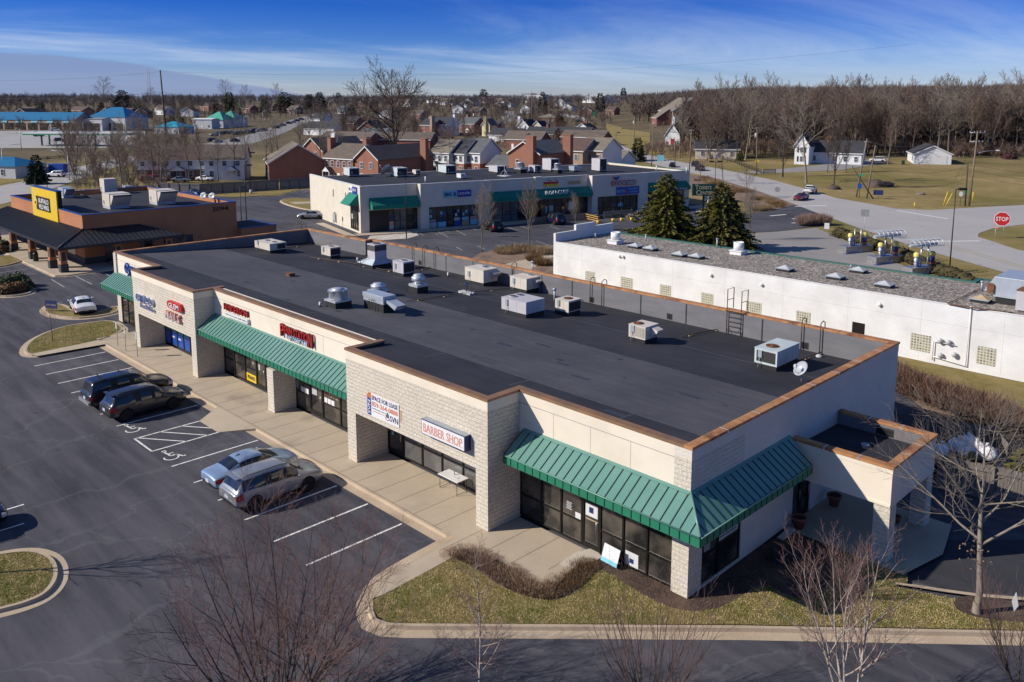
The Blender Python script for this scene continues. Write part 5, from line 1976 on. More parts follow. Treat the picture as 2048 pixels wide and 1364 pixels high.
def car(kind,paint,label,loc,rz,group=None,detail=True,rimstyle=5):
 if kind not in CARMESH:
  r=make_car_meshes(kind)
  CARMESH[kind]={k: (mb.mesh(k,{'body': [PAINT['silver'],M_trim,M_well],'windscreen': M_carglass,'rear_window': M_carglass,'glassL': M_carglass,'glassR': M_carglass,'tailL': M_tail,'tailR': M_tail,'headL': M_head,'headR': M_head}[k]) if mb else None) for k,mb in r.items()}
 S=CARSPEC[kind]
 t=thing({'suv': 'parked_car','bigsuv': 'parked_car','sedan': 'parked_car','pickup': 'pickup_truck'}[kind],label,'pickup truck' if kind=='pickup' else 'car',loc,rz,group)
 def part(me,name,parent=t,mat=None):
  ob=bpy.data.objects.new(name,me)
  COL.objects.link(ob)
  ob.parent=parent
  WM[ob.name]=WM[t.name]
  KIDS.setdefault(parent.name,[]).append(ob)
  if mat:
   ob.material_slots[0].link='OBJECT'
   ob.material_slots[0].material=mat
  return ob
 nm=dict(body='body',windscreen='windscreen',rear_window='rear_window',glassL='side_window',glassR='side_window',tailL='tail_light',tailR='tail_light',headL='headlight',headR='headlight')
 body=None
 for k,n in nm.items():
  me=CARMESH[kind].get(k)
  if me:
   b=part(me,n,mat=paint if k=='body' else None)
   if k=='body':
    body=b
 key=(kind,rimstyle)
 if key not in WHEELS:
  rw=S['rw']
  ty=MB().lathe([(rw*.66,-.11),(rw*.92,-.12),(rw,-.07),(rw,.07),(rw*.92,.12),(rw*.66,.11)],0,0,0,24,0,axis='y').mesh('tyre',M_tyre)
  rm=MB()
  rm.lathe([(rw*.67,.06),(rw*.70,.115),(rw*.64,.12),(rw*.6,.07),(rw*.1,.05)],0,0,0,24,1,axis='y')
  for i in range(rimstyle):
   a=2*pi*i/rimstyle
   for da in ((-.13,.13) if rimstyle==5 else (0,)):
    c,s_=cos(a+da),sin(a+da)
    w_=.028 if rimstyle==5 else .022
    p=[(c*rw*.12-s_*w_,.085,s_*rw*.12+c*w_),(c*rw*.12+s_*w_,.085,s_*rw*.12-c*w_),(c*rw*.66+s_*w_,.105,s_*rw*.66-c*w_),(c*rw*.66-s_*w_,.105,s_*rw*.66+c*w_)]
    rm.add(p+[(q[0],q[1]-.04,q[2]) for q in p],[(0,1,2,3),(3,2,1,0),(0,4,5,1),(2,6,7,3),(1,5,6,2),(3,7,4,0)],0)
  rm.lathe([(rw*.16,.06),(rw*.15,.1),(.01,.105)],0,0,0,12,0,axis='y')
  WHEELS[key]=(ty,rm.mesh('rim',[M_rim,M_black]))
 ty,rm=WHEELS[key]
 for x in S['wx']:
  for sgn in (1,-1):
   w_=part(ty,'wheel')
   w_.location=(x,sgn*(S['W']/2-.12),S['rw'])
   w_.rotation_euler=(0,0,0 if sgn>0 else pi)
   part(rm,'rim',w_)
 if detail:
  W=S['W']/2
  xm=1.0 if kind in ('suv','sedan') else .9
  zb=1.0 if kind=='suv' else S['st'][9][2]
  for sgn in (1,-1):
   mb=MB()
   mb.ball(xm-.12,sgn*(W+.09),zb+.08,.09,.13,.085,10)
   part(mb.mesh('mirror',paint),'mirror')
   mb=MB()
   for xx in ((-.75,.25) if kind != 'pickup' else (-.3,)):
    mb.box(xx,sgn*(W*.985),zb-.13,xx+.2,sgn*(W+.018),zb-.095)
    part(mb.mesh('door_handle',paint),'door_handle',body)
    mb=MB()
  xr=S['st'][0][0]
  zp=S['st'][0][2]
  mb=MB().box(xr-.014,-.17,zp-.3,xr+.03,.17,zp-.13)
  part(mb.mesh('number_plate',M_plate),'number_plate')
  if kind=='suv':
   mb=MB()
   for sgn in (1,-1):
    mb.tube([(-1.85,sgn*.62,1.68),(-1.6,sgn*.63,1.745),(.1,sgn*.64,1.765),(.5,sgn*.62,1.70)],.02,5)
   part(mb.mesh('roof_rails',M_trim),'roof_rails')
   mb=MB().box(-2.2,-.6,1.66,-1.98,.6,1.70)
   part(mb.mesh('spoiler',paint),'spoiler',body)
   mb=MB().hexa([(.1,-.35,1.744),(.5,-.33,1.722),(.5,.33,1.722),(.1,.35,1.744)],[(.1,-.35,1.752),(.5,-.33,1.712),(.5,.33,1.712),(.1,.35,1.752)])
  if kind=='bigsuv':
   mb=MB()
   for xx in (-1.7,-.4):
    mb.box(xx-.03,-.75,1.97,xx+.03,.75,2.0)
   part(mb.mesh('roof_rails',M_trim),'roof_rails')
   mb=MB().box(-2.8,-.9,.5,-2.6,.9,.7)
   part(mb.mesh('bumper',PAINT['olds']),'bumper')
  if kind=='sedan':
   mb=MB().add([(-.85,-.02,1.41),(-.6,-.02,1.445),(-.66,-.02,1.5),(-.85,.02,1.41),(-.6,.02,1.445),(-.66,.02,1.5)],[(0,1,2),(5,4,3),(0,2,5,3),(1,4,5,2)])
   part(mb.mesh('aerial_fin',M_trim),'aerial_fin')
  if kind=='pickup':
   mb=MB().box(-2.7,-.82,1.21,-1.02,.82,1.235)
   part(mb.mesh('bed_floor',M_black),'truck_bed')
 return t
def car_near(kind,paint,label,rear,front,**kw):
 """from the photo pixels of the ground under the rear and front end of the car's centre line"""
 a,b=G(*rear),G(*front)
 c=(a+b)/2
 rz=atan2(b.y-a.y,b.x-a.x)
 return car(kind,paint,label,(c.x,c.y,T(c.x,c.y)),rz,**kw)
def car_at(kind,paint,label,px,rz,group=None,detail=False,**kw):
 p=G(*px)
 return car(kind,paint,label,(p.x,p.y,p.z),rz,group,detail,**kw)
def stall(i):
 return (XS[i]+XS[i+1])/2
car('suv',PAINT['silver'],'silver grey SUV parked nose-in beside the pale blue sedan',(stall(2)-.05,-6.95,Z0),pi/2+.0)
car('sedan',PAINT['iceblue'],'pale ice blue sedan parked beside the silver SUV',(stall(3)+.1,-6.75,Z0),pi/2)
car('suv',PAINT['grey'],'dark grey SUV with dark windows in front of the longer black one',(stall(8),-7.0,Z0),pi/2+.02,rimstyle=11)
car('bigsuv',PAINT['charcoal'],'long boxy charcoal SUV parked behind the dark grey one',(stall(9)-.1,-6.9,Z0),pi/2)
p=GZ(166,622,Z0)
car('sedan',PAINT['white'],'white sedan parked by the small kerbed island',(p.x,p.y,Z0),radians(80)+pi/2)
p=GZ(-112,1078,Z0)
car('suv',PAINT['black'],'black car cut off by the left edge of the picture',(p.x,p.y,Z0),radians(88),rimstyle=11)
a=GZ(624,437,Z0)
car('sedan',PAINT['olds'],'old silver sedan beside the end wall of the second shop row',(a.x,a.y,Z0),radians(228))
car_at('suv',PAINT['black'],'dark hatchback parked in front of the bare young tree',(983,461),radians(165),detail=True)
car_at('suv',PAINT['navy'],'dark blue SUV parked before the ramp of the restaurant',(1108,447),radians(165),detail=True)
a=G(1602,400)
car('sedan',PAINT['red'],'dark red sedan driving down the main road',(a.x,a.y,a.z),radians(-83),detail=True)
a=G(1620,387)
car('pickup',PAINT['white'],'white pickup truck driving up the main road',(a.x,a.y,a.z),radians(103),detail=True)
car_at('suv',PAINT['white'],'white vehicle parked on the drive in front of the white garage',(1755,324),radians(200),detail=True)
car_at('suv',PAINT['navy'],'dark van going away on the main road under the poles',(1392,333),radians(110))
car_at('sedan',PAINT['navy'],'dark blue car parked behind the brown restaurant',(388,391),radians(10),detail=True)
# bare winter trees
def rot_dir(d,ang,az):
 d=d.normalized()
 u=d.cross(Vector((0,0,1)))
 if u.length<1e-3:
  u=Vector((1,0,0))
 u.normalize()
 w_=d.cross(u)
 return (d*cos(ang)+(u*cos(az)+w_*sin(az))*sin(ang)).normalized()
def tree_mesh(seed,h,r0,clear=.25,limbs=9,kids=(7,6,4),ang=(.75,.7,.7),ratio=(.55,.5,.5),up=.12,wig=.22,stems=1,stemang=.25,twig=.012,top=1.0,droop=0.0,sides=(7,5,3,3),gap=.3):
 rnd=random.Random(seed)
 tr,cr=MB(),MB()
 maxlev=len(kids)
 def branch(p,d,L,r,lev,first=0.0,nk=0,endr=.25):
  n=(7,5,4,3,2)[min(lev,4)]
  pts,rs=[p.copy()],[r]
  d=d.normalized()
  re=max(twig*.5,r*endr)
  for i in range(n):
   wv=Vector((rnd.uniform(-1,1),rnd.uniform(-1,1),rnd.uniform(-.7,.9)))
   d=(d+wv*wig*(.5 if lev==0 else 1)+Vector((0,0,up if lev else .1))-Vector((0,0,droop*(lev>=maxlev)))).normalized()
   p=p+d*L/n
   pts.append(p.copy())
   rs.append(r+(re-r)*(i+1)/n)
  (tr if lev<=1 else cr).tube(pts,rs,sides[min(lev,len(sides)-1)],caps=False)
  if nk==0 or lev>=maxlev+0:
   return
  for k in range(nk):
   t=first+(1-first)*((k+rnd.uniform(.1,.9))/nk)
   i=min(n-1,int(t*n))
   u=t*n-i
   q=pts[i].lerp(pts[i+1],u)
   rr=rs[i]+(rs[i+1]-rs[i])*u
   dd=(pts[i+1]-pts[i]).normalized()
   az=k*2.4+rnd.uniform(-.5,.5)
   aa=ang[min(lev,len(ang)-1)]*rnd.uniform(.7,1.25)
   cd_=rot_dir(dd,aa,az)
   ratio_=ratio[min(lev,len(ratio)-1)]
   cl_=L*ratio_*(1.15-.65*t if lev==0 else 1.1-.5*t)*rnd.uniform(.75,1.2)
   branch(q,cd_,cl_,max(twig,rr*(.62 if lev==0 else .55)),lev+1,gap*.6,kids[lev] if lev<len(kids) else 0)
 for s in range(stems):
  a=s*2*pi/max(1,stems)+rnd.uniform(-.4,.4)
  d=rot_dir(Vector((0,0,1)),(stemang*rnd.uniform(.6,1.2)) if stems>1 else .03,a)
  p=Vector((cos(a)*r0*.8,sin(a)*r0*.8,-.1)) if stems>1 else Vector((0,0,-.1))
  branch(p,d,h*(rnd.uniform(.82,1) if stems>1 else 1)*top,r0,0,clear,limbs,.12)
 if stems==1:
  tr.tube([(0,0,-.15),(0,0,r0*1.2),(0,0,r0*3)],[r0*1.5,r0*1.12,r0],8,caps=False)
 return tr,cr
TREES={}
def bare_tree(key,loc,rz=0,scale=1.0,label='',group=None,mats=(None,None),gen=None,name='bare_tree'):
 if key not in TREES:
  tr,cr=gen()
  TREES[key]=(tr.mesh('trunk',mats[0]),cr.mesh('crown',mats[1]))
 t=thing(name,label,'tree',loc,rz,group)
 t.scale=(scale,)*3 if not isinstance(scale,tuple) else scale
 for nm,me in zip(('trunk','crown'),TREES[key]):
  ob=bpy.data.objects.new(nm,me)
  COL.objects.link(ob)
  ob.parent=t
 return t
# the trees along the bottom of the picture, standing on the near verge
p=G(556,1470)
h=hpx(p,1072)
bare_tree('near_bush',(p.x,p.y,0),0,1,'wide bare tree with dense reddish twigs at the bottom left of centre',None,(M_barkdk,M_twig_red),
   lambda: tree_mesh(11,h*1.08,.055,.08,11,(8,7,4),(.6,.6,.6),(.46,.5,.5),.03,.12,14,.85,.0042,1.0,sides=(6,4,3,3)))
p=G(957,1420)
h=hpx(p,1110)
bare_tree('near_birch',(p.x,p.y,0),.3,1,'thin single birch with a pale trunk below the mulch bed',None,(M_birch,M_twig_birch),
   lambda: tree_mesh(21,h,.05,.1,26,(8,5,3),(1.0,.7,.7),(.27,.5,.5),.03,.12,1,.2,.004))
p=G(1300,1450)
h=hpx(p,1190)
bare_tree('near_shrub',(p.x,p.y,0),0,1,'bare reddish multi-stemmed shrub at the bottom right of centre',None,(M_barkdk,M_twig_red),
   lambda: tree_mesh(31,h*1.05,.026,.12,8,(6,4),(.45,.5,.6),(.45,.5,.5),.08,.1,18,.62,.0038))
p=G(1690,1440)
h=hpx(p,1090)
bare_tree('near_clump',(p.x,p.y,0),0,1,'birch clump with pale forked limbs at the bottom right',None,(M_birch,M_twig_birch),
   lambda: tree_mesh(42,h*1.0,.06,.2,9,(6,5,3),(.6,.6,.7),(.5,.5,.5),.08,.16,5,.38,.0045))
p=G(2040,1400)
h=hpx(p,1170)
bare_tree('near_edge',(p.x,p.y,0),0,1,'bare reddish shrub cut off by the bottom right corner',None,(M_barkdk,M_twig_red),
   lambda: tree_mesh(51,h,.03,.15,9,(6,4),(.5,.5,.6),(.5,.5,.5),.1,.12,12,.6,.004))
p=GZ(1953,1224,0)
h=hpx(p,822)
bare_tree('porch_tree',(p.x,p.y,0),1.0,1,'bare tree with a stout pale trunk beside the porch drive',None,(M_barkpale,M_twig_gr),
   lambda: tree_mesh(64,h*.9,.14,.36,16,(10,8,4),(1.15,.75,.7),(.72,.5,.5),.09,.2,1,.2,.0055))
mb=MB()
rnd=random.Random(5)
for k in range(60):
 a,r=rnd.uniform(1.5,4.5),rnd.uniform(.1,.8)
 z=rnd.uniform(1.9,2.9)
 c=Vector((r*cos(a),r*sin(a),z))
 u=Vector((rnd.uniform(-1,1),rnd.uniform(-1,1),rnd.uniform(-1,1))).normalized()*.045
 v=u.cross(Vector((rnd.uniform(-1,1),rnd.uniform(-1,1),1))).normalized()*.035
 mb.add([c-u,c+v,c+u,c-v],[(0,1,2,3)])
o_=bpy.data.objects.new('leaves',mb.mesh('leaves',M_mulch_leaf))
COL.objects.link(o_)
o_.parent=[q for q in bpy.data.objects if q.name.startswith('bare_tree')][-1] if False else bpy.data.objects['bare_tree.005']
p=GZ(1690,1195,0)
h=hpx(p,1100)
bare_tree('bed_shrub',(p.x,p.y,0),0,1,'bare ascending shrub in the dark bed before the porch',None,(M_bark,M_twig_birch),
   lambda: tree_mesh(71,h*1.2,.025,.15,7,(5,4),(.4,.5,.6),(.5,.5,.5),.1,.1,8,.5,.004))
p=GZ(105,681,0)
h=hpx(p,610)
YT=dict(young=lambda: tree_mesh(81,5.2,.07,.3,11,(6,4,3),(.75,.7,.7),(.5,.5,.5),.1,.15,1,.2,.009))
bare_tree('young',(p.x,p.y,0),0,h/5.2,'small bare tree in the grass island by the empty stalls',None,(M_bark,M_twig),YT['young'])
p=GZ(-70,1150,0)
bare_tree('young',(p.x,p.y,0),1,1.1,'bare tree in the bottom left island',None,(M_bark,M_twig))
vase=lambda: tree_mesh(91,6.5,.09,.28,16,(8,6,3),(.42,.5,.5),(.62,.5,.5),.12,.1,1,.2,.013)
for k,(px,py,yt,lab) in enumerate(((963,505,402,'vase shaped bare tree before the liquor shop windows'),(1058,497,396,'vase shaped bare tree before the green awning restaurant'),
          (1152,462,405,'thin bare tree by the restaurant ramp'),(1500,480,400,'bare twiggy tree to the right of the second spruce'))):
 p=G(px,py)
 bare_tree('vase',p,k*1.3,hpx(p,yt)/6.4,lab,'car park trees' if k<2 else None,(M_bark,M_twig_gr),vase)
spread=lambda: tree_mesh(101,8.0,.13,.3,12,(7,5,3),(.85,.7,.7),(.5,.5,.5),.08,.15,1,.2,.02)
for k,(px,py,yt,lab) in enumerate(((1492,396,340,'bare street tree on the mulch bank beside the round sign'),(1446,368,300,'bare street tree on the bank above the green sign'),(1400,362,312,'small bare street tree at the bend of the road'),
          (1085,245,205,'bare tree beside the far street'))):
 p=G(px,py)
 bare_tree('spread',p,k*2.1,hpx(p,yt)/7.8,lab,'street trees' if k<3 else None,(M_bark,M_twig),spread)
# the great oak behind the second shop row
p=G(795,345)
h=hpx(p,172)
bare_tree('oak',p,2.2,1,'huge spreading bare oak towering over the brick houses',None,(M_barkdk,M_twig_dk),
   lambda: tree_mesh(111,h*.97,h*.03,.26,18,(10,8,5),(1.0,.75,.7),(.66,.5,.5),.09,.17,1,.2,.055))
# tall thin trees between the fence and the brick houses
tall=lambda: tree_mesh(121,14,.2,.35,12,(6,4,3),(.6,.6,.7),(.42,.5,.5),.14,.14,1,.2,.028)
tall2=lambda: tree_mesh(131,14,.2,.4,9,(6,4,3),(.8,.6,.7),(.45,.5,.5),.14,.16,1,.2,.028)
for k,(px,py,yt) in enumerate(((308,368,255),(318,366,262),(332,366,270),(378,362,262),(405,365,275),(437,362,280),(470,360,232),(492,360,270),(532,356,255),(548,350,270),(562,352,240),(600,350,262),(640,348,250),(648,346,262),(668,346,268),(683,346,275),(895,330,285),(1120,330,280),(1010,330,288))):
 p=G(px,py)
 hh=hpx(p,yt)
 bare_tree('tall' if k % 2 else 'tall2',p,k*1.1,hh/13.6,'tall thin bare tree between the timber fence and the brick houses','thin trees behind the timber fence',(M_bark,M_twig_gr),tall if k % 2 else tall2)
# woods
WG=[lambda: tree_mesh(201,17,.24,.22,15,(8,6,3),(.62,.6,.7),(.44,.5,.5),.12,.14,1,.2,.04),
  lambda: tree_mesh(211,17,.28,.28,13,(9,6,3),(.8,.65,.7),(.48,.5,.5),.12,.16,1,.2,.04),
  lambda: tree_mesh(221,17,.22,.2,18,(7,6,3),(.5,.55,.7),(.4,.5,.5),.14,.12,1,.2,.04),
  lambda: tree_mesh(231,17,.22,.15,9,(7,6,3),(.6,.6,.7),(.48,.5,.5),.1,.14,3,.25,.04),
  lambda: tree_mesh(241,17,.26,.3,12,(8,7,3),(.9,.7,.7),(.5,.5,.5),.08,.18,1,.2,.04)]
WM_=[(M_bark,M_twig),(M_bark,M_twig_gr),(M_barkdk,M_twig_dk),(M_bark,M_twig),(M_barkpale,M_twig_gr)]
rnd=random.Random(77)
def wood(px,py,hh,label,group,v=None):
 p=G(px,py)
 v=rnd.randrange(5) if v is None else v
 s=hh/16.5
 return bare_tree('wood%d' % v,p,rnd.uniform(0,6),(s*rnd.uniform(.9,1.15),s*rnd.uniform(.9,1.15),s),label,group,WM_[v],WG[v])
LW='bare tree in the brown wood beyond the white farmhouse and garage'
n=0
for row,(ya,yb,num) in enumerate(((318,324,17),(308,316,20),(298,306,22),(288,296,24),(278,286,24))):
 for k in range(num):
  px=1300+(2080-1300)*(k+rnd.uniform(.1,.9))/num
  py=rnd.uniform(ya,yb)
  if px<1400 and py>312:
   py -= 8
  if row==0 and (1555<px<1910):
   py -= 9
  if px>1920:
   py=min(py,306)
  if 1215<px<1405 and py<313:
   continue
  wood(px,py,rnd.uniform(13,21)+(row>2)*2*rnd.random(),LW,'trees of the wood on the right')
for (px,py,yt,lab,key) in ((1612,366,212,'large field tree with broken limbs before the white farmhouse',4),(1667,376,255,'bare tree with a brush heap at its foot in the field',2),(1776,329,235,'tall bare tree touching the front of the white garage',0),(1566,353,262,'slim bare tree left of the white farmhouse',2),(1655,345,275,'slim bare tree in front of the farmhouse porch',2),(1692,345,285,'slim dark bare tree by the farmhouse drive',2)):
 p=G(px,py)
 s=hpx(p,yt)/16.5
 bare_tree('wood%d' % key,p,px*.1,s,lab,None,WM_[key],WG[key])
for k in range(26):
 wood(rnd.uniform(145,330),rnd.uniform(318,384),rnd.uniform(7,13),'bare scrubby tree on the bank behind the brown restaurant','scrub trees behind the restaurant',rnd.choice((1,3,4)))
for k in range(48):
 px,py=rnd.uniform(600,1220),rnd.uniform(222,300)
 if 1000<px<1060 and py<250 or px>1130 and py>262:
  continue
 wood(px,py,rnd.uniform(7,13),'bare tree among the houses of the estate','trees among the houses')
for k in range(52):
 px,py=rnd.uniform(-20,700),rnd.uniform(207,250)
 if px>420 and py>232 or px<240 and py>225:
  continue
 wood(px,py,rnd.uniform(9,16),'bare tree on the far left skyline of the estate','trees towards the left skyline')
for (px,py,yt) in ((207,222,163),(455,212,166),(490,212,175),(553,208,172),(300,215,180)):
 p=G(px,py)
 bare_tree('spread',p,px,hpx(p,yt)/7.8,'taller bare tree standing out of the left skyline','skyline trees',(M_bark,M_twig),spread)
# evergreens
def conifer_mesh(seed,h,rb,layers=26,per=15,leaf=.34,shape=1.0,dens=7,asym=.15):
 rnd=random.Random(seed)
 tr,cr=MB(),MB()
 tr.tube([(0,0,-.1),(0,0,h*.5),(0,0,h*.97)],[h*.022,h*.014,.015],7)
 for i in range(layers):
  t=(i+.5)/layers
  z=h*(.03+.95*t)
  R=rb*(1-t)**shape*rnd.uniform(.86,1.1)+.12
  m=max(4,int(per*(1-t*.75)))
  for j in range(m):
   a=2*pi*j/m+rnd.uniform(-.25,.25)+i*.7
   Rj=R*rnd.uniform(.72,1.08)*(1+asym*sin(a*2+seed))
   c,s=cos(a),sin(a)
   tip=Vector((c*Rj,s*Rj,z-Rj*rnd.uniform(.08,.28)+.1*h*(t>.8)*.3))
   base=Vector((c*Rj*.12,s*Rj*.12,z+Rj*.05))
   tr.tube([base*.3+Vector((0,0,z*.7)),tip*.92+Vector((0,0,.02))],[.02,.006],3,caps=False)
   k=max(2,int(dens*Rj/rb*2.4+2))
   for q in range(k):
    u=.25+.75*(q+rnd.random())/k
    P=base.lerp(tip,u)
    for sd_ in (-1,1):
     side=Vector((-s,c,0))*sd_
     L=leaf*rnd.uniform(.7,1.25)*(1.1-.35*u)
     d=(side*.75+Vector((c,s,0))*.7+Vector((0,0,rnd.uniform(-.15,.5)))).normalized()*L
     nrm=Vector((rnd.uniform(-.4,.4),rnd.uniform(-.4,.4),1)).normalized()
     wv=d.cross(nrm).normalized()*L*.26
     o_=P+Vector((rnd.uniform(-.05,.05),rnd.uniform(-.05,.05),rnd.uniform(-.08,.08)))
     cr.add([o_,o_+d*.5+wv,o_+d,o_+d*.5-wv],[(0,1,2,3)])
     cr.add([o_,o_+d*.45+Vector((0,0,L*.25)),o_+d*.9,o_+d*.4-Vector((0,0,L*.2))],[(0,1,2,3)])
 return tr,cr
for k,(px,py,yt,wpx,lab,sd_) in enumerate(((1330,482,347,78,'dense olive green spruce left of the pair',1),(1441,488,366,72,'dense olive green spruce right of the pair',2))):
 p=G(px,py+14)
 h=hpx(p,yt)
 rb=wpx*dist(p)/FPX
 bare_tree('spruce%d' % k,p,k,1,lab,None,(M_barkdk,M_needle),lambda: conifer_mesh(sd_,h,rb,32,19,.55,.72,9),name='spruce_tree')
p=G(75,368)
h=hpx(p,310)
bare_tree('pine',p,0,1,'dark green pine beside the street behind the restaurant',None,(M_barkdk,M_needle_dk),lambda: conifer_mesh(7,h,2.9,16,12,.7,.6,6),name='pine_tree')
ever=lambda: conifer_mesh(9,10,3.0,14,10,.9,.55,5,.3)
ever2=lambda: conifer_mesh(12,10,3.6,20,11,.8,.42,5,.35)
for k,(px,py,yt,w,lab) in enumerate((
  (433,232,197,1,'dark spruce beside the brick house on the far left'),(460,228,184,2,'olive pine before the left skyline, left of the avenue'),(570,226,184,2,'tall olive pine just left of the avenue'),
  (640,222,184,3,'dark broad pine right of the avenue'),(620,220,188,2,'olive pine behind the avenue lamps'),(677,206,185,3,'small dark pine near the avenue crest'),(703,232,208,2,'olive pine beside the avenue bend'),
  (1085,228,183,1,'single dark spruce among the far roofs'),(1200,224,186,3,'dark pine at the top of the main road'),(967,205,178,3,'round dark pine on the centre skyline'),
  (83,228,206,2,'olive evergreen behind the blue roofed shops'),(203,226,205,2,'olive evergreen right of the brown roofs'),(140,232,217,3,'dark evergreen among the brown roofs'),(246,222,180,3,'tall dark pine on the left skyline'),(276,230,200,2,'olive evergreen left of the tall pole'),(345,250,232,2,'olive evergreen above the aqua roof'),(395,250,232,2,'olive evergreen beside the mint roofs'),(365,252,235,2,'olive evergreen between the aqua and mint roofs'),
  (480,232,215,1,'small dark spruce by the far red roof'),(1275,322,275,2,'loose olive evergreen by the tan garage'),(935,238,222,2,'evergreen behind the yellow house'),(1247,186,166,3,'dark pine top at the left end of the wood'),(530,225,200,2,'olive evergreen beside the first avenue lamps'),(1480,322,300,2,'small evergreen in the edge of the wood'))):
 p=G(px,py)
 bare_tree('ever%d' % w,p,k*1.7,(hpx(p,yt)/10*(1.25 if w != 1 else 1),hpx(p,yt)/10*(1.25 if w != 1 else 1),hpx(p,yt)/10),lab,None,(M_barkdk,M_needle_dk if w in (1,3) else M_needle_ol),ever if w==1 else ever2,name='evergreen_tree')
p=G(2000,292)
bare_tree('rusty',p,0,(1.7,1.7,hpx(p,225)/10),'rust brown broad tree at the right edge of the wood',None,(M_barkdk,M_twig_rust),lambda: conifer_mesh(15,10,3.8,11,12,1.0,.3,6,.35),name='rusty_tree')
p=G(1910,300)
bare_tree('rusty',p,2,(1.2,1.2,hpx(p,262)/10),'lower rust brown tree left of the broad one at the wood edge',None,(M_barkdk,M_twig_rust),name='rusty_tree')
p=G(1120,255)
bare_tree('rusty',p,2,(.9,.9,hpx(p,222)/10),'russet leaved tree beside the hip roofed brick house',None,(M_barkdk,M_twig_rust),name='rusty_tree')
# far woods: one mass each
def fuzz(seed,h=1.0):
 """very light bare crown: strokes fanning up from a trunk; returns vertex and triangle arrays"""
 rnd=random.Random(seed)
 v,f=[],[]
 def stroke(a,b,w0):
  d=(b-a)
  u=d.cross(Vector((rnd.uniform(-1,1),rnd.uniform(-1,1),.3))).normalized()*w0
  k=len(v)
  v.extend([tuple(a-u),tuple(a+u),tuple(b)])
  f.append((k,k+1,k+2))
 stroke(Vector((0,0,-.05)),Vector((0,0,.6)),.022)
 for i in range(16):
  a=rnd.uniform(0,2*pi)
  z0=rnd.uniform(.15,.55)
  e=Vector((cos(a)*rnd.uniform(.12,.34),sin(a)*rnd.uniform(.12,.34),z0+rnd.uniform(.15,.42)))
  s_=Vector((0,0,z0))
  stroke(s_,e,.010)
  for j in range(9):
   t=rnd.uniform(.2,1)
   q=s_.lerp(e,t)
   stroke(q,q+Vector((rnd.uniform(-.13,.13),rnd.uniform(-.13,.13),rnd.uniform(.02,.2))),.0075)
 return np.array(v),np.array(f)
FZ=[fuzz(300+i) for i in range(6)]
def far_wood(name,spots,mat,label):
 rs_=np.random.RandomState(4)
 V,F,o=[],[],0
 for (x,y,z,hh) in spots:
  v,f=FZ[rs_.randint(6)]
  a=rs_.uniform(0,6.28)
  w_=hh*rs_.uniform(.8,1.2)
  c,s=cos(a)*w_,sin(a)*w_
  q=np.empty_like(v)
  q[:,0]=v[:,0]*c-v[:,1]*s+x
  q[:,1]=v[:,0]*s+v[:,1]*c+y
  q[:,2]=v[:,2]*hh+z
  V.append(q); F.append(f+o); o += len(v)
 V,F=np.concatenate(V),np.concatenate(F)
 me=bpy.data.meshes.new(name)
 me.vertices.add(len(V)); me.vertices.foreach_set('co',V.ravel().astype('f'))
 me.loops.add(F.size); me.loops.foreach_set('vertex_index',F.ravel().astype('i'))
 me.polygons.add(len(F)); me.polygons.foreach_set('loop_start',np.arange(0,F.size,3,dtype='i'))
 me.polygons.foreach_set('loop_total',np.full(len(F),3,'i'))
 me.materials.append(mat)
 me.update(); me.validate()
 o_=bpy.data.objects.new(name,me)
 COL.objects.link(o_)
 o_['kind']='stuff'
 o_['label']=label
 return o_
rs_=np.random.RandomState(9)
def polar(az,r):
 d=Vector((sin(YAW+az),cos(YAW+az)))
 x,y=CAM.x+d.x*r,CAM.y+d.y*r
 return x,y
sp=[]
for k in range(2300):
 az=rs_.uniform(.145,.60)
 r=330+700*rs_.uniform(0,1)**1.3
 if az<.205 and r<560:
  continue
 x,y=polar(az,r)
 sp.append((x,y,T(x,y),rs_.uniform(15,21)))
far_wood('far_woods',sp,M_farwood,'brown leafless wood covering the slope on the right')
sp=[]
for k in range(5200):
 az=rs_.uniform(-.62,.62)
 r=rs_.uniform(850,2500)
 if az>.16 and r<1200:
  continue
 if r<1500 and rs_.rand()<.45:
  continue
 x,y=polar(az,r)
 sp.append((x,y,T(x,y),rs_.uniform(10,19)))
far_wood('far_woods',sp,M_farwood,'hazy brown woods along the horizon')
sp=[]
for k in range(700):
 az=rs_.uniform(-.60,.12)
 r=rs_.uniform(480,900)
 x,y=polar(az,r)
 px=1024+FPX*math.tan(az)
 if px>380 and px<700 and r<640:
  continue
 sp.append((x,y,T(x,y),rs_.uniform(5,10)))
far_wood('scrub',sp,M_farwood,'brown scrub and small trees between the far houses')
# second shop row, turned to the first
BA=Vector((-86.71,44.47,Z0))
BRZ=atan2(.96817,.2503)
MB.LOCAL=True
bb=thing('retail_building','tan shop row across the rear car park with teal canvas awnings','building',BA,BRZ)
BH=7.15
BW,BD=64.2,25.0
BO=-1.2
def canvas(parent,x0,x1,y,out,zt,ze,zv,axis='x',mat=None):
 mb=MB()
 P=(lambda s,o_,z: (s,y-o_,z)) if axis=='x' else (lambda s,o_,z: (y-o_,s,z))
 a,b,c,d=P(x0,0,zt),P(x0,out,ze),P(x1,out,ze),P(x1,0,zt)
 e,f,g,h=P(x0,0,zv),P(x0,out,zv),P(x1,out,zv),P(x1,0,zv)
 fs=[(0,1,2,3),(1,5,6,2),(0,4,5,1),(3,2,6,7)]
 if axis != 'x':
  fs=[tuple(reversed(q)) for q in fs]
 mb.add([a,b,c,d,e,f,g,h],fs)
 return mb.build('awning',mat or M_teal,parent)
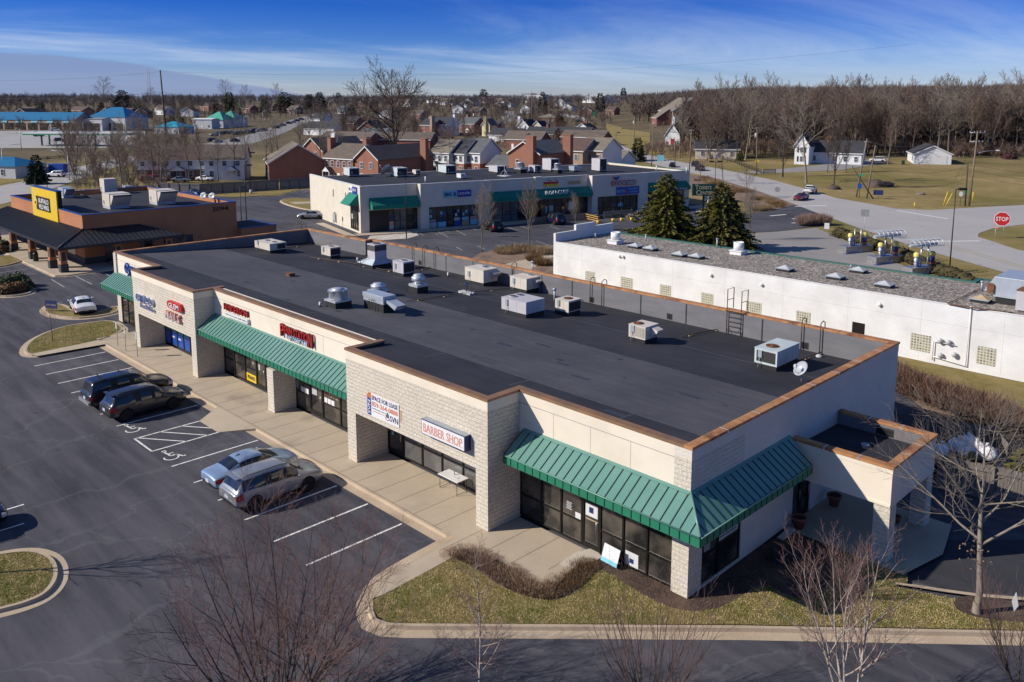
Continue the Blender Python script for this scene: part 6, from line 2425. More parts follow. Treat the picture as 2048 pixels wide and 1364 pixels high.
for (x0,x1,y,z0) in ((0,1.35,-.02,0),(1.35,9.2,0,3.4),(21.25,30.3,0,3.3),(30.3,31.7,-.25,3.3),(31.7,41.2,0,3.3),(53.4,62.9,0,3.3),(62.9,BW,-.02,0)):
 MB().box(x0,y,z0,x1,.3,BH-.1-.004*x0).build('wall',M_tan_wall,bb)
for (x0,x1,ox0,ox1,oz) in ((9.2,21.25,10.6,19.3,3.45),(41.2,53.4,42.4,51.3,3.25)):
 mb=MB()
 top=BH-.05-.004*x0
 mb.box(x0,BO,oz,x1,BO+.3,top)
 mb.box(x0,BO,0,ox0,BO+.3,oz)
 mb.box(ox1,BO,0,x1,BO+.3,oz)
 mb.box(x0,BO+.3,0,x0+.3,.2,top)
 mb.box(x1-.3,BO+.3,0,x1,.2,top)
 mb.build('bay_wall',M_tan_wall,bb)
 MB().box(x0-.02,BO-.03,top,x1+.02,BO+.34,top+.08).build('coping',M_offwhite,bb)
mb=MB().box(0,.3,0,.3,7,BH-.1)
mb=MB()
mb.box(.002,.3,0,.3,.75,BH-.1)
mb.box(.002,.75,0,.3,4.45,.3)
mb.box(.002,.75,4.1,.3,4.45,BH-.1)
mb.box(.002,4.45,0,.3,BD,BH-.1)
mb.build('end_wall',M_tan_wall,bb)
MB().box(BW-.3,.3,0,BW,BD,BH-.3).build('end_wall',M_tan_wall,bb)
MB().box(.3,BD-.3,0,BW-.3,BD,BH-.5).build('rear_wall',M_tan_wall,bb)
mb=MB()
mb.add([(.3,.3,BH-.35),(BW-.3,.3,BH-.6),(BW-.3,BD-.3,BH-.75),(.3,BD-.3,BH-.55)],[(0,1,2,3)])
for (x0,x1) in ((9.5,20.95),(41.5,53.1)):
 mb.add([(x0,BO+.3,BH-.4),(x1,BO+.3,BH-.45),(x1,.3,BH-.45),(x0,.3,BH-.4)],[(0,1,2,3)])
mb.build('roof',M_roof,bb)
for (x0,x1) in ((-.03,9.2),(21.25,41.2),(53.4,BW+.03)):
 z=BH-.1-.004*x0
 MB().box(x0,-.05,z,x1,.36,z+.07).build('coping',M_offwhite,bb)
MB().box(-.03,.36,BH-.1,.36,BD,BH-.03).build('coping',M_offwhite,bb)
MB().box(BW-.36,.36,BH-.3,BW+.03,BD,BH-.22).build('coping',M_green_trim,bb)
MB().box(30.3,-.3,BH-.15,31.7,.3,BH+.0).build('coping',M_offwhite,bb)
q1=storefront(bb,(1.35,.1),(9.2,.1),.1,3.4,[3.2,.9,1,1,1.2,.7],zm=1.6,doors=(4,),pale=(2,3))
MB().box(1.42,.02,.1,4.45,.06,3.35).build('roller_shutter',M_darkrail,bb)
q2=storefront(bb,(10.6,BO+.35),(19.3,BO+.35),.1,3.45,[1,1.1,.8,.9,1,1],zm=1.6,doors=(2,))
q3=storefront(bb,(21.25,.1),(30.3,.1),.1,3.3,[1]*6,zm=1.2,pale=(0,1,2,3))
q4=storefront(bb,(31.7,.1),(41.2,.1),.1,3.3,[1]*7,zm=1.2,doors=(3,))
q5=storefront(bb,(42.4,BO+.35),(51.3,BO+.35),.1,3.25,[1,1,1,.9,1,1],zm=1.2,doors=(3,))
q6=storefront(bb,(53.4,.1),(62.9,.1),.1,3.3,[1]*6,zm=1.2,doors=(3,))
q7=storefront(bb,(.06,4.45),(.06,.75),.3,4.1,[1,1,1,1],zm=1.7,out=(-1,0))
cs=q2[4]
rnd=random.Random(8)
for i in (0,1,3,4,5):
 poster(q2,cs[i]+.1,cs[i+1]-.1,.2,1.0,(M_ltgrey,M_cyan,M_blue,M_tanstain,M_cyan)[i-(i>2)])
 poster(q2,cs[i]+.1,cs[i+1]-.25,1.05,1.5,(M_grey,M_navy,M_ltgrey,M_cyan,M_pink)[i-(i>2)])
 for k in range(3):
  s_=rnd.uniform(cs[i]+.1,cs[i+1]-.5)
  z=rnd.uniform(1.7,2.6)
  poster(q2,s_,s_+.35,z,z+.45,rnd.choice((M_ltgrey,M_cyan,M_offwhite,M_blue)))
poster(q1,q1[4][1]+.1,q1[4][2]-.1,.25,1.5,M_pink)
poster(q1,q1[4][1]+.1,q1[4][2]-.1,.5,.8,M_cyan,lift=.006)
poster(q1,q1[4][1]+.2,q1[4][2]-.2,1.7,2.6,M_navy)
poster(q4,q4[4][0]+.9,q4[4][0]+1.25,1.0,2.0,M_cyan)
poster(q4,q4[4][1]+.3,q4[4][1]+1.1,1.1,2.2,M_ltgrey)
poster(q4,q4[4][4]+.2,q4[4][4]+1.2,1.2,2.6,M_offwhite)
for k in range(5):
 poster(q5,q5[4][3]+.1+k*.26,q5[4][3]+.3+k*.26,1.2+.2*(k % 2),1.7+.2*(k % 3),M_cyan)
poster(q7,q7[4][0]+.2,q7[4][1]-.1,1.8,2.6,M_ltgrey)
canvas(bb,1.4,9.15,-.01,1.4,5.3,4.25,3.65)
canvas(bb,21.3,41.15,-.26,1.3,5.1,4.2,3.55)
canvas(bb,53.45,63.4,-.03,1.3,5.0,4.1,3.5)
canvas(bb,.8,4.6,0,1.5,5.9,4.3,4.2,axis='y')
for y in (6.2,12.2):
 MB().box(-.012,y,4.4,.0,y+.35,5.6).build('slit_window',M_frame,bb)
for y,z in ((11.2,.4),(11.7,.6),(12.1,.3)):
 MB().box(-.25,y,z,-.004,y+.35,z+1.4).build('meter_box',M_ltgrey,bb)
for x in (.45,7.0):
 pass
MB.LOCAL=False
def Lw(p,o=None):
 """local frame of the second row -> world"""
 return WM[bb.name] @ Vector(p)
MB.LOCAL=True
def bsign(name,label,cat,p):
 q=Lw(p)
 return thing(name,label,cat,q,BRZ),p
def at(mb,p):
 mb.v=[(v[0]-p[0],v[1]-p[1],v[2]-p[2]) for v in mb.v]
 return mb
def blet(t,txt,mat,x,y,z,wd,ht,p,depth=.08,bold=.006,name='lettering',shear=0):
 return letters(txt,1,mat,(x-p[0],y-p[1],z-p[2]),(1,0,0),(0,0,1),t,name,depth,bold,wd,ht,shear)
t,p=bsign('wall_sign','two tone blue liquor shop sign on the tan bay','sign',(15,BO,4.75))
at(MB().box(12.95,BO-.18,4.75,15.35,BO-.004,5.8),p).build('pale_panel',M_cyan,t)
at(MB().box(15.36,BO-.18,4.8,17.8,BO-.004,5.82),p).build('blue_panel',M_royal,t)
blet(t,'BIG B',M_navy,13.15,BO-.182,5.0,2.0,.58,p)
blet(t,'LIQUOR',M_white,15.55,BO-.182,5.05,2.05,.5,p)
t,p=bsign('wall_sign','two tone liquor shop sign high on the end wall','sign',(0,2.9,5.7))
at(MB().box(-.12,3.05,5.9,-.004,4.6,6.8),p).build('pale_panel',M_white,t)
at(MB().box(-.12,1.1,5.8,-.004,3.04,6.85),p).build('blue_panel',M_royal,t)
letters('BIG B',1,M_navy,(-.122,4.5-2.9,.45),(0,-1,0),(0,0,1),t,'lettering',.02,.006,1.3,.45)
letters('LIQUOR',1,M_white,(-.122,2.9-2.9,.45),(0,-1,0),(0,0,1),t,'lettering',.02,.006,1.6,.45)
t,p=bsign('wall_sign','white raised letters across the long teal awning','sign',(33,-1.6,4.2))
blet(t,'IRON CHEF',M_white,31.4,-1.65,4.28,4.6,.62,p,.1)
t,p=bsign('wall_sign','small red and yellow sign under two lamps','sign',(33.6,0,5.5))
at(MB().box(32.1,-.1,5.85,35.0,-.004,6.2),p).build('red_panel',M_red,t)
at(MB().box(32.2,-.1,5.45,34.9,-.004,5.84),p).build('yellow_panel',M_yellow,t)
for x in (33.0,34.3):
 at(MB().tube([(x,0,6.4),(x,-.4,6.7),(x,-.7,6.5)],.04,5).lathe([(.05,.1),(.18,-.08)],x,-.7,6.45,10),p).build('sign_lamp',M_black,t)
MB.LOCAL=False
MB().add([tuple(Lw(q)) for q in ((36.9,-.006,5.55),(39.6,-.006,5.55),(39.6,-.006,6.15),(36.9,-.006,6.15))],[(0,1,2,3)]).build('old_sign_stain',M_tanstain,bb)
MB.LOCAL=True
t,p=bsign('wall_sign','pink and white bar sign with a blue tilted glass','sign',(48,BO,5.2))
blet(t,'COCKTAILS',M_red,45.2,BO-.05,5.02,5.4,.86,p,.2,.03,'letter_edge',.1)
blet(t,'COCKTAILS',M_offwhite,45.35,BO-.1,5.14,5.1,.62,p,.2,.0,'lettering',.1)
at(MB().hexa([(46.0,BO-.2,6.05),(46.5,BO-.2,6.0),(46.5,BO-.05,6.0),(46.0,BO-.05,6.05)],[(45.6,BO-.2,6.5),(47.0,BO-.2,6.6),(47.0,BO-.05,6.6),(45.6,BO-.05,6.5)]),p).build('glass_emblem',M_blue,t)
at(MB().tube([(45.9,BO-.22,6.1),(45.3,BO-.22,6.8)],.06,5),p).build('straw',M_red,t)
t,p=bsign('wall_banner','blue bar banner below the pink letters','banner',(48.8,BO,3.3))
at(MB().box(46.3,BO-.05,3.35,51.4,BO-.004,4.75),p).build('sheet',M_blue,t)
blet(t,'BAR & GRILL',M_cyan,46.5,BO-.055,3.75,1.9,.5,p,.01)
blet(t,'Cocktails',M_cyan,49.0,BO-.055,4.2,2.1,.35,p,.01)
blet(t,'Sports Bar',M_cyan,49.3,BO-.055,3.6,1.8,.4,p,.01)
at(MB().box(48.55,BO-.06,3.5,48.95,BO-.052,4.1),p).build('red_mark',M_red,t)
t,p=bsign('wall_sign','white lettering on the last teal awning','sign',(60,-1.3,3.6))
blet(t,'Pub',M_white,57.6,-1.35,4.35,1.2,.4,p)
blet(t,'Nails Hair',M_white,58.2,-1.36,3.62,4.4,.36,p,.03)
rnd=random.Random(12)
def BRf(y):
 return BH-.5+Z0
MB.LOCAL=False
for k,(px,py,wx,hh,mt,lab) in enumerate(((719,353,3.0,1.5,M_ac3,'dark green air unit at the left end of the rear shop roof'),(815,354,3.1,1.6,M_ac3,'dark green air unit behind the roof dish of the rear shops'),
          (841,350,1.5,.9,M_ac,'small white air unit right of the second green one'),(912,347,3.3,1.5,M_ac3,'long green air unit in the middle of the rear shop roof'),
          (932,358,1.6,.9,M_pvc,'small white box unit near the front edge of the rear shop roof'),(1013,346,3.2,1.3,M_ac2,'dark and grey air unit beside the tripod aerial'),
          (1082,345,2.2,1.3,M_ac2,'black backed air unit right of the pipe'),(1118,342,3.0,2.3,M_ac2,'tall grey air unit on the rear shop roof'),
          (1158,343,1.8,1.0,M_galv,'pale blue intake box on the rear shop roof'),(1213,343,2.6,2.4,M_ac2,'tall hooded air unit near the right end of the rear shop roof'))):
 P=GZ(px,py,BH-.5+Z0)
 ac_unit(P,wx*.6,wx,hh,lab,mt,BRZ-pi/2+pi/2,fans=((.5,.5,.35),),coil=('front',) if k not in (4,8) else (),hood=(.3,1.2,.4,1.0,.9) if k==8 else None,group='air units of the rear shop roof',curb=.2)
for (px,py,r,h,lab) in ((1041,345,.8,1.9,'shiny round exhaust fan beside the dark and grey unit'),(1115,346,.6,1.8,'shiny round exhaust fan in front of the tall grey unit')):
 exhaust(GZ(px,py,BH-.5+Z0),r,h,lab,'tub')
dish(GZ(772,353,BH-.5+Z0),1.1,radians(250),radians(35),'large dish on the left of the rear shop roof',M_dish,1.0)
for (px,py) in ((851,364),(1071,342),(1373,344),(1313,341)):
 P=GZ(px,py,BH-.4+Z0)
 solo(MB().cyl(0,0,-.1,.9,.12,.12,8),'vent_pipe',M_pvc,'white vent pipe on the rear shop roof','vent pipe',P,0,'vent pipes of the rear shop roof')
P=GZ(1009,352,BH-.5+Z0)
mb=MB().cyl(0,0,0,1.8,.03,.03,6)
for a in range(3):
 mb.tube([(cos(a*2.1)*1.0,sin(a*2.1)*1.0,0),(0,0,1.2)],.025,5)
mb.cbox(0,0,0,2.0,1.5,.06)
solo(mb,'tripod_aerial',M_pvc,'thin tripod aerial on the rear shop roof','antenna',P,0)
mb=MB()
mb.poly([tuple(Lw(q)) for q in ((-1.2,-.05,.14),(-1.2,-2.2,.14),(9,-3.2,.14),(22,-3.2,.14),(42,-2.6,.14),(56,-3.2,.14),(66,-3.0,.14),(66,.02,.14))])
mb.poly([tuple(Lw(q)) for q in ((-1.2,-2.2,.14),(-1.2,-2.2,-.02),(9,-3.2,-.02),(9,-3.2,.14))][::-1])
mb.poly([tuple(Lw(q)) for q in ((9,-3.2,.14),(9,-3.2,-.02),(22,-3.2,-.02),(22,-3.2,.14))][::-1])
mb.poly([tuple(Lw(q)) for q in ((22,-3.2,.14),(22,-3.2,-.02),(42,-2.6,-.02),(42,-2.6,.14))][::-1])
struct(mb,'pavement',M_conc)
struct(MB().poly([tuple(Lw(q)) for q in ((-2.6,-.2,.05),(-1.25,-2.2,.05),(-1.25,14,.05),(-2.6,14,.05))]),'pavement',M_conc)
mb=MB().poly([tuple(GZ(*q,Z0+.02)) for q in ((745,466),(828,462),(838,470),(815,477),(765,480),(735,478))])
struct(mb,'pavement_slab',M_conc_new)
mb=MB()
for a in (((765,478),(800,466)),((800,476),(824,466))):
 pl(*a,wd=.3,m=mb)
for v in range(len(mb.v)):
 mb.v[v]=(mb.v[v][0],mb.v[v][1],Z0+.03)
struct(mb,'pavement_markings',M_white)
struct(MB().poly([tuple(GZ(*q,Z0+.02)) for q in ((1390,411),(1425,408),(1440,416),(1392,425))]),'pavement',M_conc)
MB.LOCAL=True
t,p=bsign('yard_fence','low weathered timber fence in front of the restaurant windows','fence',(40,-4.6,.0))
mb=MB()
for x0,x1,y in ((27.5,38.5,-4.6),(41.2,47.5,-4.6)):
 n=int((x1-x0)/.16)
 for i in range(n):
  x=x0+i*.16
  at2=(x-p[0],y-p[1])
  mb.box(at2[0],at2[1],.05,at2[0]+.13,at2[1]+.03,1.15+.02*(i % 3))
 mb.box(x0-p[0],y-p[1]+.03,.25,x1-p[0],y-p[1]+.08,.35)
 mb.box(x0-p[0],y-p[1]+.03,.9,x1-p[0],y-p[1]+.08,1.0)
mb.build('boards',M_fence,t)
MB.LOCAL=False
def rail_fence(name,label,pts,h,rails,mat,post=.1,every=2.4,cat='fence',railmat=None,rw=.06):
 t=thing(name,label,cat,pts[0])
 P=[Vector(q) for q in pts]
 for a,b in zip(P,P[1:]):
  n=max(1,int((b-a).length/every))
  for i in range(n+1):
   q=a.lerp(b,i/n)
   MB().cbox(q.x,q.y,q.z-.1,post,post,h+.15).build('post',mat,t)
  for z in rails:
   mb=MB()
   d=(b-a).normalized()
   nn=Vector((-d.y,d.x,0))*rw/2
   zz=Vector((0,0,z))
   mb.hexa([a-nn+zz,b-nn+zz,b+nn+zz,a+nn+zz],[v_+Vector((0,0,.13)) for v_ in (a-nn+zz,b-nn+zz,b+nn+zz,a+nn+zz)])
   mb.build('rail',railmat or mat,t)
 return t
rail_fence('ramp_railing','orange yellow timber ramp railing before the bar',[G(1171,440),G(1196,446)],1.1,(.25,.6,.95),M_ylwood,.1,3)
for k,(px,py,lab) in enumerate(((1196,447,'yellow concrete filled bollard pot left of the conifer, with a post'),(1226,443,'yellow bollard pot below the second picnic table'),(1243,442,'yellow bollard pot before the nearest picnic table'),(1263,441,'yellow bollard pot half behind the spruce'))):
 P=G(px,py)
 t=thing('bollard',lab,'bollard',P,0,'yellow bollard pots')
 MB().cyl(0,0,0,.5,.24,.28,10).bl('pot',M_yellow,t)
 MB().cyl(0,0,.5,2.2,.04,.04,6).bl('post',M_pole,t)
def picnic(P,rz,label):
 t=thing('picnic_table',label,'picnic table',P,rz,'picnic tables')
 mb=MB()
 for i in range(5):
  mb.box(-.95,-.4+i*.16,.72,.95,-.26+i*.16,.76)
 mb.bl('table_top',M_fence,t)
 for s in (-1,1):
  MB().box(-.95,s*.7-.13,.42,.95,s*.7+.13,.46).bl('bench',M_fence,t)
  mb=MB()
  for y in (-.7,.7):
   mb.tube([(s*.7,y,0),(s*.7,y*.35,.72)],.05,4)
  mb.box(s*.7-.03,-.8,.36,s*.7+.03,.8,.42)
  mb.bl('leg',M_ylwood,t)
for (px,py,rz,lab) in ((1190,437,.9,'weathered picnic table beside the orange railing'),(1232,434,1.2,'picnic table with yellow legs before the bar door'),(1262,438,1.1,'picnic table with yellow legs nearest the spruce'),(1275,430,1.3,'picnic table half hidden by the spruce')):
 picnic(G(px,py),BRZ+rz,lab)
# white block building with a gravel roof
WY0,WY1,WX0,WX1,WH=39.0,48.4,-42.9,14.0,4.5
wb=thing('car_wash_building','long low white block building with brown gravel roof','building',(-14,43.5,Z0))
mb=MB()
mb.box(WX0,WY0,Z0,WX1,WY0+.3,WH)
mb.build('front_wall',M_white_block,wb)
mb=MB().box(WX0,WY0+.3,Z0,WX0+.3,WY1+.3,WH)
mb.box(WX0,WY0,WH,WX0+.3,WY0+3.3,WH+.95)
mb.box(WX0,WY0+3.3,WH,WX0+.3,WY0+6.6,WH+1.55)
mb.box(WX0,WY0+6.6,WH,WX0+.3,WY1+.4,WH+1.1)
mb.build('end_wall',M_white_block,wb)
MB().box(WX0+.3,WY1,Z0,WX1,WY1+.3,WH-.1).build('rear_wall',M_white_block,wb)
mb=MB().poly([(WX0+.3,WY0+.02,WH+.02),(WX1,WY0+.02,WH+.02),(WX1,WY1+.2,WH+.02),(WX0+.3,WY1+.2,WH+.02)])
mb.build('roof',M_gravel,wb)
mb=MB().box(WX0+.3,WY0-.03,WH+.022,WX1,WY0+.1,WH+.08)
mb.build('roof_edge',M_white,wb)
mb=MB()
mb.box(WX0+.3,WY1,WH-.12,-4.8,WY1+.34,WH+.14)
mb.box(-4.8,WY1,WH-.12,-4.4,50.4,WH+.14)
mb.box(-4.4,50.0,WH-.12,-2.0,50.4,WH+.14)
mb.box(-2.4,45.8,WH-.1,-2.0,50.0,WH+.14)
mb.build('roof_edge',M_green_trim,wb)
mb=MB().poly([(-4.4,WY1+.1,WH+.03),(-2.4,WY1+.1,WH+.03),(-2.4,50.0,WH+.03),(-4.4,50.0,WH+.03)])
mb.build('roof',M_gravel,wb)
mb=MB()
for z in (3.05,):
 mb.box(WX0+.3,WY0-.004,z,WX1,WY0,z+.02)
for k in range(10):
 x=WX0+4+k*5.6
 mb.box(x,WY0-.004,Z0+.2,x+.014,WY0,WH-.1)
mb.build('wall_joint',M_ltgrey,wb)
def PLY(px,py,y):
 d=ray(px,py)
 return CAM+d*((y-CAM.y)/d.y)
for k,(x0,y0,x1,y1) in enumerate(((1171,541,1190,556),(1242,553,1264,570),(1320,568,1342,585),(1403,584,1428,601),(1493,601,1522,627),(1593,620,1622,646),(1822,665,1858,701),(1955,691,1994,727))):
 a,b=PLY(x0,y0,WY0),PLY(x1,y1,WY0)
 zt,zb=a.z,PLY(x1,y1,WY0).z
 zt=PLY((x0+x1)/2,(y0+y0+(x1-x0)*.2)/2,WY0).z
 n=round((b.x-a.x)/.21)
 MB().box(a.x,WY0-.012,zt-1.3,a.x+max(1.05,n*.21),WY0+.02,zt+.0).build('glass_block_window',M_gblock,wb)
a=PLY(1705,643,WY0)
MB().box(a.x,WY0-.02,a.z-1.7,a.x+1.0,WY0+.02,a.z).build('door',M_frame,wb)
for (px,py) in ((1240,512),(1247,513),(1423,550),(1524,569),(1760,609)):
 a=PLY(px,py,WY0)
 MB().lathe([(.13,0),(.15,-.16),(.1,-.22),(.02,-.24)],a.x,WY0,a.z,10,axis='y').build('vent_cap',M_white,wb)
a,b=PLY(1868,690,WY0),PLY(1940,735,WY0)
t=thing('gas_meters','row of white gas meters with piping on the white wall','gas meter',(a.x,WY0-.2,Z0))
c=PLY(1942,617,WY0)
mb=MB().tube([(a.x,WY0-.15,Z0+.3),(a.x,WY0-.15,1.6),(a.x+1.5,WY0-.15,1.6)],.04,6)
mb.tube([(a.x,WY0-.15,.45),(c.x,WY0-.15,.2),(c.x,WY0-.12,WH+.2)],.045,6)
mb.build('piping',M_white,t)
for dx,z in ((.45,1.75),(1.05,1.75),(.55,.65),(1.5,.9)):
 MB().ball(a.x+dx,WY0-.22,z,.2,.16,.22,10).build('meter',M_ltgrey,t)
SKL=0
for (px,py,lab) in ((1271,492,'pyramid skylight nearest the round white vent'),(1301,497,'pyramid skylight second from the left end'),(1359,509,'pyramid skylight below the thin vent pipe'),(1393,513,'pyramid skylight right of the middle pair'),(1570,538,'pyramid skylight alone near the green roof edge'),
      (1671,554,'large pyramid skylight lowest of the middle three'),(1717,541,'pyramid skylight by the vacuum stations'),(1769,570,'pyramid skylight nearest the white wall edge'),(1962,600,'flat dome skylight beside the big metal unit')):
 P=GZ(px,py+3,WH+.05)
 t=thing('skylight',lab,'skylight',P,0,'skylights on the gravel roof')
 MB().box(-.62,-.5,-.05,.62,.5,.18).bl('curb',M_curb,t)
 mb=MB().box(-.66,-.54,.18,.66,.54,.25)
 mb.bl('frame',M_galv,t)
 mb=MB().add([(-.58,-.46,.25),(.58,-.46,.25),(.58,.46,.25),(-.58,.46,.25),(0,0,.52)],[(0,1,4),(1,2,4),(2,3,4),(3,0,4)])
 mb.bl('dome',M_ltgrey if px<1900 else M_tanstain,t)
for (px,py,yt,lab) in ((1231,487,464,'round white roof vent at the left end of the gravel roof'),(1477,508,484,'round white roof vent near the second spruce')):
 P=GZ(px,py,WH+.02)
 h=hpx(P,yt)
 t=thing('roof_vent',lab,'roof vent',P,0,'round white roof vents')
 mb=MB().box(-.62,-.62,0,.62,.62,h*.28).box(-.7,-.7,h*.28,.7,.7,h*.34)
 mb.bl('base',M_white,t)
 MB().lathe([(.5,h*.34),(.5,h),(.46,h),(.44,h*.9),(.01,h*.88)],0,0,0,20).bl('drum',M_white,t)
for (px,py,yt,lab) in ((1191,476,468,'short white pipe by the left parapet'),(1292,482,470,'grey vent pipe at the rear edge of the gravel roof'),(1434,496,478,'grey vent pipe with cap beside the second round vent'),(1963,582,563,'grey vent pipe at the right end of the gravel roof'),(1702,537,531,'small white pipe beside a skylight')):
 P=GZ(px,py,WH+.02)
 h=hpx(P,yt)
 t=thing('vent_pipe',lab,'vent pipe',P)
 MB().cyl(0,0,0,h,.08,.08,8).bl('pipe',M_galv_dull,t)
 MB().cyl(0,0,h-.06,h+.06,.13,.13,8).bl('cap',M_galv_dull,t)
P=GZ(1996,607,WH+.02)
t=thing('air_unit','large bare metal roof unit at the right end of the gravel roof','air conditioner',P)
MB().box(-.2,0,0,2.2,3.6,.5).bl('curb',M_curb,t)
MB().box(-.35,-.1,.5,2.3,3.7,2.0).bl('cabinet',M_galv,t,bevel=.02)
MB().hexa([(-1.2,.6,.7),(-.35,.6,.7),(-.35,2.6,.7),(-1.2,2.6,.7)],[(-.5,.6,1.9),(-.35,.6,1.9),(-.35,2.6,1.9),(-.5,2.6,1.9)]).bl('hood',M_galv,t)
MB().box(-.75,-.25,.75,-.3,.3,1.4).bl('switch_box',M_rust,t)
P=GZ(2030,622,WH+.02)
t=thing('air_unit','rust topped metal roof unit cut off by the right edge','air conditioner',P)
MB().box(0,0,0.1,3,2.4,1.5).bl('cabinet',M_ac2,t)
MB().box(-.03,-.03,1.5,3.03,2.43,1.56).bl('top',M_rust,t)
mb=MB().tube([tuple(GZ(1895,607,WH+.12)),tuple(GZ(1948,616,WH+.12)),tuple(GZ(2025,625,WH+.12))],.04,6)
solo(mb,'gas_line',M_rust,'rusty gas line along the edge of the gravel roof','gas line',GZ(1948,616,WH+.1),world=True)
mb=MB().tube([tuple(GZ(1895,607,WH+.1)),tuple(GZ(1964,576,WH+.1))],.03,6)
solo(mb,'roof_pipe',M_pipe,'dark pipe lying across the gravel roof','pipe',GZ(1930,590,WH+.1),world=True)
# restaurant with the yellow front
WX, WY = -89.55, 6.9           # corner of the walls
RX0,RY1,RH=-119.6,26.4,6.0
bw=thing('restaurant_building','terracotta restaurant with yellow sign tower and black hipped porch roof','building',(-104,16,Z0))
mb=MB().box(RX0,WY,Z0,WX,WY+.3,RH-.08)
mb.box(WX-.3,WY+.3,Z0,WX,RY1,RH-.08)
mb.box(RX0,WY+.3,Z0,RX0+.3,RY1,RH-.08)
mb.box(RX0+.3,RY1-.3,Z0,WX-.3,RY1,RH-.08)
mb.build('walls',M_bw_wall,bw)
mb=MB()
for k in range(1,7):
 mb.box(WX-k*3.9,WY-.006,4.2,WX-k*3.9+.03,WY,RH-.2)
for k in range(1,6):
 mb.box(WX,WY+k*3.3,0,WX+.006,WY+k*3.3+.03,RH-.2)
mb.box(RX0,WY-.04,RH-.35,WX+.04,WY,RH-.08)
mb.box(WX,WY,RH-.35,WX+.04,RY1,RH-.08)
mb.build('wall_trim',M_bw_wall,bw)
MB().box(WX,WY-.02,Z0,WX+.06,RY1,.75).build('block_base',M_bw_base,bw)
MB().box(RX0,WY-.06,Z0,WX+.06,WY-.02,.75).build('block_base',M_bw_base,bw)
mb=MB().poly([(RX0+.3,WY+.3,5.35),(WX-.3,WY+.3,5.35),(WX-.3,RY1-.3,5.35),(RX0+.3,RY1-.3,5.35)])
mb.build('roof',M_roof,bw)
mb=MB()
mb.box(RX0-.06,WY-.07,RH-.08,WX+.07,WY+.36,RH)
mb.box(WX-.36,WY+.36,RH-.08,WX+.07,RY1+.05,RH)
mb.box(RX0-.06,WY+.36,RH-.08,RX0+.36,RY1+.05,RH)
mb.box(RX0+.36,RY1-.36,RH-.08,WX-.36,RY1+.05,RH)
mb.build('coping',M_bluetrim,bw)
EX,EY,ZW,ZE=-85.2,2.8,4.25,3.0
YE=17.0
mb=MB()
A_,B_,C_,D_=(RX0-2,WY,ZW),(WX,WY,ZW),(WX,YE-3.5,ZW),(WX,YE,ZE+.3)
mb.add([(RX0-2,EY,ZE),(EX,EY,ZE),B_,(RX0-2,WY,ZW)],[(0,1,2,3)])
mb.add([(EX,EY,ZE),(EX,YE,ZE),C_,B_],[(0,1,2,3)])
mb.add([(EX,YE,ZE),(WX,YE,ZE),C_],[(0,1,2)])
n=64
for i in range(n):
 x=RX0-2+(EX-RX0+2)*(i+.5)/n
 f=min(1,max(.02,(EX-x)/(EX-WX))) if x>WX else 1
 y2,z2=EY+(WY-EY)*f,ZE+(ZW-ZE)*f
 mb.hexa([(x-.02,EY,ZE),(x+.02,EY,ZE),(x+.02,y2,z2),(x-.02,y2,z2)],[(x-.02,EY,ZE+.05),(x+.02,EY,ZE+.05),(x+.02,y2,z2+.05),(x-.02,y2,z2+.05)])
for i in range(26):
 y=EY+(YE-EY)*(i+.5)/26
 f=1.0
 if y<WY:
  f=max(.02,(y-EY)/(WY-EY))
 if y>YE-3.5:
  f=max(.02,(YE-y)/3.5)
 x2,z2=EX+(WX-EX)*f,ZE+(ZW-ZE)*f
 mb.hexa([(EX,y-.02,ZE),(EX,y+.02,ZE),(x2,y+.02,z2),(x2,y-.02,z2)],[(EX,y-.02,ZE+.05),(EX,y+.02,ZE+.05),(x2,y+.02,z2+.05),(x2,y-.02,z2+.05)])
pr=mb.build('porch_roof',M_bw_roof,bw)
mb=MB().box(RX0-2,EY-.03,ZE-.28,EX+.03,EY+.12,ZE+.02).box(EX-.12,EY+.12,ZE-.28,EX+.03,YE,ZE+.02).box(WX,YE-.15,ZE-.28,EX-.12,YE,ZE+.02)
mb.box(RX0-2,EY+.12,ZE-.2,EX-.12,WY,ZE-.14).box(WX,WY,ZE-.2,EX-.12,YE-.15,ZE-.14)
mb.build('porch_fascia',M_bw_roof,pr)
mb=MB().tube([(EX,EY,ZE+.04),(WX,WY,ZW+.05)],.09,6)
mb.build('hip_cap',M_bw_roof,pr)
for (x,y) in ((-86.6,3.6),(-90.2,3.5),(-98.3,3.6),(-106.6,3.6),(-114.6,3.6),(-86.4,9.6),(-86.4,15.6)):
 c_=MB().cbox(x,y,.9,.72,.72,ZE-1.05)
 for s in (1,):
  c_.box(x-.2,y-.375,1.3,x+.2,y-.362,2.3,1)
  c_.box(x+.362,y-.2,1.3,x+.375,y+.2,2.3,1)
 col=c_.build('column',[M_bw_wall,M_bw_base],bw)
 MB().cbox(x,y,Z0,.84,.84,.9-Z0).build('column_base',M_bw_base,col)
a,b=PLY(64,460,WY-.12),PLY(116,440,WY-.12)
TX0,TX1,TZ0,TZ1=PLY(66,420,WY-.15).x,PLY(116,440,WY-.15).x,4.1,8.1
MB().box(TX0,WY-.15,TZ0,TX1,WY-.004,TZ1).build('sign_tower',M_yellow,bw)
MB().box(TX0+.02,WY,RH,TX1-.02,WY+.5,TZ1-.01).build('sign_tower_back',M_curb,bw)
MB().box(TX0-.05,WY-.2,TZ1,TX1+.05,WY+.55,TZ1+.1).build('coping',M_bluetrim,bw)
tw=TX1-TX0
t=thing('wall_sign','black and white sign with a round badge on the yellow tower','sign',(TX0+tw*.5,WY-.2,5.3))
y_=WY-.15
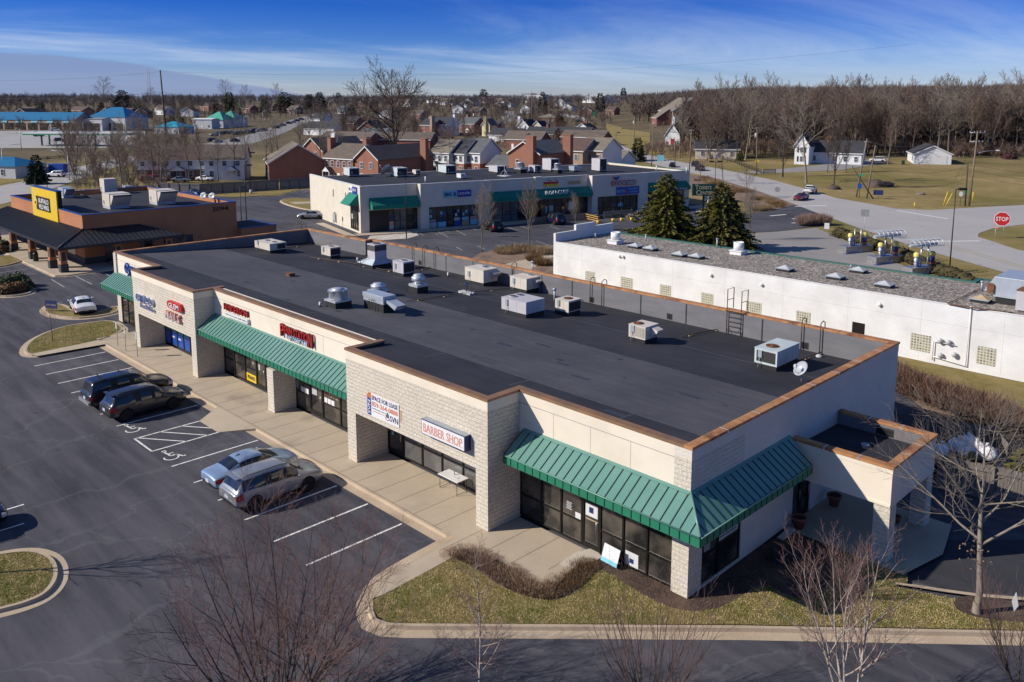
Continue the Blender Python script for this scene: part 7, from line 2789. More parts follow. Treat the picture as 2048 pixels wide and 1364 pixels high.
MB().box(TX0+tw*.2,y_-.08,5.2,TX0+tw*.74,y_-.002,7.0).build('panel',M_black,t)
MB().lathe([(.55,-.1),(.5,-.13),(.01,-.14)],TX0+tw*.2,y_-.0,6.1,20,axis='y').build('badge',M_yellow,t)
mb=MB().ball(TX0+tw*.19,y_-.15,6.1,.26,.02,.2,10)
mb.build('badge_mark',M_black,t)
for i,(tx,ht) in enumerate((('BUFFALO',.62),('WILD WINGS',.62))):
 letters(tx,1,M_white,(TX0+tw*.31,y_-.085,6.15-i*.78),(1,0,0),(0,0,1),t,'lettering',.02,.012,tw*.4,ht)
letters('3094',1,M_curb,(WX+.01,RY1-3.4,4.9),(0,1,0),(0,0,1),bw,'house_number',.04,.01,2.3,.6)
for k in range(5):
 x=WX-4.5-k*4.6
 MB().box(x-1.4,WY-.075,.75,x+1.4,WY-.062,2.6).build('window',M_pane,bw)
for k in range(3):
 y=WY+3.2+k*4.2
 MB().box(WX+.062,y-.9,.0,WX+.075,y+.9,2.3).build('window',M_pane,bw)
MB().box(WX+.004,RY1-7.4,.1,WX+.03,RY1-6.2,2.2).build('door',M_bw_base,bw)
q0,q1=GZ(463,437,2.2),GZ(502,446,2.2)
mb=MB().box(WX-6,RY1,Z0,WX+1.2,RY1+5.2,2.4)
mb.build('yard_wall',M_bw_wall,bw)
mb=MB().box(WX-5.7,RY1+.1,2.4,WX+.9,RY1+4.9,2.42)
mb.build('yard_roof',M_roof,bw)
mb=MB().box(WX-6.05,RY1+4.9,2.4,WX+1.25,RY1+5.25,2.48).box(WX+.9,RY1+.0,2.4,WX+1.25,RY1+4.9,2.48)
mb.build('coping',M_bluetrim,bw)
for (px,py,sx,sy,h,lab,hood) in ((225,416,2.6,2.6,2.0,'near beige roof unit with wide intake on the restaurant',True),(318,408,2.6,2.6,2.0,'far beige roof unit with wide intake on the restaurant',True),(213,387,1.9,1.9,2.3,'tall beige roof unit at the rear of the restaurant',False),(128,395,2.2,1.4,1.5,'pale blue intake unit behind the yellow tower',True),(252,381,1.2,1.0,.8,'small grey box at the rear of the restaurant roof',False)):
 P=GZ(px,py,5.35)
 t=ac_unit(P+Vector((sx*.5,-sy*.3,0)),sx,sy,h,lab,M_ac if 'beige' in lab else M_galv,0,fans=(),coil=(),curb=.3,group='roof units of the restaurant',curbmat=M_ltgrey)
 if hood:
  f=MB()
  f.add([(.004,.1,.4),(.004,sy-.1,.4),(.004,sy-.1,h-.1),(.004,.1,h-.1),(1.1,.1,h-.35),(1.1,sy-.1,h-.35),(1.1,sy-.1,h-.1),(1.1,.1,h-.1)],[(0,4,7,3),(1,2,6,5),(3,7,6,2),(0,1,5,4)])
  f.add([(1.1,.12,h-.34),(1.1,sy-.12,h-.34),(.1,sy-.12,.5),(.1,.12,.5)],[(0,1,2,3)])
  f.bl('hood',M_ac if 'beige' in lab else M_galv,t)
for (px,py,lab) in ((425,399,'dish at the right rear edge of the restaurant roof'),(408,398,'dish left of the other at the restaurant roof edge')):
 dish(GZ(px,py,5.9),.5,radians(150),radians(25),lab,M_dish,.3)
mb=MB().tube([tuple(GZ(150,386,5.5)),tuple(GZ(200,398,5.5))],.05,6)
solo(mb,'gas_line',M_orange if False else M_pipe,'rusty pipe across the restaurant roof','pipe',GZ(175,392,5.5),world=True)
struct(MB().poly([(-122,2.2,Z0+.14),(-85.0,2.2,Z0+.14),(-84.4,3.2,Z0+.14),(-84.4,18,Z0+.14),(WX,18,Z0+.14),(WX,WY,Z0+.14),(-122,WY,Z0+.14)]),'pavement',M_conc)
mb=MB()
kerb_run(mb,[(-122,2.2),(-85.0,2.2),(-84.4,3.2),(-84.4,18)],1,.35,Z0+.14)
struct(mb,'kerb',M_kerb)
P=GZ(72,522,Z0+.14)
t=thing('litter_bin','black litter bin beside a restaurant column','bin',P)
MB().lathe([(.28,0),(.3,.1),(.3,.8),(.33,.82),(.25,1.0),(.05,1.12)],0,0,0,14).bl('drum',M_black,t)
# houses of the estate
def house(px,py,L,D,he,hr,rz,wall,roof,label,upper=None,win='front',nwin=3,storeys=2,chim=(),chimmat=None,trim=True,porch=None,name='house',hip=False,gwin=True,group=None,dz=0,garage=False,wpos=None):
 """px,py: photo pixel of the near base corner; L along the ridge (local x,towards -x from the corner),D deep (local +y)
 rz: heading of local x; the house extends from the corner to -L and +D"""
 P=wpos or G(px,py)
 t=thing(name,label,'house',(P[0],P[1],P[2]+dz),rz,group)
 lo=MB()
 hs=he if not upper else he*.52
 lo.box(-L,0,-1.5,0,D,hs)
 if not hip and not upper:
  lo.add([(-L,0,hs),(-L,D,hs),(-L,D/2,he+hr),(0,0,hs),(0,D,hs),(0,D/2,he+hr)],[(0,1,2),(4,3,5)])
 lo.bl('wall',wall,t)
 if upper:
  up=MB().box(-L-.04,-.04,hs,.04,D+.04,he)
  if not hip:
   up.add([(-L-.04,0,he),(-L-.04,D,he),(-L-.04,D/2,he+hr),(.04,0,he),(.04,D,he),(.04,D/2,he+hr)],[(0,1,2),(4,3,5)])
  up.bl('upper_wall',upper,t)
 r=MB()
 o_,e=.4,.45
 k=hr/(D/2)
 th=.18
 if hip:
  hx=min(D/2,L/2-.2)
  b=[(-L-e,-o_,he-k*o_*.5),(e,-o_,he-k*o_*.5),(e,D+o_,he-k*o_*.5),(-L-e,D+o_,he-k*o_*.5),(-L+hx,D/2,he+hr),(-hx,D/2,he+hr)]
  r.add(b,[(0,1,5,4),(1,2,5),(2,3,4,5),(3,0,4),(0,3,2,1)])
 else:
  ze=he-k*o_
  for (ya,yb) in ((-o_,D/2),(D+o_,D/2)):
   za,zb=ze,he+hr
   q=[(-L-e,ya,za),(e,ya,za),(e,yb,zb),(-L-e,yb,zb)]
   if ya>yb:
    q=q[::-1]
   r.hexa([(a[0],a[1],a[2]+.02) for a in q],[(a[0],a[1],a[2]+th) for a in q])
 rf=r.bl('roof',roof,t)
 if trim and not hip:
  m=MB()
  for x in (e,-L-e):
   for (ya,yb) in ((-o_,D/2),(D+o_,D/2)):
    a,b=Vector((x,ya,ze-.12)),Vector((x,yb,he+hr-.12))
    s=.02 if x>0 else -.02
    m.hexa([a,a+Vector((s,0,0)),b+Vector((s,0,0)),b],[p+Vector((0,0,.28)) for p in (a,a+Vector((s,0,0)),b+Vector((s,0,0)),b)])
  m.box(-L-e,-o_-.04,ze-.1,e,-o_,ze+.14)
  m.bl('fascia',M_white,rf)
 def window(x,y,z,w_,h_,side):
  f=MB()
  if side=='front':
   f.box(x-w_/2-.09,y-.07,z-.09,x+w_/2+.09,y-.01,z+h_+.09)
  else:
   f.box(y+.01,x-w_/2-.09,z-.09,y+.07,x+w_/2+.09,z+h_+.09)
  fo=f.bl('window',M_white,t)
  g=MB()
  for (a,b) in ((0,.48),(.52,1)):
   if side=='front':
    g.box(x-w_/2,y-.085,z+h_*a,x+w_/2,y-.07,z+h_*b)
   else:
    g.box(y+.07,x-w_/2,z+h_*a,y+.085,x+w_/2,z+h_*b)
  g.bl('pane',M_winpane,fo)
 if nwin:
  for s in range(storeys):
   z=.9+s*2.75
   if z+1.3>he:
    break
   for i in range(nwin):
    x=-L*(i+.5)/nwin
    if s==0 and i==nwin // 2 and not garage:
     MB().box(x-.5,-.08,0,x+.5,-.02,2.1).bl('door',M_white,t)
     continue
    window(x,-.05,z,.95,1.45,'front')
 if gwin:
  for s in range(storeys):
   z=.9+s*2.75
   if z+1.0>he+hr*.3:
    break
   for y in ((D*.3,D*.7) if D>7 else (D*.5,)):
    window(y,.05,z,.9,1.45,'end')
 if garage:
  MB().box(.02,D*.18,0,.06,D*.82,2.5).bl('garage_door',M_white,t)
 for (cx,cy,w_) in chim:
  MB().box(cx-w_/2,cy-w_*.75,-1 if cy<0 or cx>0 or cy>D else he-.2,cx+w_/2,cy+w_*.75,he+hr+1.3).box(cx-w_/2-.08,cy-w_*.75-.08,he+hr+1.3,cx+w_/2+.08,cy+w_*.75+.08,he+hr+1.5).bl('chimney',chimmat or wall,rf if not (cy<0 or cx>0) else t)
 if porch:
  x,w_=porch
  m=MB().hexa([(x-w_/2,-1.8,2.5),(x+w_/2,-1.8,2.5),(x+w_/2,0,2.5),(x-w_/2,0,2.5)],[(x-.05,-1.8,3.6),(x+.05,-1.8,3.6),(x+.05,0,3.6),(x-.05,0,3.6)])
  po=m.bl('porch',roof,t)
  m=MB().add([(x-w_/2,-1.83,2.5),(x+w_/2,-1.83,2.5),(x,-1.83,3.65)],[(0,1,2)])
  m.cbox(x-w_/2+.1,-1.7,0,.14,.14,2.5).cbox(x+w_/2-.1,-1.7,0,.14,.14,2.5)
  m.bl('porch_front',M_white,po)
 return t
R_=radians
house(418,360,17,10,5.2,3.3,R_(54),M_brick_b,M_sh_red,'white and brick townhouse row with long red brown roof',upper=M_sid_w,nwin=6,porch=(-7,4),gwin=False)
house(490,360,9.5,10,5.2,3.3,R_(54),M_sid_w,M_sh_brown,'white townhouse with grey brown roof next to the tan roofed house',nwin=3,porch=(-3,3),gwin=False)
house(539,364,19,14.3,4.6,4.4,R_(-26),M_brick_o,M_sh_tan,'brick house with pale tan roof and dark gable towards the shops',nwin=5,gwin=False)
house(604,338,17,9,5.6,3.4,R_(-80),M_brick_o,M_sh_brown,'orange brick gabled house with white chimney above the timber fence',nwin=0,chim=((-4,9.6,1.1),),chimmat=M_white)
house(707,366,10.5,9,5.9,3.2,R_(8),M_brick_o,M_sh_brown,'red brick house with tan brown roof and two brick chimneys',nwin=5,chim=((-11,3,1.2),(-.2,5,1.2)),porch=(-8,2.6),gwin=False)
house(711,366,20,7.7,6.0,2.9,R_(-80),M_brick_o,M_sh_brown,'bright orange brick gable left of the great oak',nwin=0,chim=((-16,8.2,1.2),))
house(800,352,10,8,4.6,2.8,R_(45),M_brick_r,M_sh_brown,'brown roofed house in shade right of the great oak',nwin=3,chim=((-9,4,1.1),),chimmat=M_brick_o,gwin=False)
house(898,350,6.5,9,6.0,3.2,R_(8),M_brick_r,M_sh_tan,'white upper townhouse with brown roof at the left of the white row',upper=M_sid_w,nwin=3,porch=(-4,2.6),gwin=False)
house(928,351,6.5,9,5.9,3.4,R_(8),M_brick_o,M_sh_dark,'white upper townhouse with black roof in the middle of the white row',upper=M_sid_w,nwin=3,gwin=False)
house(960,352,7.5,9,6.2,3.4,R_(8),M_brick_o,M_sh_grey,'white upper townhouse with grey roof and white end wall',upper=M_sid_w,nwin=3,gwin=False)
house(1012,356,6,8,3.0,2.4,R_(8),M_brick_o,M_sh_grey,'low brick garage before the white townhouses',nwin=2,storeys=1,gwin=False)
house(1017,358,14,9.5,6.7,2.9,R_(-80),M_brick_o,M_sh_grey,'orange brick house with two tall chimneys and dark roof',nwin=0,chim=((.5,7.2,1.5),(-12.5,10.0,1.5)))
house(1165,347,8.5,10,6.2,3.0,R_(8),M_brick_t,M_sh_red,'tan brick house with red brown roof',nwin=2,gwin=False)
t=house(1204,347,8,10.5,6.3,3.1,R_(8),M_brick_t,M_sh_tan,'tan brick house with white end wall and small porch',nwin=3,porch=(-6.5,2.6),gwin=False)
MB().box(.01,.02,0,.06,10.48,6.3).add([(.06,.02,6.3),(.06,10.48,6.3),(.06,5.25,9.3)],[(0,1,2)]).bl('end_cladding',M_sid_w,t)
house(1240,338,8,9,2.6,2.4,R_(8),M_sid_w,M_sh_tan,'low garage with tan roof at the end of the second shop row',nwin=0,storeys=1,garage=True,gwin=False)
house(868,272,9,8,5.6,3.0,R_(8),M_brick_r,M_sh_dark,'narrow house with stone chimney left of the white dark roofed house',nwin=2,chim=((-.6,-.5,1.4),),chimmat=M_brick_t,gwin=False)
house(893,272,11,10,6.0,3.4,R_(8),M_sid_w,M_sh_dark,'white house with black roof, dark shutters and white chimney',nwin=3,chim=((.5,6,1.1),),chimmat=M_white,gwin=False)
house(948,270,11,10,5.8,3.2,R_(8),M_brick_r,M_sh_grey,'brick house with tall red chimney left of the yellow gable',nwin=3,chim=((-9,6,1.3),),chimmat=M_brick_o,porch=(-3,3),gwin=False)
house(964,272,6,5,5.8,2.8,R_(-80),M_sid_y,M_sh_grey,'cream yellow gabled wing with a yellow chimney',nwin=0,chim=((.5,2.5,1.1),),chimmat=M_sid_y)
house(992,268,8,8,4.4,2.4,R_(8),M_brick_r,M_sh_dark,'low brick house right of the yellow gable',nwin=2,storeys=1,gwin=False)
house(1032,272,9,8,4.8,3.6,R_(-78),M_sid_w,M_sh_dark,'white gabled house with black roof behind the utility pole',nwin=1,chim=((-4,-.5,1.0),),chimmat=M_white)
house(1062,272,7,7,4.4,3.2,R_(-78),M_sid_b,M_sh_dark,'cream gabled house just right of the utility pole',nwin=1)
house(1110,248,13,11,4.4,2.4,R_(20),M_brick_b,M_sh_tan,'square brick house with pale hipped roof',nwin=4,hip=True,gwin=False)
for k,(px,py,L,D,he,hr,a,lab) in enumerate(((1040,285,17,8,3.2,2.8,12,'long black roof left of the brown gable roofs'),(1106,282,15,8,3.2,3.0,12,'long blue black roof in front of the hip roofed house'),(1175,283,17,8,3.2,3.0,12,'long blue black roof by the main road'),(1080,300,17,8,4,3,12,'dark brown roof behind the orange brick house'),(1205,292,20,8,3.6,2.6,12,'long brown roof behind the tan brick houses'),
            (980,260,10,8,3,2.5,12,'black roof behind the yellow gable'),(1150,268,10,8,3,2.6,-75,'small white house with red chimney among black roofs'))):
 house(px,py,L,D,he,hr,R_(a),M_sid_w if k in (0,6) else M_brick_r,M_sh_brown if k in (3,4) else M_sh_dark,lab,nwin=2,storeys=1,gwin=False,chim=((-5,4,1.1),) if k in (1,6) else (),chimmat=M_brick_r)
for k,(px,py,L,D,he,hr,a,ro,lab) in enumerate(((668,272,22,10,3.6,3.4,12,M_sh_dark,'long blue black roofed house left of the oak'),(716,274,14,10,4.0,4.0,-60,M_sh_dark,'black roofed gabled house with brick chimney left of the oak'),(708,262,20,10,4.4,3.6,12,M_sh_dark,'upper blue black roof left of the oak'),(765,282,15,9,3.0,2.6,12,M_sh_grey,'pale low house just left of the oak trunk'),(735,300,26,9,4.0,2.6,12,M_sh_brown,'long brown roof above the red brick gables'),(860,300,22,9,4.0,2.6,30,M_sh_brown,'brown roof right of the oak trunk'),(850,262,8,7,4.5,3.2,-75,M_sh_dark,'white gable half hidden by the oak limbs'))):
 house(px,py,L,D,he,hr,R_(a),M_sid_w if k in (0,3,6) else M_brick_r,ro,lab,nwin=3,storeys=1,gwin=False,chim=((-3,4,1.2),) if k==1 else ())
FH='far house with a low roof among the trees of the estate'
rnd=random.Random(21)
for k,(px,py,L,ro,wl,rz) in enumerate(((165,232,34,'r','o',10),(200,236,16,'r','w',-60),(60,234,26,'r','o',15),(30,238,20,'d','b',-60),(255,236,22,'r','b',10),(270,236,12,'r','b',-60),
            (330,230,22,'r','w',12),(362,233,18,'r','w',-50),(320,226,14,'b','w',10),(418,222,22,'r','o',15),(421,222,12,'r','o',-65),(500,226,16,'r','o',15),(545,222,18,'r','b',10),(590,228,16,'b','b',15),
            (820,214,28,'t','w',12),(880,206,36,'t','w',10),(905,210,30,'t','w',12),(918,216,28,'d','w',-70),(925,212,26,'d','w',-70),(958,206,30,'b','w',-70),(905,226,16,'g','w',-60),(985,220,30,'b','b',-70),(1000,214,30,'b','w',-70),(1020,210,36,'b','b',10),(1110,212,34,'b','w',-70),(1125,222,24,'b','w',-70),(790,224,20,'b','b',10),(740,214,24,'b','b',10),(690,228,14,'g','w',20),
            (1228,230,14,'r','o',10),(640,252,15,'d','w',10),(842,240,15,'b','o',20),(1160,232,14,'b','b',-70),(780,242,18,'g','w',10),(1040,226,22,'t','w',-70),(960,232,18,'b','b',14))):
 roof=dict(r=M_sh_red,b=M_sh_brown,t=M_sh_tan,d=M_sh_dark,g=M_sh_grey)[ro]
 wall=dict(o=M_brick_o,w=M_sid_w,b=M_brick_b)[wl]
 far=py<216
 house(px,py,L*(.62 if not far else .9),11 if not far else 16,4.6 if not far else 6,3.2 if not far else 5,R_(rz),wall,roof,FH,nwin=4 if not far else 0,gwin=False,trim=not far,group='far houses of the estate',storeys=2)
P=G(1330,252)
t=house(1345,250,40,26,8.5,8.0,R_(-42),M_brick_t,M_sh_tan,'large tan gabled hall on the rise beside the main road',nwin=6,storeys=1,name='church_hall',gwin=False)
MB().box(.02,1.5,0,.1,24.5,8.4).add([(.1,1.5,8.4),(.1,24.5,8.4),(.1,13,15.6)],[(0,1,2)]).bl('gable_front',M_sid_b,t)
house(1313,252,14,15,5.0,5.2,R_(-42),M_brick_r,M_sh_tan,'brick gabled porch wing in front of the tan hall',nwin=4,storeys=1,name='church_wing')
t=house(1330,290,9,6,4.2,4.6,R_(-70),M_sid_w,M_sh_grey,'tiny white chapel with a belfry at the edge of the wood',nwin=2,storeys=1,name='chapel',gwin=False)
MB().box(-2.0,2.4,8.4,-.8,3.6,10.4).add([(-2.1,2.3,10.4),(-.7,2.3,10.4),(-.7,3.7,10.4),(-2.1,3.7,10.4),(-1.4,3,12)],[(0,1,4),(1,2,4),(2,3,4),(3,0,4)]).bl('belfry',M_white,t)
MB().box(.08,2.3,0,.1,3.7,2.6).bl('door',M_red,t)
t=house(1588,328,7.5,4.2,5.8,3.2,R_(-78),M_sid_w,M_sh_dark,'white farmhouse gable with dark shutters between the field trees',nwin=2,storeys=2,name='farmhouse')
for z in (.9,3.65):
 for y in (1.0,3.1):
  MB().box(.05,y-.22,z-.1,.1,y+.22,z+1.5).bl('shutter',M_black,t)
house(1722,330,18,7,3.6,3.2,R_(14),M_sid_w,M_sh_dark,'long white farmhouse wing with black roof and chimney',nwin=6,storeys=1,name='farmhouse_wing',chim=((-10,3.5,1.2),),chimmat=M_brick_o,gwin=False)
house(1478,318,14,8,3.2,2.6,R_(30),M_sid_b,M_sh_dark,'dark roofed house half hidden in the wood by the road',nwin=3,storeys=1)
t=house(1828,328,14,10,3.1,2.4,R_(-62),M_sid_w,M_sh_dark,'white garage with wide closed door and dark roof in the field',nwin=2,storeys=1,name='garage',gwin=False)
MB().box(.03,2.6,0,.07,8.8,2.5).bl('garage_door',M_offwhite,t)
P=G(1806,329)
solo(MB().cbox(0,0,0,.7,.8,1.1).cbox(0,-.05,1.1,.75,.85,.08),'waste_bin',M_signgreen,'dark green waste bin beside the white garage','bin',P,R_(-62))
for (px,py,L,D,he,hr,rz,wl,ro,lab) in ((1196,206,60,40,7,9,-20,M_sid_w,M_ltgrey,'pale arched sports hall at the end of the road'),(1085,205,46,20,15,.6,5,M_ltgrey,M_grey,'tall pale block behind the far roofs'),(1062,204,26,20,17,.6,5,M_grey,M_grey,'dark grey block left of the pale one')):
 house(px,py,L,D,he,hr,R_(rz),wl,ro,lab,nwin=0,gwin=False,trim=False,name='hall')
# shops and filling station on the far left
P=G(236,262)
t=house(150,262,60,14,6.0,4.0,R_(28),M_brick_t,M_bluemetal,'long far shop row with blue metal roof',nwin=0,gwin=False,trim=False,name='shop_row')
for k in range(7):
 MB().box(-58+k*8.4,-.25,.2,-51.5+k*8.4,-.02,4.2).bl('shop_window',M_pane,t)
for k in range(5):
 MB().box(-52+k*11,-.35,4.4,-47.5+k*11,-.26,5.4).bl('fascia_sign',M_cyan,t)
t=house(205,262,28,14,6.6,.8,R_(28),M_ltgrey,M_grey,'low grey shop between the blue roofs',nwin=0,gwin=False,trim=False,name='shop_row')
for k in range(3):
 MB().box(-26+k*8.8,-.25,.2,-19.5+k*8.8,-.02,4.2).bl('shop_window',M_pane,t)
MB().box(-20,-.4,4.6,-13,-.26,5.8).bl('fascia_sign',M_cyan,t)
t=house(252,262,26,18,7.6,5.5,R_(28),M_ltgrey,M_bluemetal,'end shop with steep hipped blue roof',nwin=0,gwin=False,trim=False,hip=True,name='shop_row')
for k in range(3):
 MB().box(-24+k*8.0,-.25,.2,-18+k*8.0,-.02,4.2).bl('shop_window',M_pane,t)
P=G(180,292)
t=thing('filling_station_canopy','white and green flat canopy of the filling station','canopy',P,R_(40))
MB().box(-26,-4,5.0,18,6,5.5).bl('roof_deck',M_white,t)
MB().box(-26.1,-4.1,4.55,18.1,6.1,5.0).bl('green_band',M_hwgreen,t)
for x in (-20,-10,0,10):
 for y in (-1,4):
  MB().cbox(x,y,0,.5,.5,4.6).bl('column',M_green_trim,t)
t=house(358,268,15,13,3.6,2.8,R_(30),M_ltgrey,M_aqua,'small shop with bright aqua hipped roof left of the tall pole',nwin=3,storeys=1,hip=True,gwin=False)
for (px,py,lab) in ((447,256,'restaurant with pointed mint roof, left one'),(470,254,'restaurant with pointed mint roof, right one')):
 house(px,py,14,14,5.0,5.0,R_(30),M_ltgrey,M_mint,lab,nwin=3,storeys=1,hip=True,gwin=False)
house(424,258,13,8,5.6,.5,R_(30),M_ltgrey,M_white,'flat white topped block left of the mint roofs',nwin=3,storeys=1,gwin=False,trim=False)
house(32,358,16,10,3.2,2.0,R_(30),M_ltgrey,M_bluemetal,'blue roofed building behind the lamp posts at the left edge',nwin=2,storeys=1,hip=True,gwin=False)
# more vehicles
cl=['silver','white','black','navy','olds','grey','brightred','charcoal']
AV='queue of cars on the far avenue'
rnd=random.Random(4)
k=0
for (px,py) in ((428,272),(441,270),(452,268),(462,266),(473,270),(483,268),(494,264),(502,267),(510,263),(519,263),(528,262),(552,257),(558,254),(566,252),(578,248),(586,246),(594,243),(603,240),(622,234),(650,229),(425,283),(436,285),(470,284)):
 kind='suv' if k % 3 else 'sedan'
 car_at(kind,PAINT[cl[(k*5+k // 3) % 8]],'small far car queuing on the avenue',(px,py),R_(98),AV)
 k += 1
for (px,py,kd,c,rz,lab) in ((300,364,'suv','brightred',60,'red car parked before the townhouses, left one'),(323,362,'suv','brightred',60,'red car parked before the townhouses, right one'),(344,362,'sedan','black',50,'black car beside the two red ones'),(362,364,'sedan','olds',40,'silver white car behind the timber fence'),(411,362,'sedan','white',30,'white car behind the timber fence'),
         (113,354,'suv','white',215,'white SUV on the street beside the blue van'),(72,268,'sedan','white',60,'white car in the far car park'),(78,273,'suv','black',60,'black car in the far car park'),(120,283,'suv','navy',60,'dark car by the filling station'),(111,262,'suv','white',60,'white van before the far shops'),
         (1400,341,'suv','grey',110,'grey car behind the dark van on the main road'),(1018,234,'sedan','white',100,'white car parked in the far street'),(1035,238,'sedan','navy',100,'blue car parked in the far street'),(1045,240,'suv','silver',100,'silver car parked in the far street'),(1155,244,'suv','black',100,'black car at the road bend below the hall'),(1165,225,'suv','navy',90,'car parked near the sports hall'),(1175,222,'sedan','white',90,'white car parked near the sports hall'),(1345,334,'sedan','black',120,'black car beyond the end of the second shop row')):
 car_at(kd,PAINT[c],lab,(px,py),R_(rz))
P=G(112,350)
t=thing('box_van','blue box van on the street behind the restaurant','van',P,R_(215))
MB().box(-3.2,-1.1,.6,1.2,1.1,3.0).bl('box',M_blue,t)
MB().hexa([(1.22,-1,.5),(3,-1,.5),(3,1,.5),(1.22,1,.5)],[(1.22,-1,2.3),(2.2,-.95,2.3),(2.2,.95,2.3),(1.22,1,2.3)]).bl('cab',M_white,t)
for x in (-2,2.1):
 for s in (-1,1):
  MB().lathe([(.4,-.12),(.45,0),(.4,.12)],x,s*1.0,.45,14,axis='y').bl('wheel',M_tyre,t)
P=G(1437,404)
t=thing('white_van','white and blue van behind the green centre sign','van',P,R_(60))
MB().box(-2.6,-1,.45,1.4,1,2.3).bl('body',M_white,t)
MB().hexa([(1.4,-.98,.45),(2.6,-.95,.45),(2.6,.95,.45),(1.4,.98,.45)],[(1.4,-.95,2.2),(1.9,-.9,1.4),(1.9,.9,1.4),(1.4,.95,2.2)]).bl('bonnet',M_blue,t)
for x in (-1.8,1.6):
 for s in (-1,1):
  MB().lathe([(.34,-.1),(.38,0),(.34,.1)],x,s*.95,.38,14,axis='y').bl('wheel',M_tyre,t)
# poles, lamps, wires
def lamp_post(px,py,yt,label,arm=None,mat=None,cobra=True,group=None,r=.1,heads=1):
 """arm: photo x of the lamp head"""
 P=G(px,py)
 h=hpx(P,yt)
 t=thing('street_lamp',label,'street lamp',P,0,group)
 m=mat or M_galv_dull
 MB().tube([(0,0,-.1),(0,0,h)],[r,r*.6],8).bl('pole',m,t)
 if cobra:
  dx=(arm-px)*dist(P)/FPX
  a=Vector((_rt.x,_rt.y,0))*dx
  e=a+Vector((0,0,h+abs(dx)*.3))
  MB().tube([(0,0,h),tuple(a*.5+Vector((0,0,h+abs(dx)*.24))),tuple(e)],r*.5,6).bl('arm',m,t)
  d=a.normalized()
  q=MB()
  n=Vector((-d.y,d.x,0))*.16
  b=e+d*.8
  q.hexa([tuple(e-n+Vector((0,0,-.1))),tuple(b-n+Vector((0,0,-.06))),tuple(b+n+Vector((0,0,-.06))),tuple(e+n+Vector((0,0,-.1)))],[tuple(e-n+Vector((0,0,.08))),tuple(b-n+Vector((0,0,.05))),tuple(b+n+Vector((0,0,.05))),tuple(e+n+Vector((0,0,.08)))])
  q.bl('lamp_head',m,t)
 else:
  for k in range(heads):
   s=(-1,1)[k] if heads>1 else 1
   a=Vector((_rt.x,_rt.y,0))*s*.75
   MB().tube([(0,0,h-.1),tuple(a*.4+Vector((0,0,h-.05)))],.05,6).bl('arm',m,t)
   MB().cbox(a.x,a.y,h-.14,.8,.45,.26,atan2(a.y,a.x)).bl('lamp_head',m,t)
 return t
for (px,py,yt,ar,lab) in ((8,354,298,40,'cobra lamp at the left edge over the street'),(139,360,310,106,'cobra lamp leaning left behind the blue van'),(43,300,258,36,'lamp in the far car park, leftmost'),(101,292,252,106,'lamp in the far car park, second from the left'),(167,264,246,161,'lamp before the steep blue roof'),(125,302,262,118,'lamp before the filling station canopy'),
        (344,296,254,362,'avenue lamp just right of the tall pole'),(391,284,247,408,'avenue lamp by the mint roofs'),(440,290,264,417,'avenue lamp leaning left'),(489,262,234,504,'avenue lamp third on the right hand side'),(526,254,224,540,'avenue lamp fourth on the right hand side'),(544,262,243,527,'second avenue lamp leaning left'),
        (593,242,216,605,'avenue lamp fifth on the right hand side'),(627,231,209,636,'avenue lamp sixth on the right hand side'),(658,223,204,667,'avenue lamp seventh on the right hand side'),(674,208,199,684,'small lamp near the avenue crest'),(688,206,198,696,'smaller lamp near the avenue crest'),(701,206,197,709,'smallest lamp at the avenue crest')):
 lamp_post(px,py,yt,lab,ar,group='cobra head street lamps',r=.13)
for (px,py,yt,lab,hd,dk) in ((484,462,374,'thin dark double lamp pole behind the restaurant, left one',1,1),(494,458,330,'thin dark lamp pole behind the restaurant, right one',1,1),(813,478,347,'tall dark lamp pole before the first teal awning',2,1),(502,388,305,'dark lamp pole with concrete foot on the fence lawn',1,1),
        (1898,553,378,'dark leaning lamp pole by the vacuum stations',1,1),(1428,424,323,'dark lamp pole behind the green centre sign',2,1),(1052,352,268,'thin dark lamp pole before the orange brick house',1,1),(1231,336,265,'thin dark lamp pole at the white gable house',1,1),(733,350,275,'thin dark lamp pole before the brick gable',1,1),(900,350,276,'thin dark lamp pole before the white townhouses',1,1),(95,382,316,'dark lamp pole beside the pine',1,1)):
 lamp_post(px,py,yt,lab,None,M_pole,False,'dark car park lamp poles',.08,hd)
P=G(502,388)
solo(MB().cyl(0,0,0,.9,.32,.32,14),'lamp_foot',M_conc_new,'round concrete foot of the lamp on the fence lawn','concrete base',P)
POLES={}
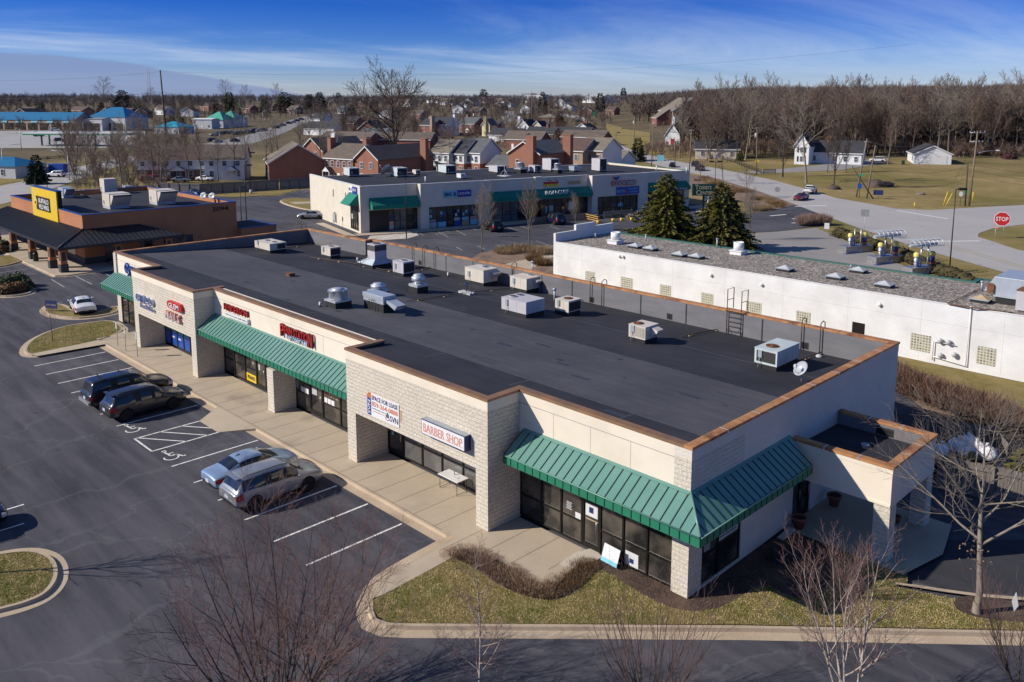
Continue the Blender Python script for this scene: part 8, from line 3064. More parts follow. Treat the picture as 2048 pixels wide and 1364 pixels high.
def utility(key,px,py,xt,yt,label,arms=(),mat=None,r=.16,transformer=False,lamp=None):
 P=G(px,py)
 h=hpx(P,yt)
 dx=(xt-px)*dist(P)/FPX
 top=Vector((_rt.x,_rt.y,0))*dx+Vector((0,0,h))
 t=thing('utility_pole',label,'utility pole',P)
 m=mat or M_polewood
 MB().tube([(0,0,-.2),tuple(top)],[r,r*.65],9).bl('pole',m,t)
 ca=Vector((cos(radians(30)),sin(radians(30)),0))
 for (dz,w_) in arms:
  c=top*((h-dz)/h)
  MB().tube([tuple(c-ca*w_/2),tuple(c+ca*w_/2)],.07,4).bl('crossarm',M_galv_dull if key=='E' else m,t)
  for s in (-.48,-.2,.2,.48):
   q=c+ca*w_*s
   MB().cyl(q.x,q.y,q.z,q.z+.28,.06,.05,6).bl('insulator',M_ltgrey,t)
 if transformer:
  c=top*((h-2.2)/h)
  MB().cyl(c.x-.35,c.y,c.z-.6,c.z+.6,.28,.28,10).bl('transformer',M_ltgrey,t)
 if lamp:
  c=top*(lamp[0])
  d=Vector((_rt.x,_rt.y,0))*lamp[1]
  MB().tube([tuple(c),tuple(c+d*.5+Vector((0,0,.5))),tuple(c+d+Vector((0,0,.6)))],.05,6).bl('lamp_arm',M_galv_dull,t)
  q=c+d+Vector((0,0,.6))
  MB().ball(q.x,q.y,q.z,.5,.25,.14,10).bl('lamp_head',M_ltgrey,t)
 POLES[key]=(P,top)
 return t
utility('A',335,296,330,140,'very tall dark pole rising above the left skyline',(),M_poledark,.38)
utility('B',1063,270,1063,183,'tall timber pole above the black roofs',(),None,.22)
utility('C',1513,350,1510,254,'timber pole with transformer beside the gated drive',((.4,2.4),),None,.17,True)
utility('D',1378,352,1380,259,'tall timber pole where the road bends',((.3,1.2),),None,.17)
utility('E',1938,412,1943,262,'tall timber pole with metal crossarms and a street lamp',((.3,2.6),(2.0,2.2)),M_polewood,.19,False,(.7,4.2))
utility('F',1712,394,1727,277,'grey leaning timber pole with a small blue sign',((.8,.6),),M_fence,.18)
utility('Gp',1733,397,1744,290,'bare leaning timber pole beside the grey one',(),M_polewood,.17)
utility('H',1930,412,1929,326,'short dark pole just left of the tall crossarm pole',(),M_poledark,.15)
utility('I',1303,332,1305,247,'timber pole at the end of the second shop row',((.3,2.2),(1.2,2.0)),None,.17)
utility('J',1565,354,1564,280,'slim pole in front of the farmhouse drive',(),M_poledark,.13)
utility('K',1266,320,1268,232,'rusty banded timber pole below the tan hall',(),None,.17,True)
utility('L',1170,248,1171,205,'pole beside the sports hall road, left one',((.3,2.0),),None,.2)
utility('M',1207,270,1208,240,'slim pole beside the main road',(),None,.14)
utility('N',1350,326,1348,275,'pole left of the road bend in the wood edge',(),None,.15)
utility('O',1415,322,1412,290,'pole standing in the wood edge behind the bend',(),None,.14)
utility('Q',1142,246,1142,221,'pole beyond the hip roofed brick house',((.3,2.0),),None,.16)
utility('S',481,232,480,196,'green metal pole left of the avenue',(),M_green_trim,.3)
utility('V',1748,398,1700,332,'bracing pole leaning against the bare leaning pole',(),M_poledark,.12)
def wire(a,b,sag,label,r=.022,group='overhead cables'):
 a,b=Vector(a),Vector(b)
 pts=[a.lerp(b,k/14)-Vector((0,0,sag*4*(k/14)*(1-k/14))) for k in range(15)]
 solo(MB().tube(pts,r,4,caps=False),'overhead_cable',M_wire,label,'cable',a,0,group,world=True)
def ptop(k,f=1.0,dx=0.0):
 P,t=POLES[k]
 return P+t*f+Vector((cos(radians(30)),sin(radians(30)),0))*dx
for d in (-.8,.8):
 wire(ptop('C',.99,d),ptop('D',.97,d*.6),1.4,'overhead cable from the transformer pole to the road bend pole')
 wire(ptop('C',.99,d),ptop('F',.95,d*.3),1.6,'overhead cable from the transformer pole to the leaning pole')
 wire(ptop('F',.95,d*.3),ptop('E',.985,d),1.8,'overhead cable between the leaning pole and the lamp pole')
 wire(ptop('D',.97,d*.6),ptop('I',.98,d),1.2,'overhead cable along the main road above the mulch bank')
 q=GZ(2300,320,9)
 wire(ptop('E',.985,d),ptop('E',.9)+Vector((60,25,-1)),1.5,'overhead cable leaving to the right from the lamp pole')
for f1,f2,s in ((.62,.55,2.0),(.52,.47,2.4),(.45,.40,2.8)):
 wire(ptop('F',f1),ptop('E',f2),s,'low sagging service cable across the field')
 wire(ptop('E',f2),ptop('E',f2)+Vector((60,20,-2)),2.2,'low service cable leaving to the right')
wire(ptop('E',.95),G(1905,385)+Vector((0,0,2)),.2,'guy wire of the lamp pole',.02)
wire(ptop('F',.7),ptop('Gp',.6),.3,'short cable between the two leaning poles')
wire(ptop('C',.55),G(1570,322)+Vector((0,0,4)),1.2,'service cable to the white farmhouse')
wire(ptop('F',.75),G(1690,322)+Vector((0,0,3.5)),1.5,'service cable to the farmhouse wing')
A_=ptop('A',.98)
wire(A_,A_+Vector((-160,-60,1)),3,'high cable to the left of the very tall pole',.03)
wire(A_,A_+Vector((190,260,14)),6,'high cable to the right of the very tall pole',.025)
wire(ptop('A',.72),ptop('A',.72)+Vector((-160,-60,1)),3,'lower cable to the left of the very tall pole',.05)
wire(ptop('A',.72),ptop('S',.95),3,'lower cable from the tall pole to the green pole',.05)
wire(ptop('S',.95),ptop('B',.55),8,'long cable over the estate roofs',.05)
wire(ptop('S',.9),ptop('B',.5),8,'second long cable over the estate roofs',.05)
wire(ptop('B',.6),ptop('L',.8),3,'cable over the black roofs',.05)
wire(ptop('B',.5),ptop('I',.7),3,'cable from the tall timber pole to the second shops',.04)
P=G(301,213)
h=hpx(P,137)
wm=6*dist(P)/FPX
t=thing('lattice_mast','slender lattice radio mast on the left horizon','mast',P)
mb=MB()
for a in range(3):
 x,y=wm*cos(a*2.09),wm*sin(a*2.09)
 mb.tube([(x,y,0),(x*.35,y*.35,h)],.16,4)
for k in range(16):
 f,g=k/16,(k+1)/16
 for a in range(3):
  s0,s1=1-.65*f,1-.65*g
  p0=(wm*s0*cos(a*2.09),wm*s0*sin(a*2.09),h*f)
  p1=(wm*s1*cos((a+1)*2.09),wm*s1*sin((a+1)*2.09),h*g)
  mb.tube([p0,p1],.1,3)
mb.bl('lattice',M_ltgrey,t)
# signs
def facing(px,py):
 d=ray(px,py)
 return atan2(d.y,d.x)-pi/2
P=G(2001,476)
h=hpx(P,438)
t=thing('stop_sign','red octagonal stop sign on thin posts at the road junction','road sign',P,facing(2001,440)+.1)
r=15*dist(P)/FPX
def octo(r,y,rot=pi/8):
 return [(r*cos(rot+k*pi/4),y,h+r*sin(rot+k*pi/4)) for k in range(8)]
MB().extr(octo(r,0),(0,.03,0)).bl('rim',M_white,t)
MB().extr(octo(r*.93,-.012),(0,.01,0)).bl('face',M_red,t)
letters('STOP',1,M_white,(-r*.72,-.016,h-r*.28),(1,0,0),(0,0,1),t,'lettering',.01,.012,r*1.44,r*.56,local=True)
MB().tube([(.3,.05,0),(.3,.05,h+.2)],.04,6).bl('post',M_galv_dull,t)
MB().tube([(-.7,.05,-.4),(-.7,.05,h-r)],.04,6).bl('post',M_galv_dull,t)
MB().box(-1.0,0,h-r-.28,-.4,.03,h-r-.02).bl('small_plate',M_pink,t)
for (px,py,yc,w_,hh,mat,lab,shape) in ((1727,478,426,.55,.5,M_grey,'grey back of a square road sign by the hedge','sq'),(1554,402,379,.55,.55,M_grey,'grey back of a round stop sign on the bank tip','oct'),(1920,412,388,.35,.5,M_ltgrey,'grey back of an oval sign below the lamp pole','oct'),(1930,411,384,.35,.4,M_hwgreen,'small green shield sign on the dark short pole','oct'),(1718,396,372,.4,.5,M_blue,'small blue sign on the grey leaning pole','sq'),
            (1513,349,322,.55,.55,M_yellow,'yellow diamond warning sign on the transformer pole','dia'),(1307,322,305,.5,.5,M_yellow,'small yellow diamond sign further up the road','dia'),(1187,247,228,.9,1.6,M_hwgreen,'bright yellow green sign at the top of the road','sq'),(1321,330,316,1.0,.9,M_cyan,'pale blue and white roadside sign by the end wall','sq'),(1343,333,327,.5,.5,M_red,'tiny red sign by the roadside','oct'),
            (1719,395,350,.6,.16,M_hwgreen,'green street name blade on the grey leaning pole','sq'),(1756,398,385,.9,.5,M_navy,'dark blue notice board on two posts by the leaning poles','sq'),(1653,464,452,.35,.45,M_white,'small white card sign on the hedge verge','sq'),(1748,494,480,.25,.4,M_white,'small white card sign at the vacuum stations','sq')):
 P=G(px,py)
 h=hpx(P,yc)
 t=thing('road_sign',lab,'road sign',P,facing(px,py))
 MB().tube([(0,.04,-.1),(0,.04,h)],.035,6).bl('post',M_galv_dull if 'pole' not in lab else M_pole,t)
 if shape=='sq':
  mb=MB().box(-w_,0,h-hh,w_,.03,h+hh)
 else:
  n=4 if shape=='dia' else 8
  mb=MB().extr([(w_*cos(k*2*pi/n+(0 if n==4 else pi/8)),0,h+hh*sin(k*2*pi/n+(0 if n==4 else pi/8))) for k in range(n)],(0,.03,0))
 mb.bl('plate',mat,t)
P=G(1406,424)
zt,zb=hpx(P,368),hpx(P,391)
s=dist(P)/FPX
t=thing('centre_sign','dark green board lettered in cream on a post beside the spruce','sign',P,facing(1406,380)+.25)
MB().box(-23*s,-.3,zb,23*s,.3,zt).bl('board',M_signgreen,t,bevel=.02)
for (tx,x0,z0,w_,hh) in (('T',-18,.52,7,.42),('ODD\'S',-10.5,.55,25,.30),('C',-15.5,.06,8,.42),('ENTER',-7,.1,25,.27)):
 letters(tx,1,M_gold,(x0*s,-.31,zb+(zt-zb)*z0),(1,0,0),(0,0,1),t,'lettering',.02,.008,w_*s,(zt-zb)*hh,local=True)
for x in (0,):
 MB().cbox(x,0,-.1,.3,.3,zb+.1).bl('post',M_pole,t)
MB().box(8*s,-.31,zb-1.3,17*s,.1,zb-.15).bl('lower_panel',M_white,t)
MB().box(9.5*s,-.325,zb-1.15,14*s,-.312,zb-.3).bl('lower_mark',M_blue,t)
for (x,y,lab) in ((-51.6,-3.0,'accessible bay sign post nearest the grass island'),(-49.6,-3.1,'accessible bay sign post in the middle of the three'),(-47.4,-3.05,'accessible bay sign post nearest the insurance bay')):
 t=thing('bay_sign',lab,'sign post',(x,y,0),0,'accessible bay signs')
 MB().tube([(0,0,0),(0,0,2.0)],.028,6).bl('post',M_galv_dull,t)
 MB().box(-.16,-.035,1.35,.16,-.022,2.0).bl('plate',M_hwgreen,t)
 MB().box(-.13,-.04,1.4,.13,-.036,1.95).bl('plate_face',M_ltgrey,t)
P=GZ(103,622,0)
t=thing('yard_sign','small blue yard sign on the narrow island','sign',P,.5)
MB().box(-.7,0,.25,.7,.02,1.0).bl('board',M_navy,t)
letters('NOW HIRING',1,M_ltgrey,(-.55,-.004,.5),(1,0,0),(0,0,1),t,'lettering',.006,0,1.1,.16,local=True)
P=GZ(2027,1232,0)
t=thing('yard_pennant','white lattice patterned feather pennant at the right edge','pennant',P,facing(2027,1232)+.3)
MB().tube([(0,0,0),(0,0,.95)],.012,5).bl('stake',M_galv_dull,t)
MB().extr([(0,-.01,.18),(.13,-.01,.45),(.02,-.01,.98),(-.11,-.01,.6)],(0,.01,0)).bl('pennant',M_white,t)
# small things round the shops
t=thing('folding_table','white folding table with papers by the barber windows','table',(-13.55,-.42,0),0)
MB().box(-.75,-.38,.72,.75,.38,.76).bl('table_top',M_white,t,bevel=.01)
for x in (-.65,.65):
 mb=MB().tube([(x,-.32,0),(x,-.32,.72)],.015,5).tube([(x,.32,0),(x,.32,.72)],.015,5).tube([(x,-.32,.06),(x,.32,.06)],.012,5)
 mb.bl('leg',M_black,t)
t2=thing('paper_pad','white paper pad lying on the folding table','paper',(-13.3,-.45,.762),.2)
MB().box(-.17,-.12,0,.17,.12,.012).bl('sheet',M_bag,t2)
MB().box(-.15,-.005,.0125,.15,.005,.014).bl('ruling',M_grey,t2)
t2=thing('hand_gel','small clear bottle standing on the folding table','bottle',(-13.6,-.3,.762))
MB().cyl(0,0,0,.15,.035,.03,10).bl('flask',M_ltgrey,t2)
MB().cyl(0,0,.15,.2,.012,.012,6).bl('pump',M_black,t2)
t=thing('litter_bin','brown litter bin with black lid beside the middle pillar','bin',(-30.65,-.95,0))
MB().lathe([(.27,0),(.3,.04),(.3,.85)],0,0,0,14).build('drum',mk('brown bin',(.10,.035,.022),None,3,.6),t,local=True)
MB().lathe([(.31,.85),(.31,.95),(.22,1.12),(.02,1.15)],0,0,0,14).bl('lid',M_black,t)
for (x,z0,txt,lab,wd) in ((-3.62,.25,None,'white yard sign tilted in front of the shop window',.85),):
 t=thing('yard_sign',lab,'sign',(x,-.28,0),0)
 mb=MB().hexa([(-.42,-.12,.15),(.42,-.12,.12),(.42,-.1,.12),(-.42,-.1,.15)],[(-.38,.08,.86),(.46,.08,.82),(.46,.1,.82),(-.38,.1,.86)])
 mb.bl('board',M_white,t)
 mb=MB().hexa([(-.42,-.128,.15),(.42,-.128,.12),(.42,-.121,.12),(-.42,-.121,.15)],[(-.415,-.08,.32),(.425,-.08,.29),(.425,-.073,.29),(-.415,-.073,.32)])
 mb.bl('blue_band',M_cyan,t)
 for dx in (-.2,.2):
  MB().tube([(dx,-.1,0),(dx,-.05,.4)],.01,5).bl('stake',M_galv_dull,t)
for (x,y,lab) in ((.45,8.35,'terracotta pot by the end wall at the porch corner'),(.62,11.6,'terracotta pot under the porch against the wall'),(3.4,12.0,'terracotta pot at the foot of the rear porch column')):
 t=thing('plant_pot',lab,'plant pot',(x,y,.006),0,'terracotta pots under the porch')
 s=.62 if x>3 else 1
 MB().lathe([(.2*s,0),(.3*s,.42*s),(.35*s,.42*s),(.35*s,.55*s),(.29*s,.55*s),(.27*s,.45*s)],0,0,0,18).bl('pot',M_terracotta,t)
 MB().lathe([(.27*s,.47*s),(.1,.5*s)],0,0,0,12).bl('soil',M_soil,t)
t=thing('splash_block','pale concrete splash block at the end wall','splash block',(.35,7.35,-.01))
MB().hexa([(-.14,-.55,0),(.14,-.55,0),(.14,.5,0),(-.14,.5,0)],[(-.14,-.55,.06),(.14,-.55,.06),(.14,.5,.16),(-.14,.5,.16)]).bl('block',M_conc_new,t)
P=GZ(1575,1118,0)
solo(MB().cbox(0,0,-.05,1.3,.9,.45),'utility_box',M_curb,'low dark box in the shaded mulch bed','utility box',P,.6,bevel=.03)
def board_fence(name,label,a,b,h,mat,step=.15,z=None,cap=0,group=None):
 a,b=Vector(a),Vector(b)
 t=thing(name,label,'fence',a,0,group)
 d=(b-a)
 L=d.length
 d.normalize()
 n=Vector((-d.y,d.x,0))
 mb=MB()
 k=int(L/step)
 rnd=random.Random(int(L*10))
 for i in range(k):
  p=a+d*(i*step)
  q=p+d*(step*.9)
  hh=h+rnd.uniform(-.05,.05)
  za=T(p.x,p.y) if z is None else z
  mb.hexa([(p.x,p.y,za),(q.x,q.y,za),(q.x+n.x*.03,q.y+n.y*.03,za),(p.x+n.x*.03,p.y+n.y*.03,za)],[(p.x,p.y,za+hh),(q.x,q.y,za+hh),(q.x+n.x*.03,q.y+n.y*.03,za+hh),(p.x+n.x*.03,p.y+n.y*.03,za+hh)])
 mb.build('boards',mat,t)
 for zr in (.35,h-.35):
  m2=MB()
  for i in range(max(1,int(L/4))):
   p=a+d*(L*i/max(1,int(L/4)))
   q=a+d*(L*(i+1)/max(1,int(L/4)))
   za,zb=(T(p.x,p.y),T(q.x,q.y)) if z is None else (z,z)
   f=n*-.06
   m2.hexa([(p.x,p.y,za+zr),(p.x+f.x,p.y+f.y,za+zr),(q.x+f.x,q.y+f.y,zb+zr),(q.x,q.y,zb+zr)],[(p.x,p.y,za+zr+.1),(p.x+f.x,p.y+f.y,za+zr+.1),(q.x+f.x,q.y+f.y,zb+zr+.1),(q.x,q.y,zb+zr+.1)])
  m2.build('rail',mat,t)
 for i in range(int(L/2.4)+1):
  p=a+d*min(L,i*2.4)-n*.08
  za=T(p.x,p.y) if z is None else z
  MB().cbox(p.x,p.y,za,.11,.11,h).build('post',mat,t)
 return t
g0,g1,g2,g3,g4=GZ(1884,904,Z0),GZ(1984,914,Z0),GZ(2012,945,Z0),GZ(1875,975,Z0),GZ(2070,1020,Z0)
board_fence('yard_fence','weathered timber yard fence behind the white bags',g0,g1,1.75,M_fence,z=Z0)
board_fence('yard_gate','open timber gate panel leaning out at the right of the bags',g1+Vector((.15,0,0)),g2,1.6,M_fence,z=Z0)
board_fence('yard_fence','weathered timber yard fence in front of the white bags',g3,g4,1.75,M_fence,z=Z0)
g5=GZ(2220,1060,Z0)
board_fence('yard_fence','weathered timber fence running off the right edge',g4,g5,1.8,M_fence,z=Z0)
rnd=random.Random(31)
for k,(px,py,s,lab) in enumerate(((1916,899,.5,'white bag at the left of the heap'),(1935,899,.6,'large white bag on the middle of the heap'),(1952,907,.55,'white bag with red print right of the middle'),(1973,914,.5,'white bag at the right end of the heap'),(1930,908,.4,'small white bag low in the heap'),(1882,907,.45,'single white bag outside the fence beside the porch'))):
 P=GZ(px,py+7,Z0+1.1)
 mb=MB().ball(0,0,s*.8,s*1.05,s*.85,s*.8,14,0,.09,k)
 t=thing('rubbish_bag',lab,'bag',P,k,'white bags in the yard')
 mb.bl('bag',M_bag,t)
 MB().lathe([(.09,0),(.05,.06),(.11,.16)],0,0,s*1.55,8).bl('knot',M_bag,t)
P=GZ(1938,917,Z0+1.12)
solo(MB().cbox(0,0,0,.6,.4,.45).cbox(.5,.1,0,.4,.35,.4),'cardboard_box',M_card,'brown cardboard boxes among the white bags','box',P,.4)
P=GZ(1945,914,Z0+1.1)
P.z=Z0
t=thing('skip','dark open container under the white bags','container',P,.3)
mb=MB().box(-1.7,-.9,0,1.5,.9,1.14)
mb.bl('tub',M_pole,t,bevel=.03)
P=GZ(1882,914,Z0+1.1)
P.z=Z0
t=thing('wheeled_bin','dark bin with a white bag on top beside the porch','bin',P,.3)
MB().hexa([(-.4,-.4,.1),(.4,-.4,.1),(.4,.4,.1),(-.4,.4,.1)],[(-.5,-.5,1.13),(.5,-.5,1.13),(.5,.5,1.13),(-.5,.5,1.13)]).bl('tub',M_pole,t)
P=GZ(2046,985,Z0)
mb=MB()
bare_tree('arb',P,0,(.5,.5,.22),'small olive conifer bush at the right edge by the timber fence',None,(M_barkdk,M_needle),lambda: conifer_mesh(19,10,2.2,14,12,.8,.5,6),name='conifer_bush')
pts=[G(318,387),G(400,389),G(470,385),G(560,379),(G(672,371))]
for i,(a,b) in enumerate(zip(pts,pts[1:])):
 board_fence('timber_fence','tall grey timber fence before the townhouses, '+('length behind the restaurant','length at the dark blue car','length behind the lamp with concrete foot','length next to the second shops')[i],a,b-(b-a).normalized()*.1,2.3,M_fence_b,.2,group='timber fence lengths')
rail_fence('rail_fence','dark timber rail fence curving down to the farm drive',[G(1440,318),G(1470,326),G(1498,338),G(1522,347)],1.2,(.3,.65,1.0),M_darkrail,.13,3.0,rw=.05)
rail_fence('field_gate','dark five bar gate on the farm drive',[G(1527,347),G(1551,347)],1.2,(.15,.4,.65,.9,1.1),M_darkrail,.13,9,'gate',rw=.05)
rail_fence('rail_fence','dark rail fence along the street at the left edge',[G(-20,352),G(30,347),G(60,343)],1.2,(.3,.65,1.0),M_darkrail,.13,3.0,rw=.05)
rail_fence('rail_fence','dark rail fence on the bank before the filling station',[G(70,322),G(120,318),G(160,314)],1.2,(.3,.65,1.0),M_darkrail,.13,4.0,rw=.05)
for (a,b,lab) in (((1887,410),(1894,383),'yellow guy wire guard, left of the pair'),((1892,411),(1903,386),'yellow guy wire guard, right of the pair'),((1945,403),(1945,384),'upright yellow guard right of the tall pole')):
 P=G(*a)
 h=hpx(P,b[1])
 d=Vector((_rt.x,_rt.y,0))*(b[0]-a[0])*dist(P)/FPX
 solo(MB().tube([(0,0,0),tuple(d+Vector((0,0,h)))],.09,8),'guy_guard',M_yellow,lab,'guy guard',P)
P=G(1829,414)
solo(MB().cyl(0,0,0,.75,.12,.12,8).ball(0,0,.75,.12,n=8),'marker_post',M_yellow,'short yellow marker post on the verge','marker post',P)
P=G(1386,420)
for (px,py,lab) in ((1375,408,'yellow bollard at the right end of the second shops'),(738,466,'yellow bollard at the corner of the second shops')):
 P=G(px,py)
 solo(MB().cyl(0,0,0,1.6,.12,.12,10).ball(0,0,1.6,.12,n=10),'bollard',M_yellow,lab,'bollard',P)
P=G(1757,372)
solo(MB().ball(0,0,.2,3.2,2.4,1.1,16,0,.25,3),'brush_heap',M_twig_dk,'brown brush heap in the field behind the leaning poles','brush heap',P)
P=G(1666,378)
solo(MB().ball(0,0,.1,1.6,1.4,.8,12,0,.25,4),'brush_heap',M_twig_dk,'small dark brush heap at the foot of the field tree','brush heap',P)
P=G(1840,389)
solo(MB().ball(0,0,.1,.9,.6,.4,10,0,.25,5),'tree_stump',M_fence,'grey stump lying in the field','stump',P)
# vacuum stations of the car wash
VD=GZ(1745,522,Z0)-GZ(1690,516,Z0)
for k,(px0,py0,px1,py1,canopy,lab) in enumerate(((1692,507,1746,503,False,'car vacuum island without wire canopy, furthest from the lamp pole'),(1752,529,1810,524,True,'car vacuum island with wire canopy, middle one'),(1824,552,1884,546,True,'car vacuum island with wire canopy nearest the lamp pole'))):
 a,b=GZ(px0,py0,Z0),GZ(px1,py1,Z0)
 L=(b-a).length
 rz=atan2(b.y-a.y,b.x-a.x)
 t=thing('vacuum_station',lab,'vacuum station',a,rz,'car wash vacuum islands')
 MB().box(0,0,0,L,1.5,.85).bl('plinth',M_steel,t)
 for i,(x,lt) in enumerate(((L*.28,0),(L*.8,1))):
  mb=MB().cyl(x,.7,.85,2.0,.3,.3,14)
  if lt:
   mb.cyl(x,.7,1.05,1.85,.31,.31,14,1)
   mb.lathe([(.318,1.05),(.318,1.2)],x,.7,0,14,2)
  c=mb.bl('canister',[M_steel,M_navy,M_orange],t)
  MB().lathe([(.34,2.0),(.36,2.05),(.34,2.4),(.2,2.5),(.02,2.52)],x,.7,0,14).build('dome',mk('pale yellow plastic',(.75,.62,.16),None,2,.5) if 'pale yellow plastic' not in MATS else MATS['pale yellow plastic'],c,local=True)
  if lt:
   MB().add([(x-.12,.385,1.3),(x+.12,.385,1.3),(x,.383,1.75)],[(0,1,2)]).bl('badge',M_red,c)
 for x in (L*.45,L*.68):
  MB().cyl(x,.8,.85,3.1 if not canopy else 3.3,.09,.09,8).bl('post',M_steel,t)
 mb=MB().tube([(L*.28+.3*cos(a_),.35,1.4+.55*sin(a_)) for a_ in [q*.5 for q in range(13)]],.05,6)
 mb.tube([(L*.3,.3,1.0),(L*.5,.2,.95),(L*.5,-.1,.5),(L*.45,-.3,.06),(-.3,-.5,.06),(-.6,-.2,.06)],.05,6)
 mb.bl('hose',M_blue,t)
 if canopy:
  mb=MB()
  for q in range(7):
   x=L*.05+L*.9*q/6
   mb.tube([(x,.8+1.0*cos(a_),3.3+.7*sin(a_)) for a_ in [w_*pi/8 for w_ in range(9)]],.035,5)
  for a_ in (0,pi/3,pi*2/3,pi):
   mb.tube([(L*.05,.8+1.0*cos(a_),3.3+.7*sin(a_)),(L*.95,.8+1.0*cos(a_),3.3+.7*sin(a_))],.035,5)
  mb.tube([(L*.05,.8,3.3),(L*.95,.8,3.3)],.16,8)
  mb.bl('wire_canopy',M_galv,t)
# hedges and shrubs
def leafy(mb,c,rx,ry,rz,n,leaf,seed,twig=False):
 rnd=random.Random(seed)
 for i in range(n):
  if twig:
   r_,a_=sqrt(rnd.random()),rnd.uniform(0,2*pi)
   p=Vector((c[0]+cos(a_)*r_*rx,c[1]+sin(a_)*r_*ry,c[2]+rnd.random()**.7*rz*(1-.45*r_*r_)))
   d=Vector((cos(a_)*.5*r_+rnd.gauss(0,.35),sin(a_)*.5*r_+rnd.gauss(0,.35),1)).normalized()*leaf*rnd.uniform(.8,2.2)
   b=d.cross(Vector((rnd.gauss(0,1),rnd.gauss(0,1),.2))).normalized()*leaf*.055
   mb.add([p-b,p+b,p+d],[(0,1,2)])
   continue
  u=Vector((rnd.gauss(0,1),rnd.gauss(0,1),rnd.gauss(0,1))).normalized()
  rr=rnd.uniform(.7,1.03)
  p=Vector((c[0]+u.x*rx*rr,c[1]+u.y*ry*rr,c[2]+abs(u.z)*rz*rr*(1 if u.z>0 else .8)))
  a=Vector((rnd.uniform(-1,1),rnd.uniform(-1,1),rnd.uniform(-.6,1))).normalized()*leaf*rnd.uniform(.6,1.3)
  b=a.cross(u).normalized()*leaf*.4 if a.cross(u).length>1e-4 else Vector((leaf*.4,0,0))
  mb.add([p-a*.5,p+b,p+a,p-b],[(0,1,2,3)])
def shrub(P,r,h,mat,label,seed=0,n=500,leaf=.14,group=None,name='shrub',cat='shrub',twig=False):
 t=thing(name,label,cat,P,0,group)
 mb=MB()
 if not twig:
  mb.ball(0,0,h*.42,r*.78,r*.78,h*.42,10,0,.12,seed)
 leafy(mb,(0,0,h*.1) if not twig else (0,0,-.02),r,r,h*.9 if not twig else h*.6,n,leaf,seed,twig)
 mb.bl('foliage',mat,t)
 m2=MB()
 for k in range(4):
  m2.tube([(0,0,-.1),(.3*r*cos(k*1.6),.3*r*sin(k*1.6),h*.5)],.02,4)
 m2.bl('stem',M_barkdk,t)
for k,(px,py,r,h,m,lab) in enumerate(((8,576,1.5,1.5,M_shrub_g,'round green shrub at the left edge of the planted island'),(36,571,1.3,1.5,M_shrub_g,'tallest green shrub in the planted island'),(10,585,1.2,1.0,M_shrub_br,'russet shrub at the front left of the planted island'),(34,581,1.1,1.0,M_shrub_br,'russet shrub in the middle of the planted island'),(52,578,.9,1.0,M_shrub_g,'small dark green shrub at the right of the planted island'),(5,497,1.2,1.2,M_shrub_g,'green shrub by the restaurant columns'),(0,504,1.1,1.0,M_shrub_br,'russet shrub by the restaurant columns'))):
 shrub(GZ(px,py,0),r,h,m,lab,k,600,.22)
M_drystalk=mk('dry stalks',(.46,.31,.19),(.31,.2,.125),3,.95)
pts=smooth_poly([(912,1112),(932,1103),(975,1118),(1010,1140),(1045,1165),(1072,1180),(1108,1182),(1140,1160),(1160,1140),(1178,1128)],0)
k=0
for (a,b) in zip(pts,pts[1:]):
 for u in (.0,.33,.67):
  q=GZ(a[0]+(b[0]-a[0])*u,a[1]+(b[1]-a[1])*u,0)
  if k % 5==3:
   k += 1
   continue
  q=q+Vector((rnd.uniform(-.15,.15),rnd.uniform(-.15,.15),0))
  shrub(q,rnd.uniform(.4,.75),rnd.uniform(.2,.38),M_drystalk if k<17 else M_shrub_br,'dry brown bedding plant edging the front pavement' if k<17 else 'russet low shrub at the window end of the front bed',k,420,.10,'dry bedding plants' if k<17 else 'russet low shrubs',twig=True)
  k += 1
def hedge(name,label,pix,w_,h,mat,leaf,n,z=Z0,seed=1,cat='hedge',twig=False):
 P=[GZ(*p,z) for p in pix]
 t=thing(name,label,cat,P[0])
 mb=MB()
 rnd=random.Random(seed)
 for a,b in zip(P,P[1:]):
  L=(b-a).length
  d=(b-a).normalized()
  m=max(1,int(L/(w_*.7)))
  for i in range(m):
   c=a.lerp(b,(i+.5)/m)
   s=rnd.uniform(.85,1.15)
   k_=.7 if twig else 1
   mb.ball(c.x,c.y,z+h*.45*s*k_,w_*.62*k_,w_*.62*k_,h*.48*s*k_,8,1 if twig else 0,.15,i)
   leafy(mb,(c.x,c.y,z+h*.1),w_*.75*s,w_*.75*s,h*.92*s,int(n*w_*.7),leaf,seed*1000+i,twig)
 mb.build('foliage',[mat,M_barkdk],t)
 m2=MB()
 for a,b in zip(P,P[1:]):
  for i in range(int((b-a).length/1.5)):
   c=a.lerp(b,(i+.5)/max(1,int((b-a).length/1.5)))
   m2.tube([(c.x,c.y,z-.1),(c.x+.1,c.y,z+h*.6)],.03,4)
 m2.build('stems',M_barkdk,t)
 return t
hedge('hedge','brown leafless hedge behind the shop row along the lawn',[(1700,742),(1800,782),(1900,822),(2048,872),(2200,920)],1.9,1.7,M_hedge,.3,1300,twig=True)
hedge('hedge','clipped olive hedge between the vacuum lot and the road',[(1675,472),(1740,493),(1820,524),(1900,556),(1990,594)],1.6,1.3,M_hedge_g,.25,260,seed=2)
hedge('hedge','pinkish brown ornamental shrubs at the drive entrance',[(1600,452),(1630,449),(1660,450)],1.9,1.5,mk('pink brown twigs',(.34,.22,.17),(.24,.15,.12),1.5,.95),.45,1000,seed=3,twig=True)
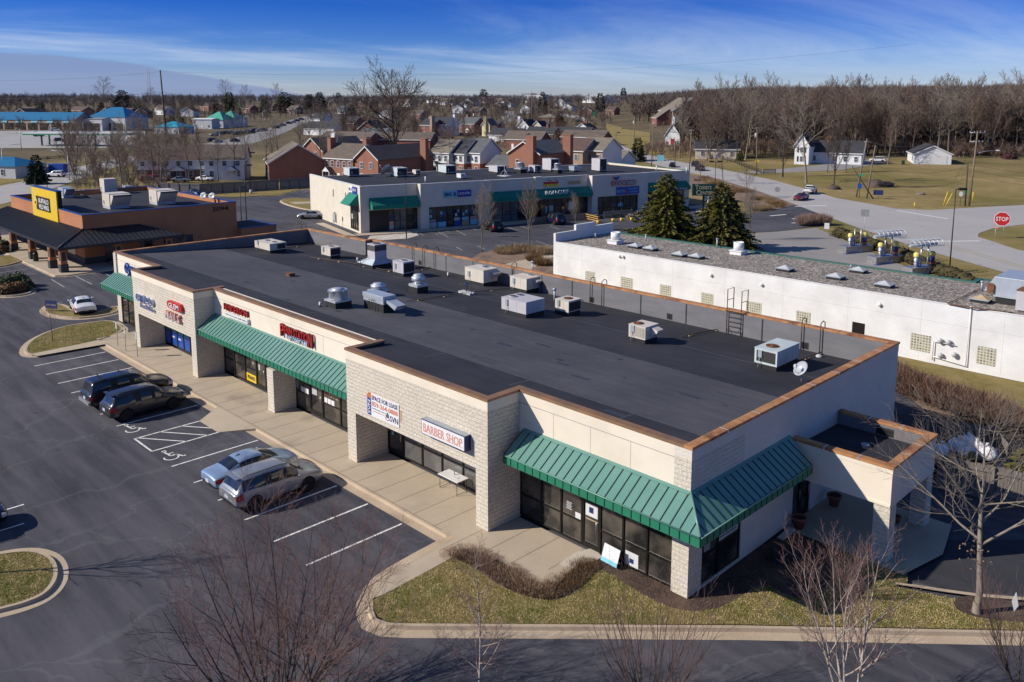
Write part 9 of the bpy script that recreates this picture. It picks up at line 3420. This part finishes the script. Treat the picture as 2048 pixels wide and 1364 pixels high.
for k,(px,py,r,h,lab) in enumerate(((1012,506,1.6,.9,'straw coloured shrub mass at the left of the bed behind the roof'),(1045,503,1.9,1.1,'straw coloured shrub mass in the middle of the bed'),(1080,508,1.5,1.2,'straw coloured shrub beside the white parapet'),(1068,522,.9,.8,'small green brown shrub by the footpath'),(1085,530,1.1,.9,'small russet shrub at the white wall'),(1515,421,1.3,.8,'tawny grass clump at the tip of the bank'),(1530,419,1.4,1.0,'larger tawny grass clump at the tip of the bank'))):
 shrub(G(px,py),r,h,M_shrub_br if k in (3,4) else mk('straw shrub',(.36,.25,.13),(.25,.17,.09),2,.95) if 'straw shrub' not in MATS else MATS['straw shrub'],lab,k+40,1100,.4,twig=True)
for k in range(26):
 u=random.Random(k+90)
 px=u.uniform(1395,1560)
 py=352+(px-1395)*.34+u.uniform(-2,10)
 shrub(G(px,py),u.uniform(1.0,1.8),u.uniform(.5,.9),M_shrub_br if k % 3 else MATS['straw shrub'],'low russet ground shrub on the bank beside the main road',k+60,500,.35,'ground shrubs on the bank',twig=True)
for k in range(14):
 u=random.Random(k+190)
 px,py=u.uniform(1850,2048),u.uniform(298,312)
 shrub(G(px,py),u.uniform(2.5,4),u.uniform(2.5,4.5),M_twig_rust if k % 2 else M_twig,'brown thicket at the right hand edge of the wood',k+160,1500,.8,'thickets at the wood edge',name='thicket',twig=True)
P=G(2018,318)
shrub(P,2.2,2.0,mk('maroon shrub',(.10,.03,.035),(.06,.02,.025),2,.9),'dark maroon round shrub before the thicket',300,500,.4)
sp=[]
rs_=np.random.RandomState(14)
for k in range(1500):
 px=rs_.uniform(1290,2100)
 py=rs_.uniform(276,317)
 if 1560<px<1905 and py>312 or 1228<px<1400 and py<296:
  continue
 p=G(px,py)
 sp.append((p.x,p.y,p.z,rs_.uniform(2.0,5.5)))
far_wood('undergrowth',sp,M_twig,'brown undergrowth of the wood on the right')
sp=[]
for k in range(160):
 px,py=rs_.uniform(140,335),rs_.uniform(316,388)
 p=G(px,py)
 sp.append((p.x,p.y,p.z,rs_.uniform(1.5,4.5)))
far_wood('undergrowth',sp,M_twig_gr,'grey brown scrub on the bank behind the restaurant')
sp=[]
for k in range(900):
 px,py=rs_.uniform(330,1260),rs_.uniform(216,300)
 p=G(px,py)
 if 400<px<640 and py>232 and py<300 or px>1150 and py>240:
  continue
 sp.append((p.x,p.y,p.z,rs_.uniform(2.5,8)))
far_wood('undergrowth',sp,M_twig,'bare bushes between the houses of the estate')
# grass blades of the nearest lawns
def blades(name,poly,z,n,mat,label,hgt=(.02,.06),seed=1,holes=()):
 rs_=np.random.RandomState(seed)
 P=np.array([(p[0],p[1]) for p in poly])
 lo,hi=P.min(0),P.max(0)
 pts=rs_.uniform(lo,hi,(n*3,2))
 def inside(P):
  ins=np.zeros(len(pts),bool)
  j=len(P)-1
  for i in range(len(P)):
   ins ^= ((P[i,1]>pts[:,1]) != (P[j,1]>pts[:,1])) & (pts[:,0]<(P[j,0]-P[i,0])*(pts[:,1]-P[i,1])/(P[j,1]-P[i,1]+1e-9)+P[i,0])
   j=i
  return ins
 ins=inside(P)
 for h_ in holes:
  ins &= ~inside(np.array([(p[0],p[1]) for p in h_]))
 pts=pts[ins][:n]
 m=len(pts)
 a=rs_.uniform(0,6.28,m)
 hh=rs_.uniform(hgt[0],hgt[1],m)
 w_=rs_.uniform(.008,.018,m)
 le=rs_.normal(0,.035,(m,2))
 V=np.zeros((m,3,3))
 V[:,0,0]=pts[:,0]-w_*np.cos(a); V[:,0,1]=pts[:,1]-w_*np.sin(a); V[:,0,2]=z
 V[:,1,0]=pts[:,0]+w_*np.cos(a); V[:,1,1]=pts[:,1]+w_*np.sin(a); V[:,1,2]=z
 V[:,2,0]=pts[:,0]+le[:,0]; V[:,2,1]=pts[:,1]+le[:,1]; V[:,2,2]=z+hh
 me=bpy.data.meshes.new(name)
 me.vertices.add(m*3); me.vertices.foreach_set('co',V.ravel().astype('f'))
 me.loops.add(m*3); me.loops.foreach_set('vertex_index',np.arange(m*3,dtype='i'))
 me.polygons.add(m); me.polygons.foreach_set('loop_start',np.arange(0,m*3,3,dtype='i')); me.polygons.foreach_set('loop_total',np.full(m,3,'i'))
 me.materials.append(mat)
 me.update(); me.validate()
 o=bpy.data.objects.new(name,me)
 COL.objects.link(o)
 o['kind']='stuff'
 o['label']=label
fl=[GZ(*p,-.015) for p in FL if p[0]<2100]
M_blade=mk('grass blades',(.27,.27,.06),(.47,.37,.14),.45,.8,c3=(.60,.46,.22),s3=2.2,lo3=.42,hi3=.66,lo=.4,hi=.6)
blades('grass',fl,-.018,70000,M_blade,'short winter grass of the front lawn',seed=3,holes=[[GZ(*p,0) for p in smooth_poly(B,1)] for B in (B1,B2,B3)])
blades('grass',[GZ(*p,0) for p in ((50,705),(62,682),(110,658),(160,648),(222,641),(244,655),(208,676),(140,693))],-.022,12000,M_blade,'short winter grass of the island by the stalls',seed=4)
blades('grass',[GZ(*p,0) for p in ((-60,1122),(0,1108),(60,1101),(96,1111),(110,1131),(108,1158),(86,1184),(48,1200),(0,1213),(-60,1228))],-.022,9000,M_blade,'short winter grass of the bottom left island',seed=5)
blades('dead_leaves',[GZ(*p,0) for p in smooth_poly(B2,1)],-.008,5000,M_mulch_leaf,'bark chips and leaf litter of the dark bed',(.01,.05),6)
blades('dead_leaves',[GZ(*p,0) for p in smooth_poly(B1,1)],-.008,9000,M_mulch_leaf,'dry stalks and leaf litter of the pavement bed',(.04,.2),7)
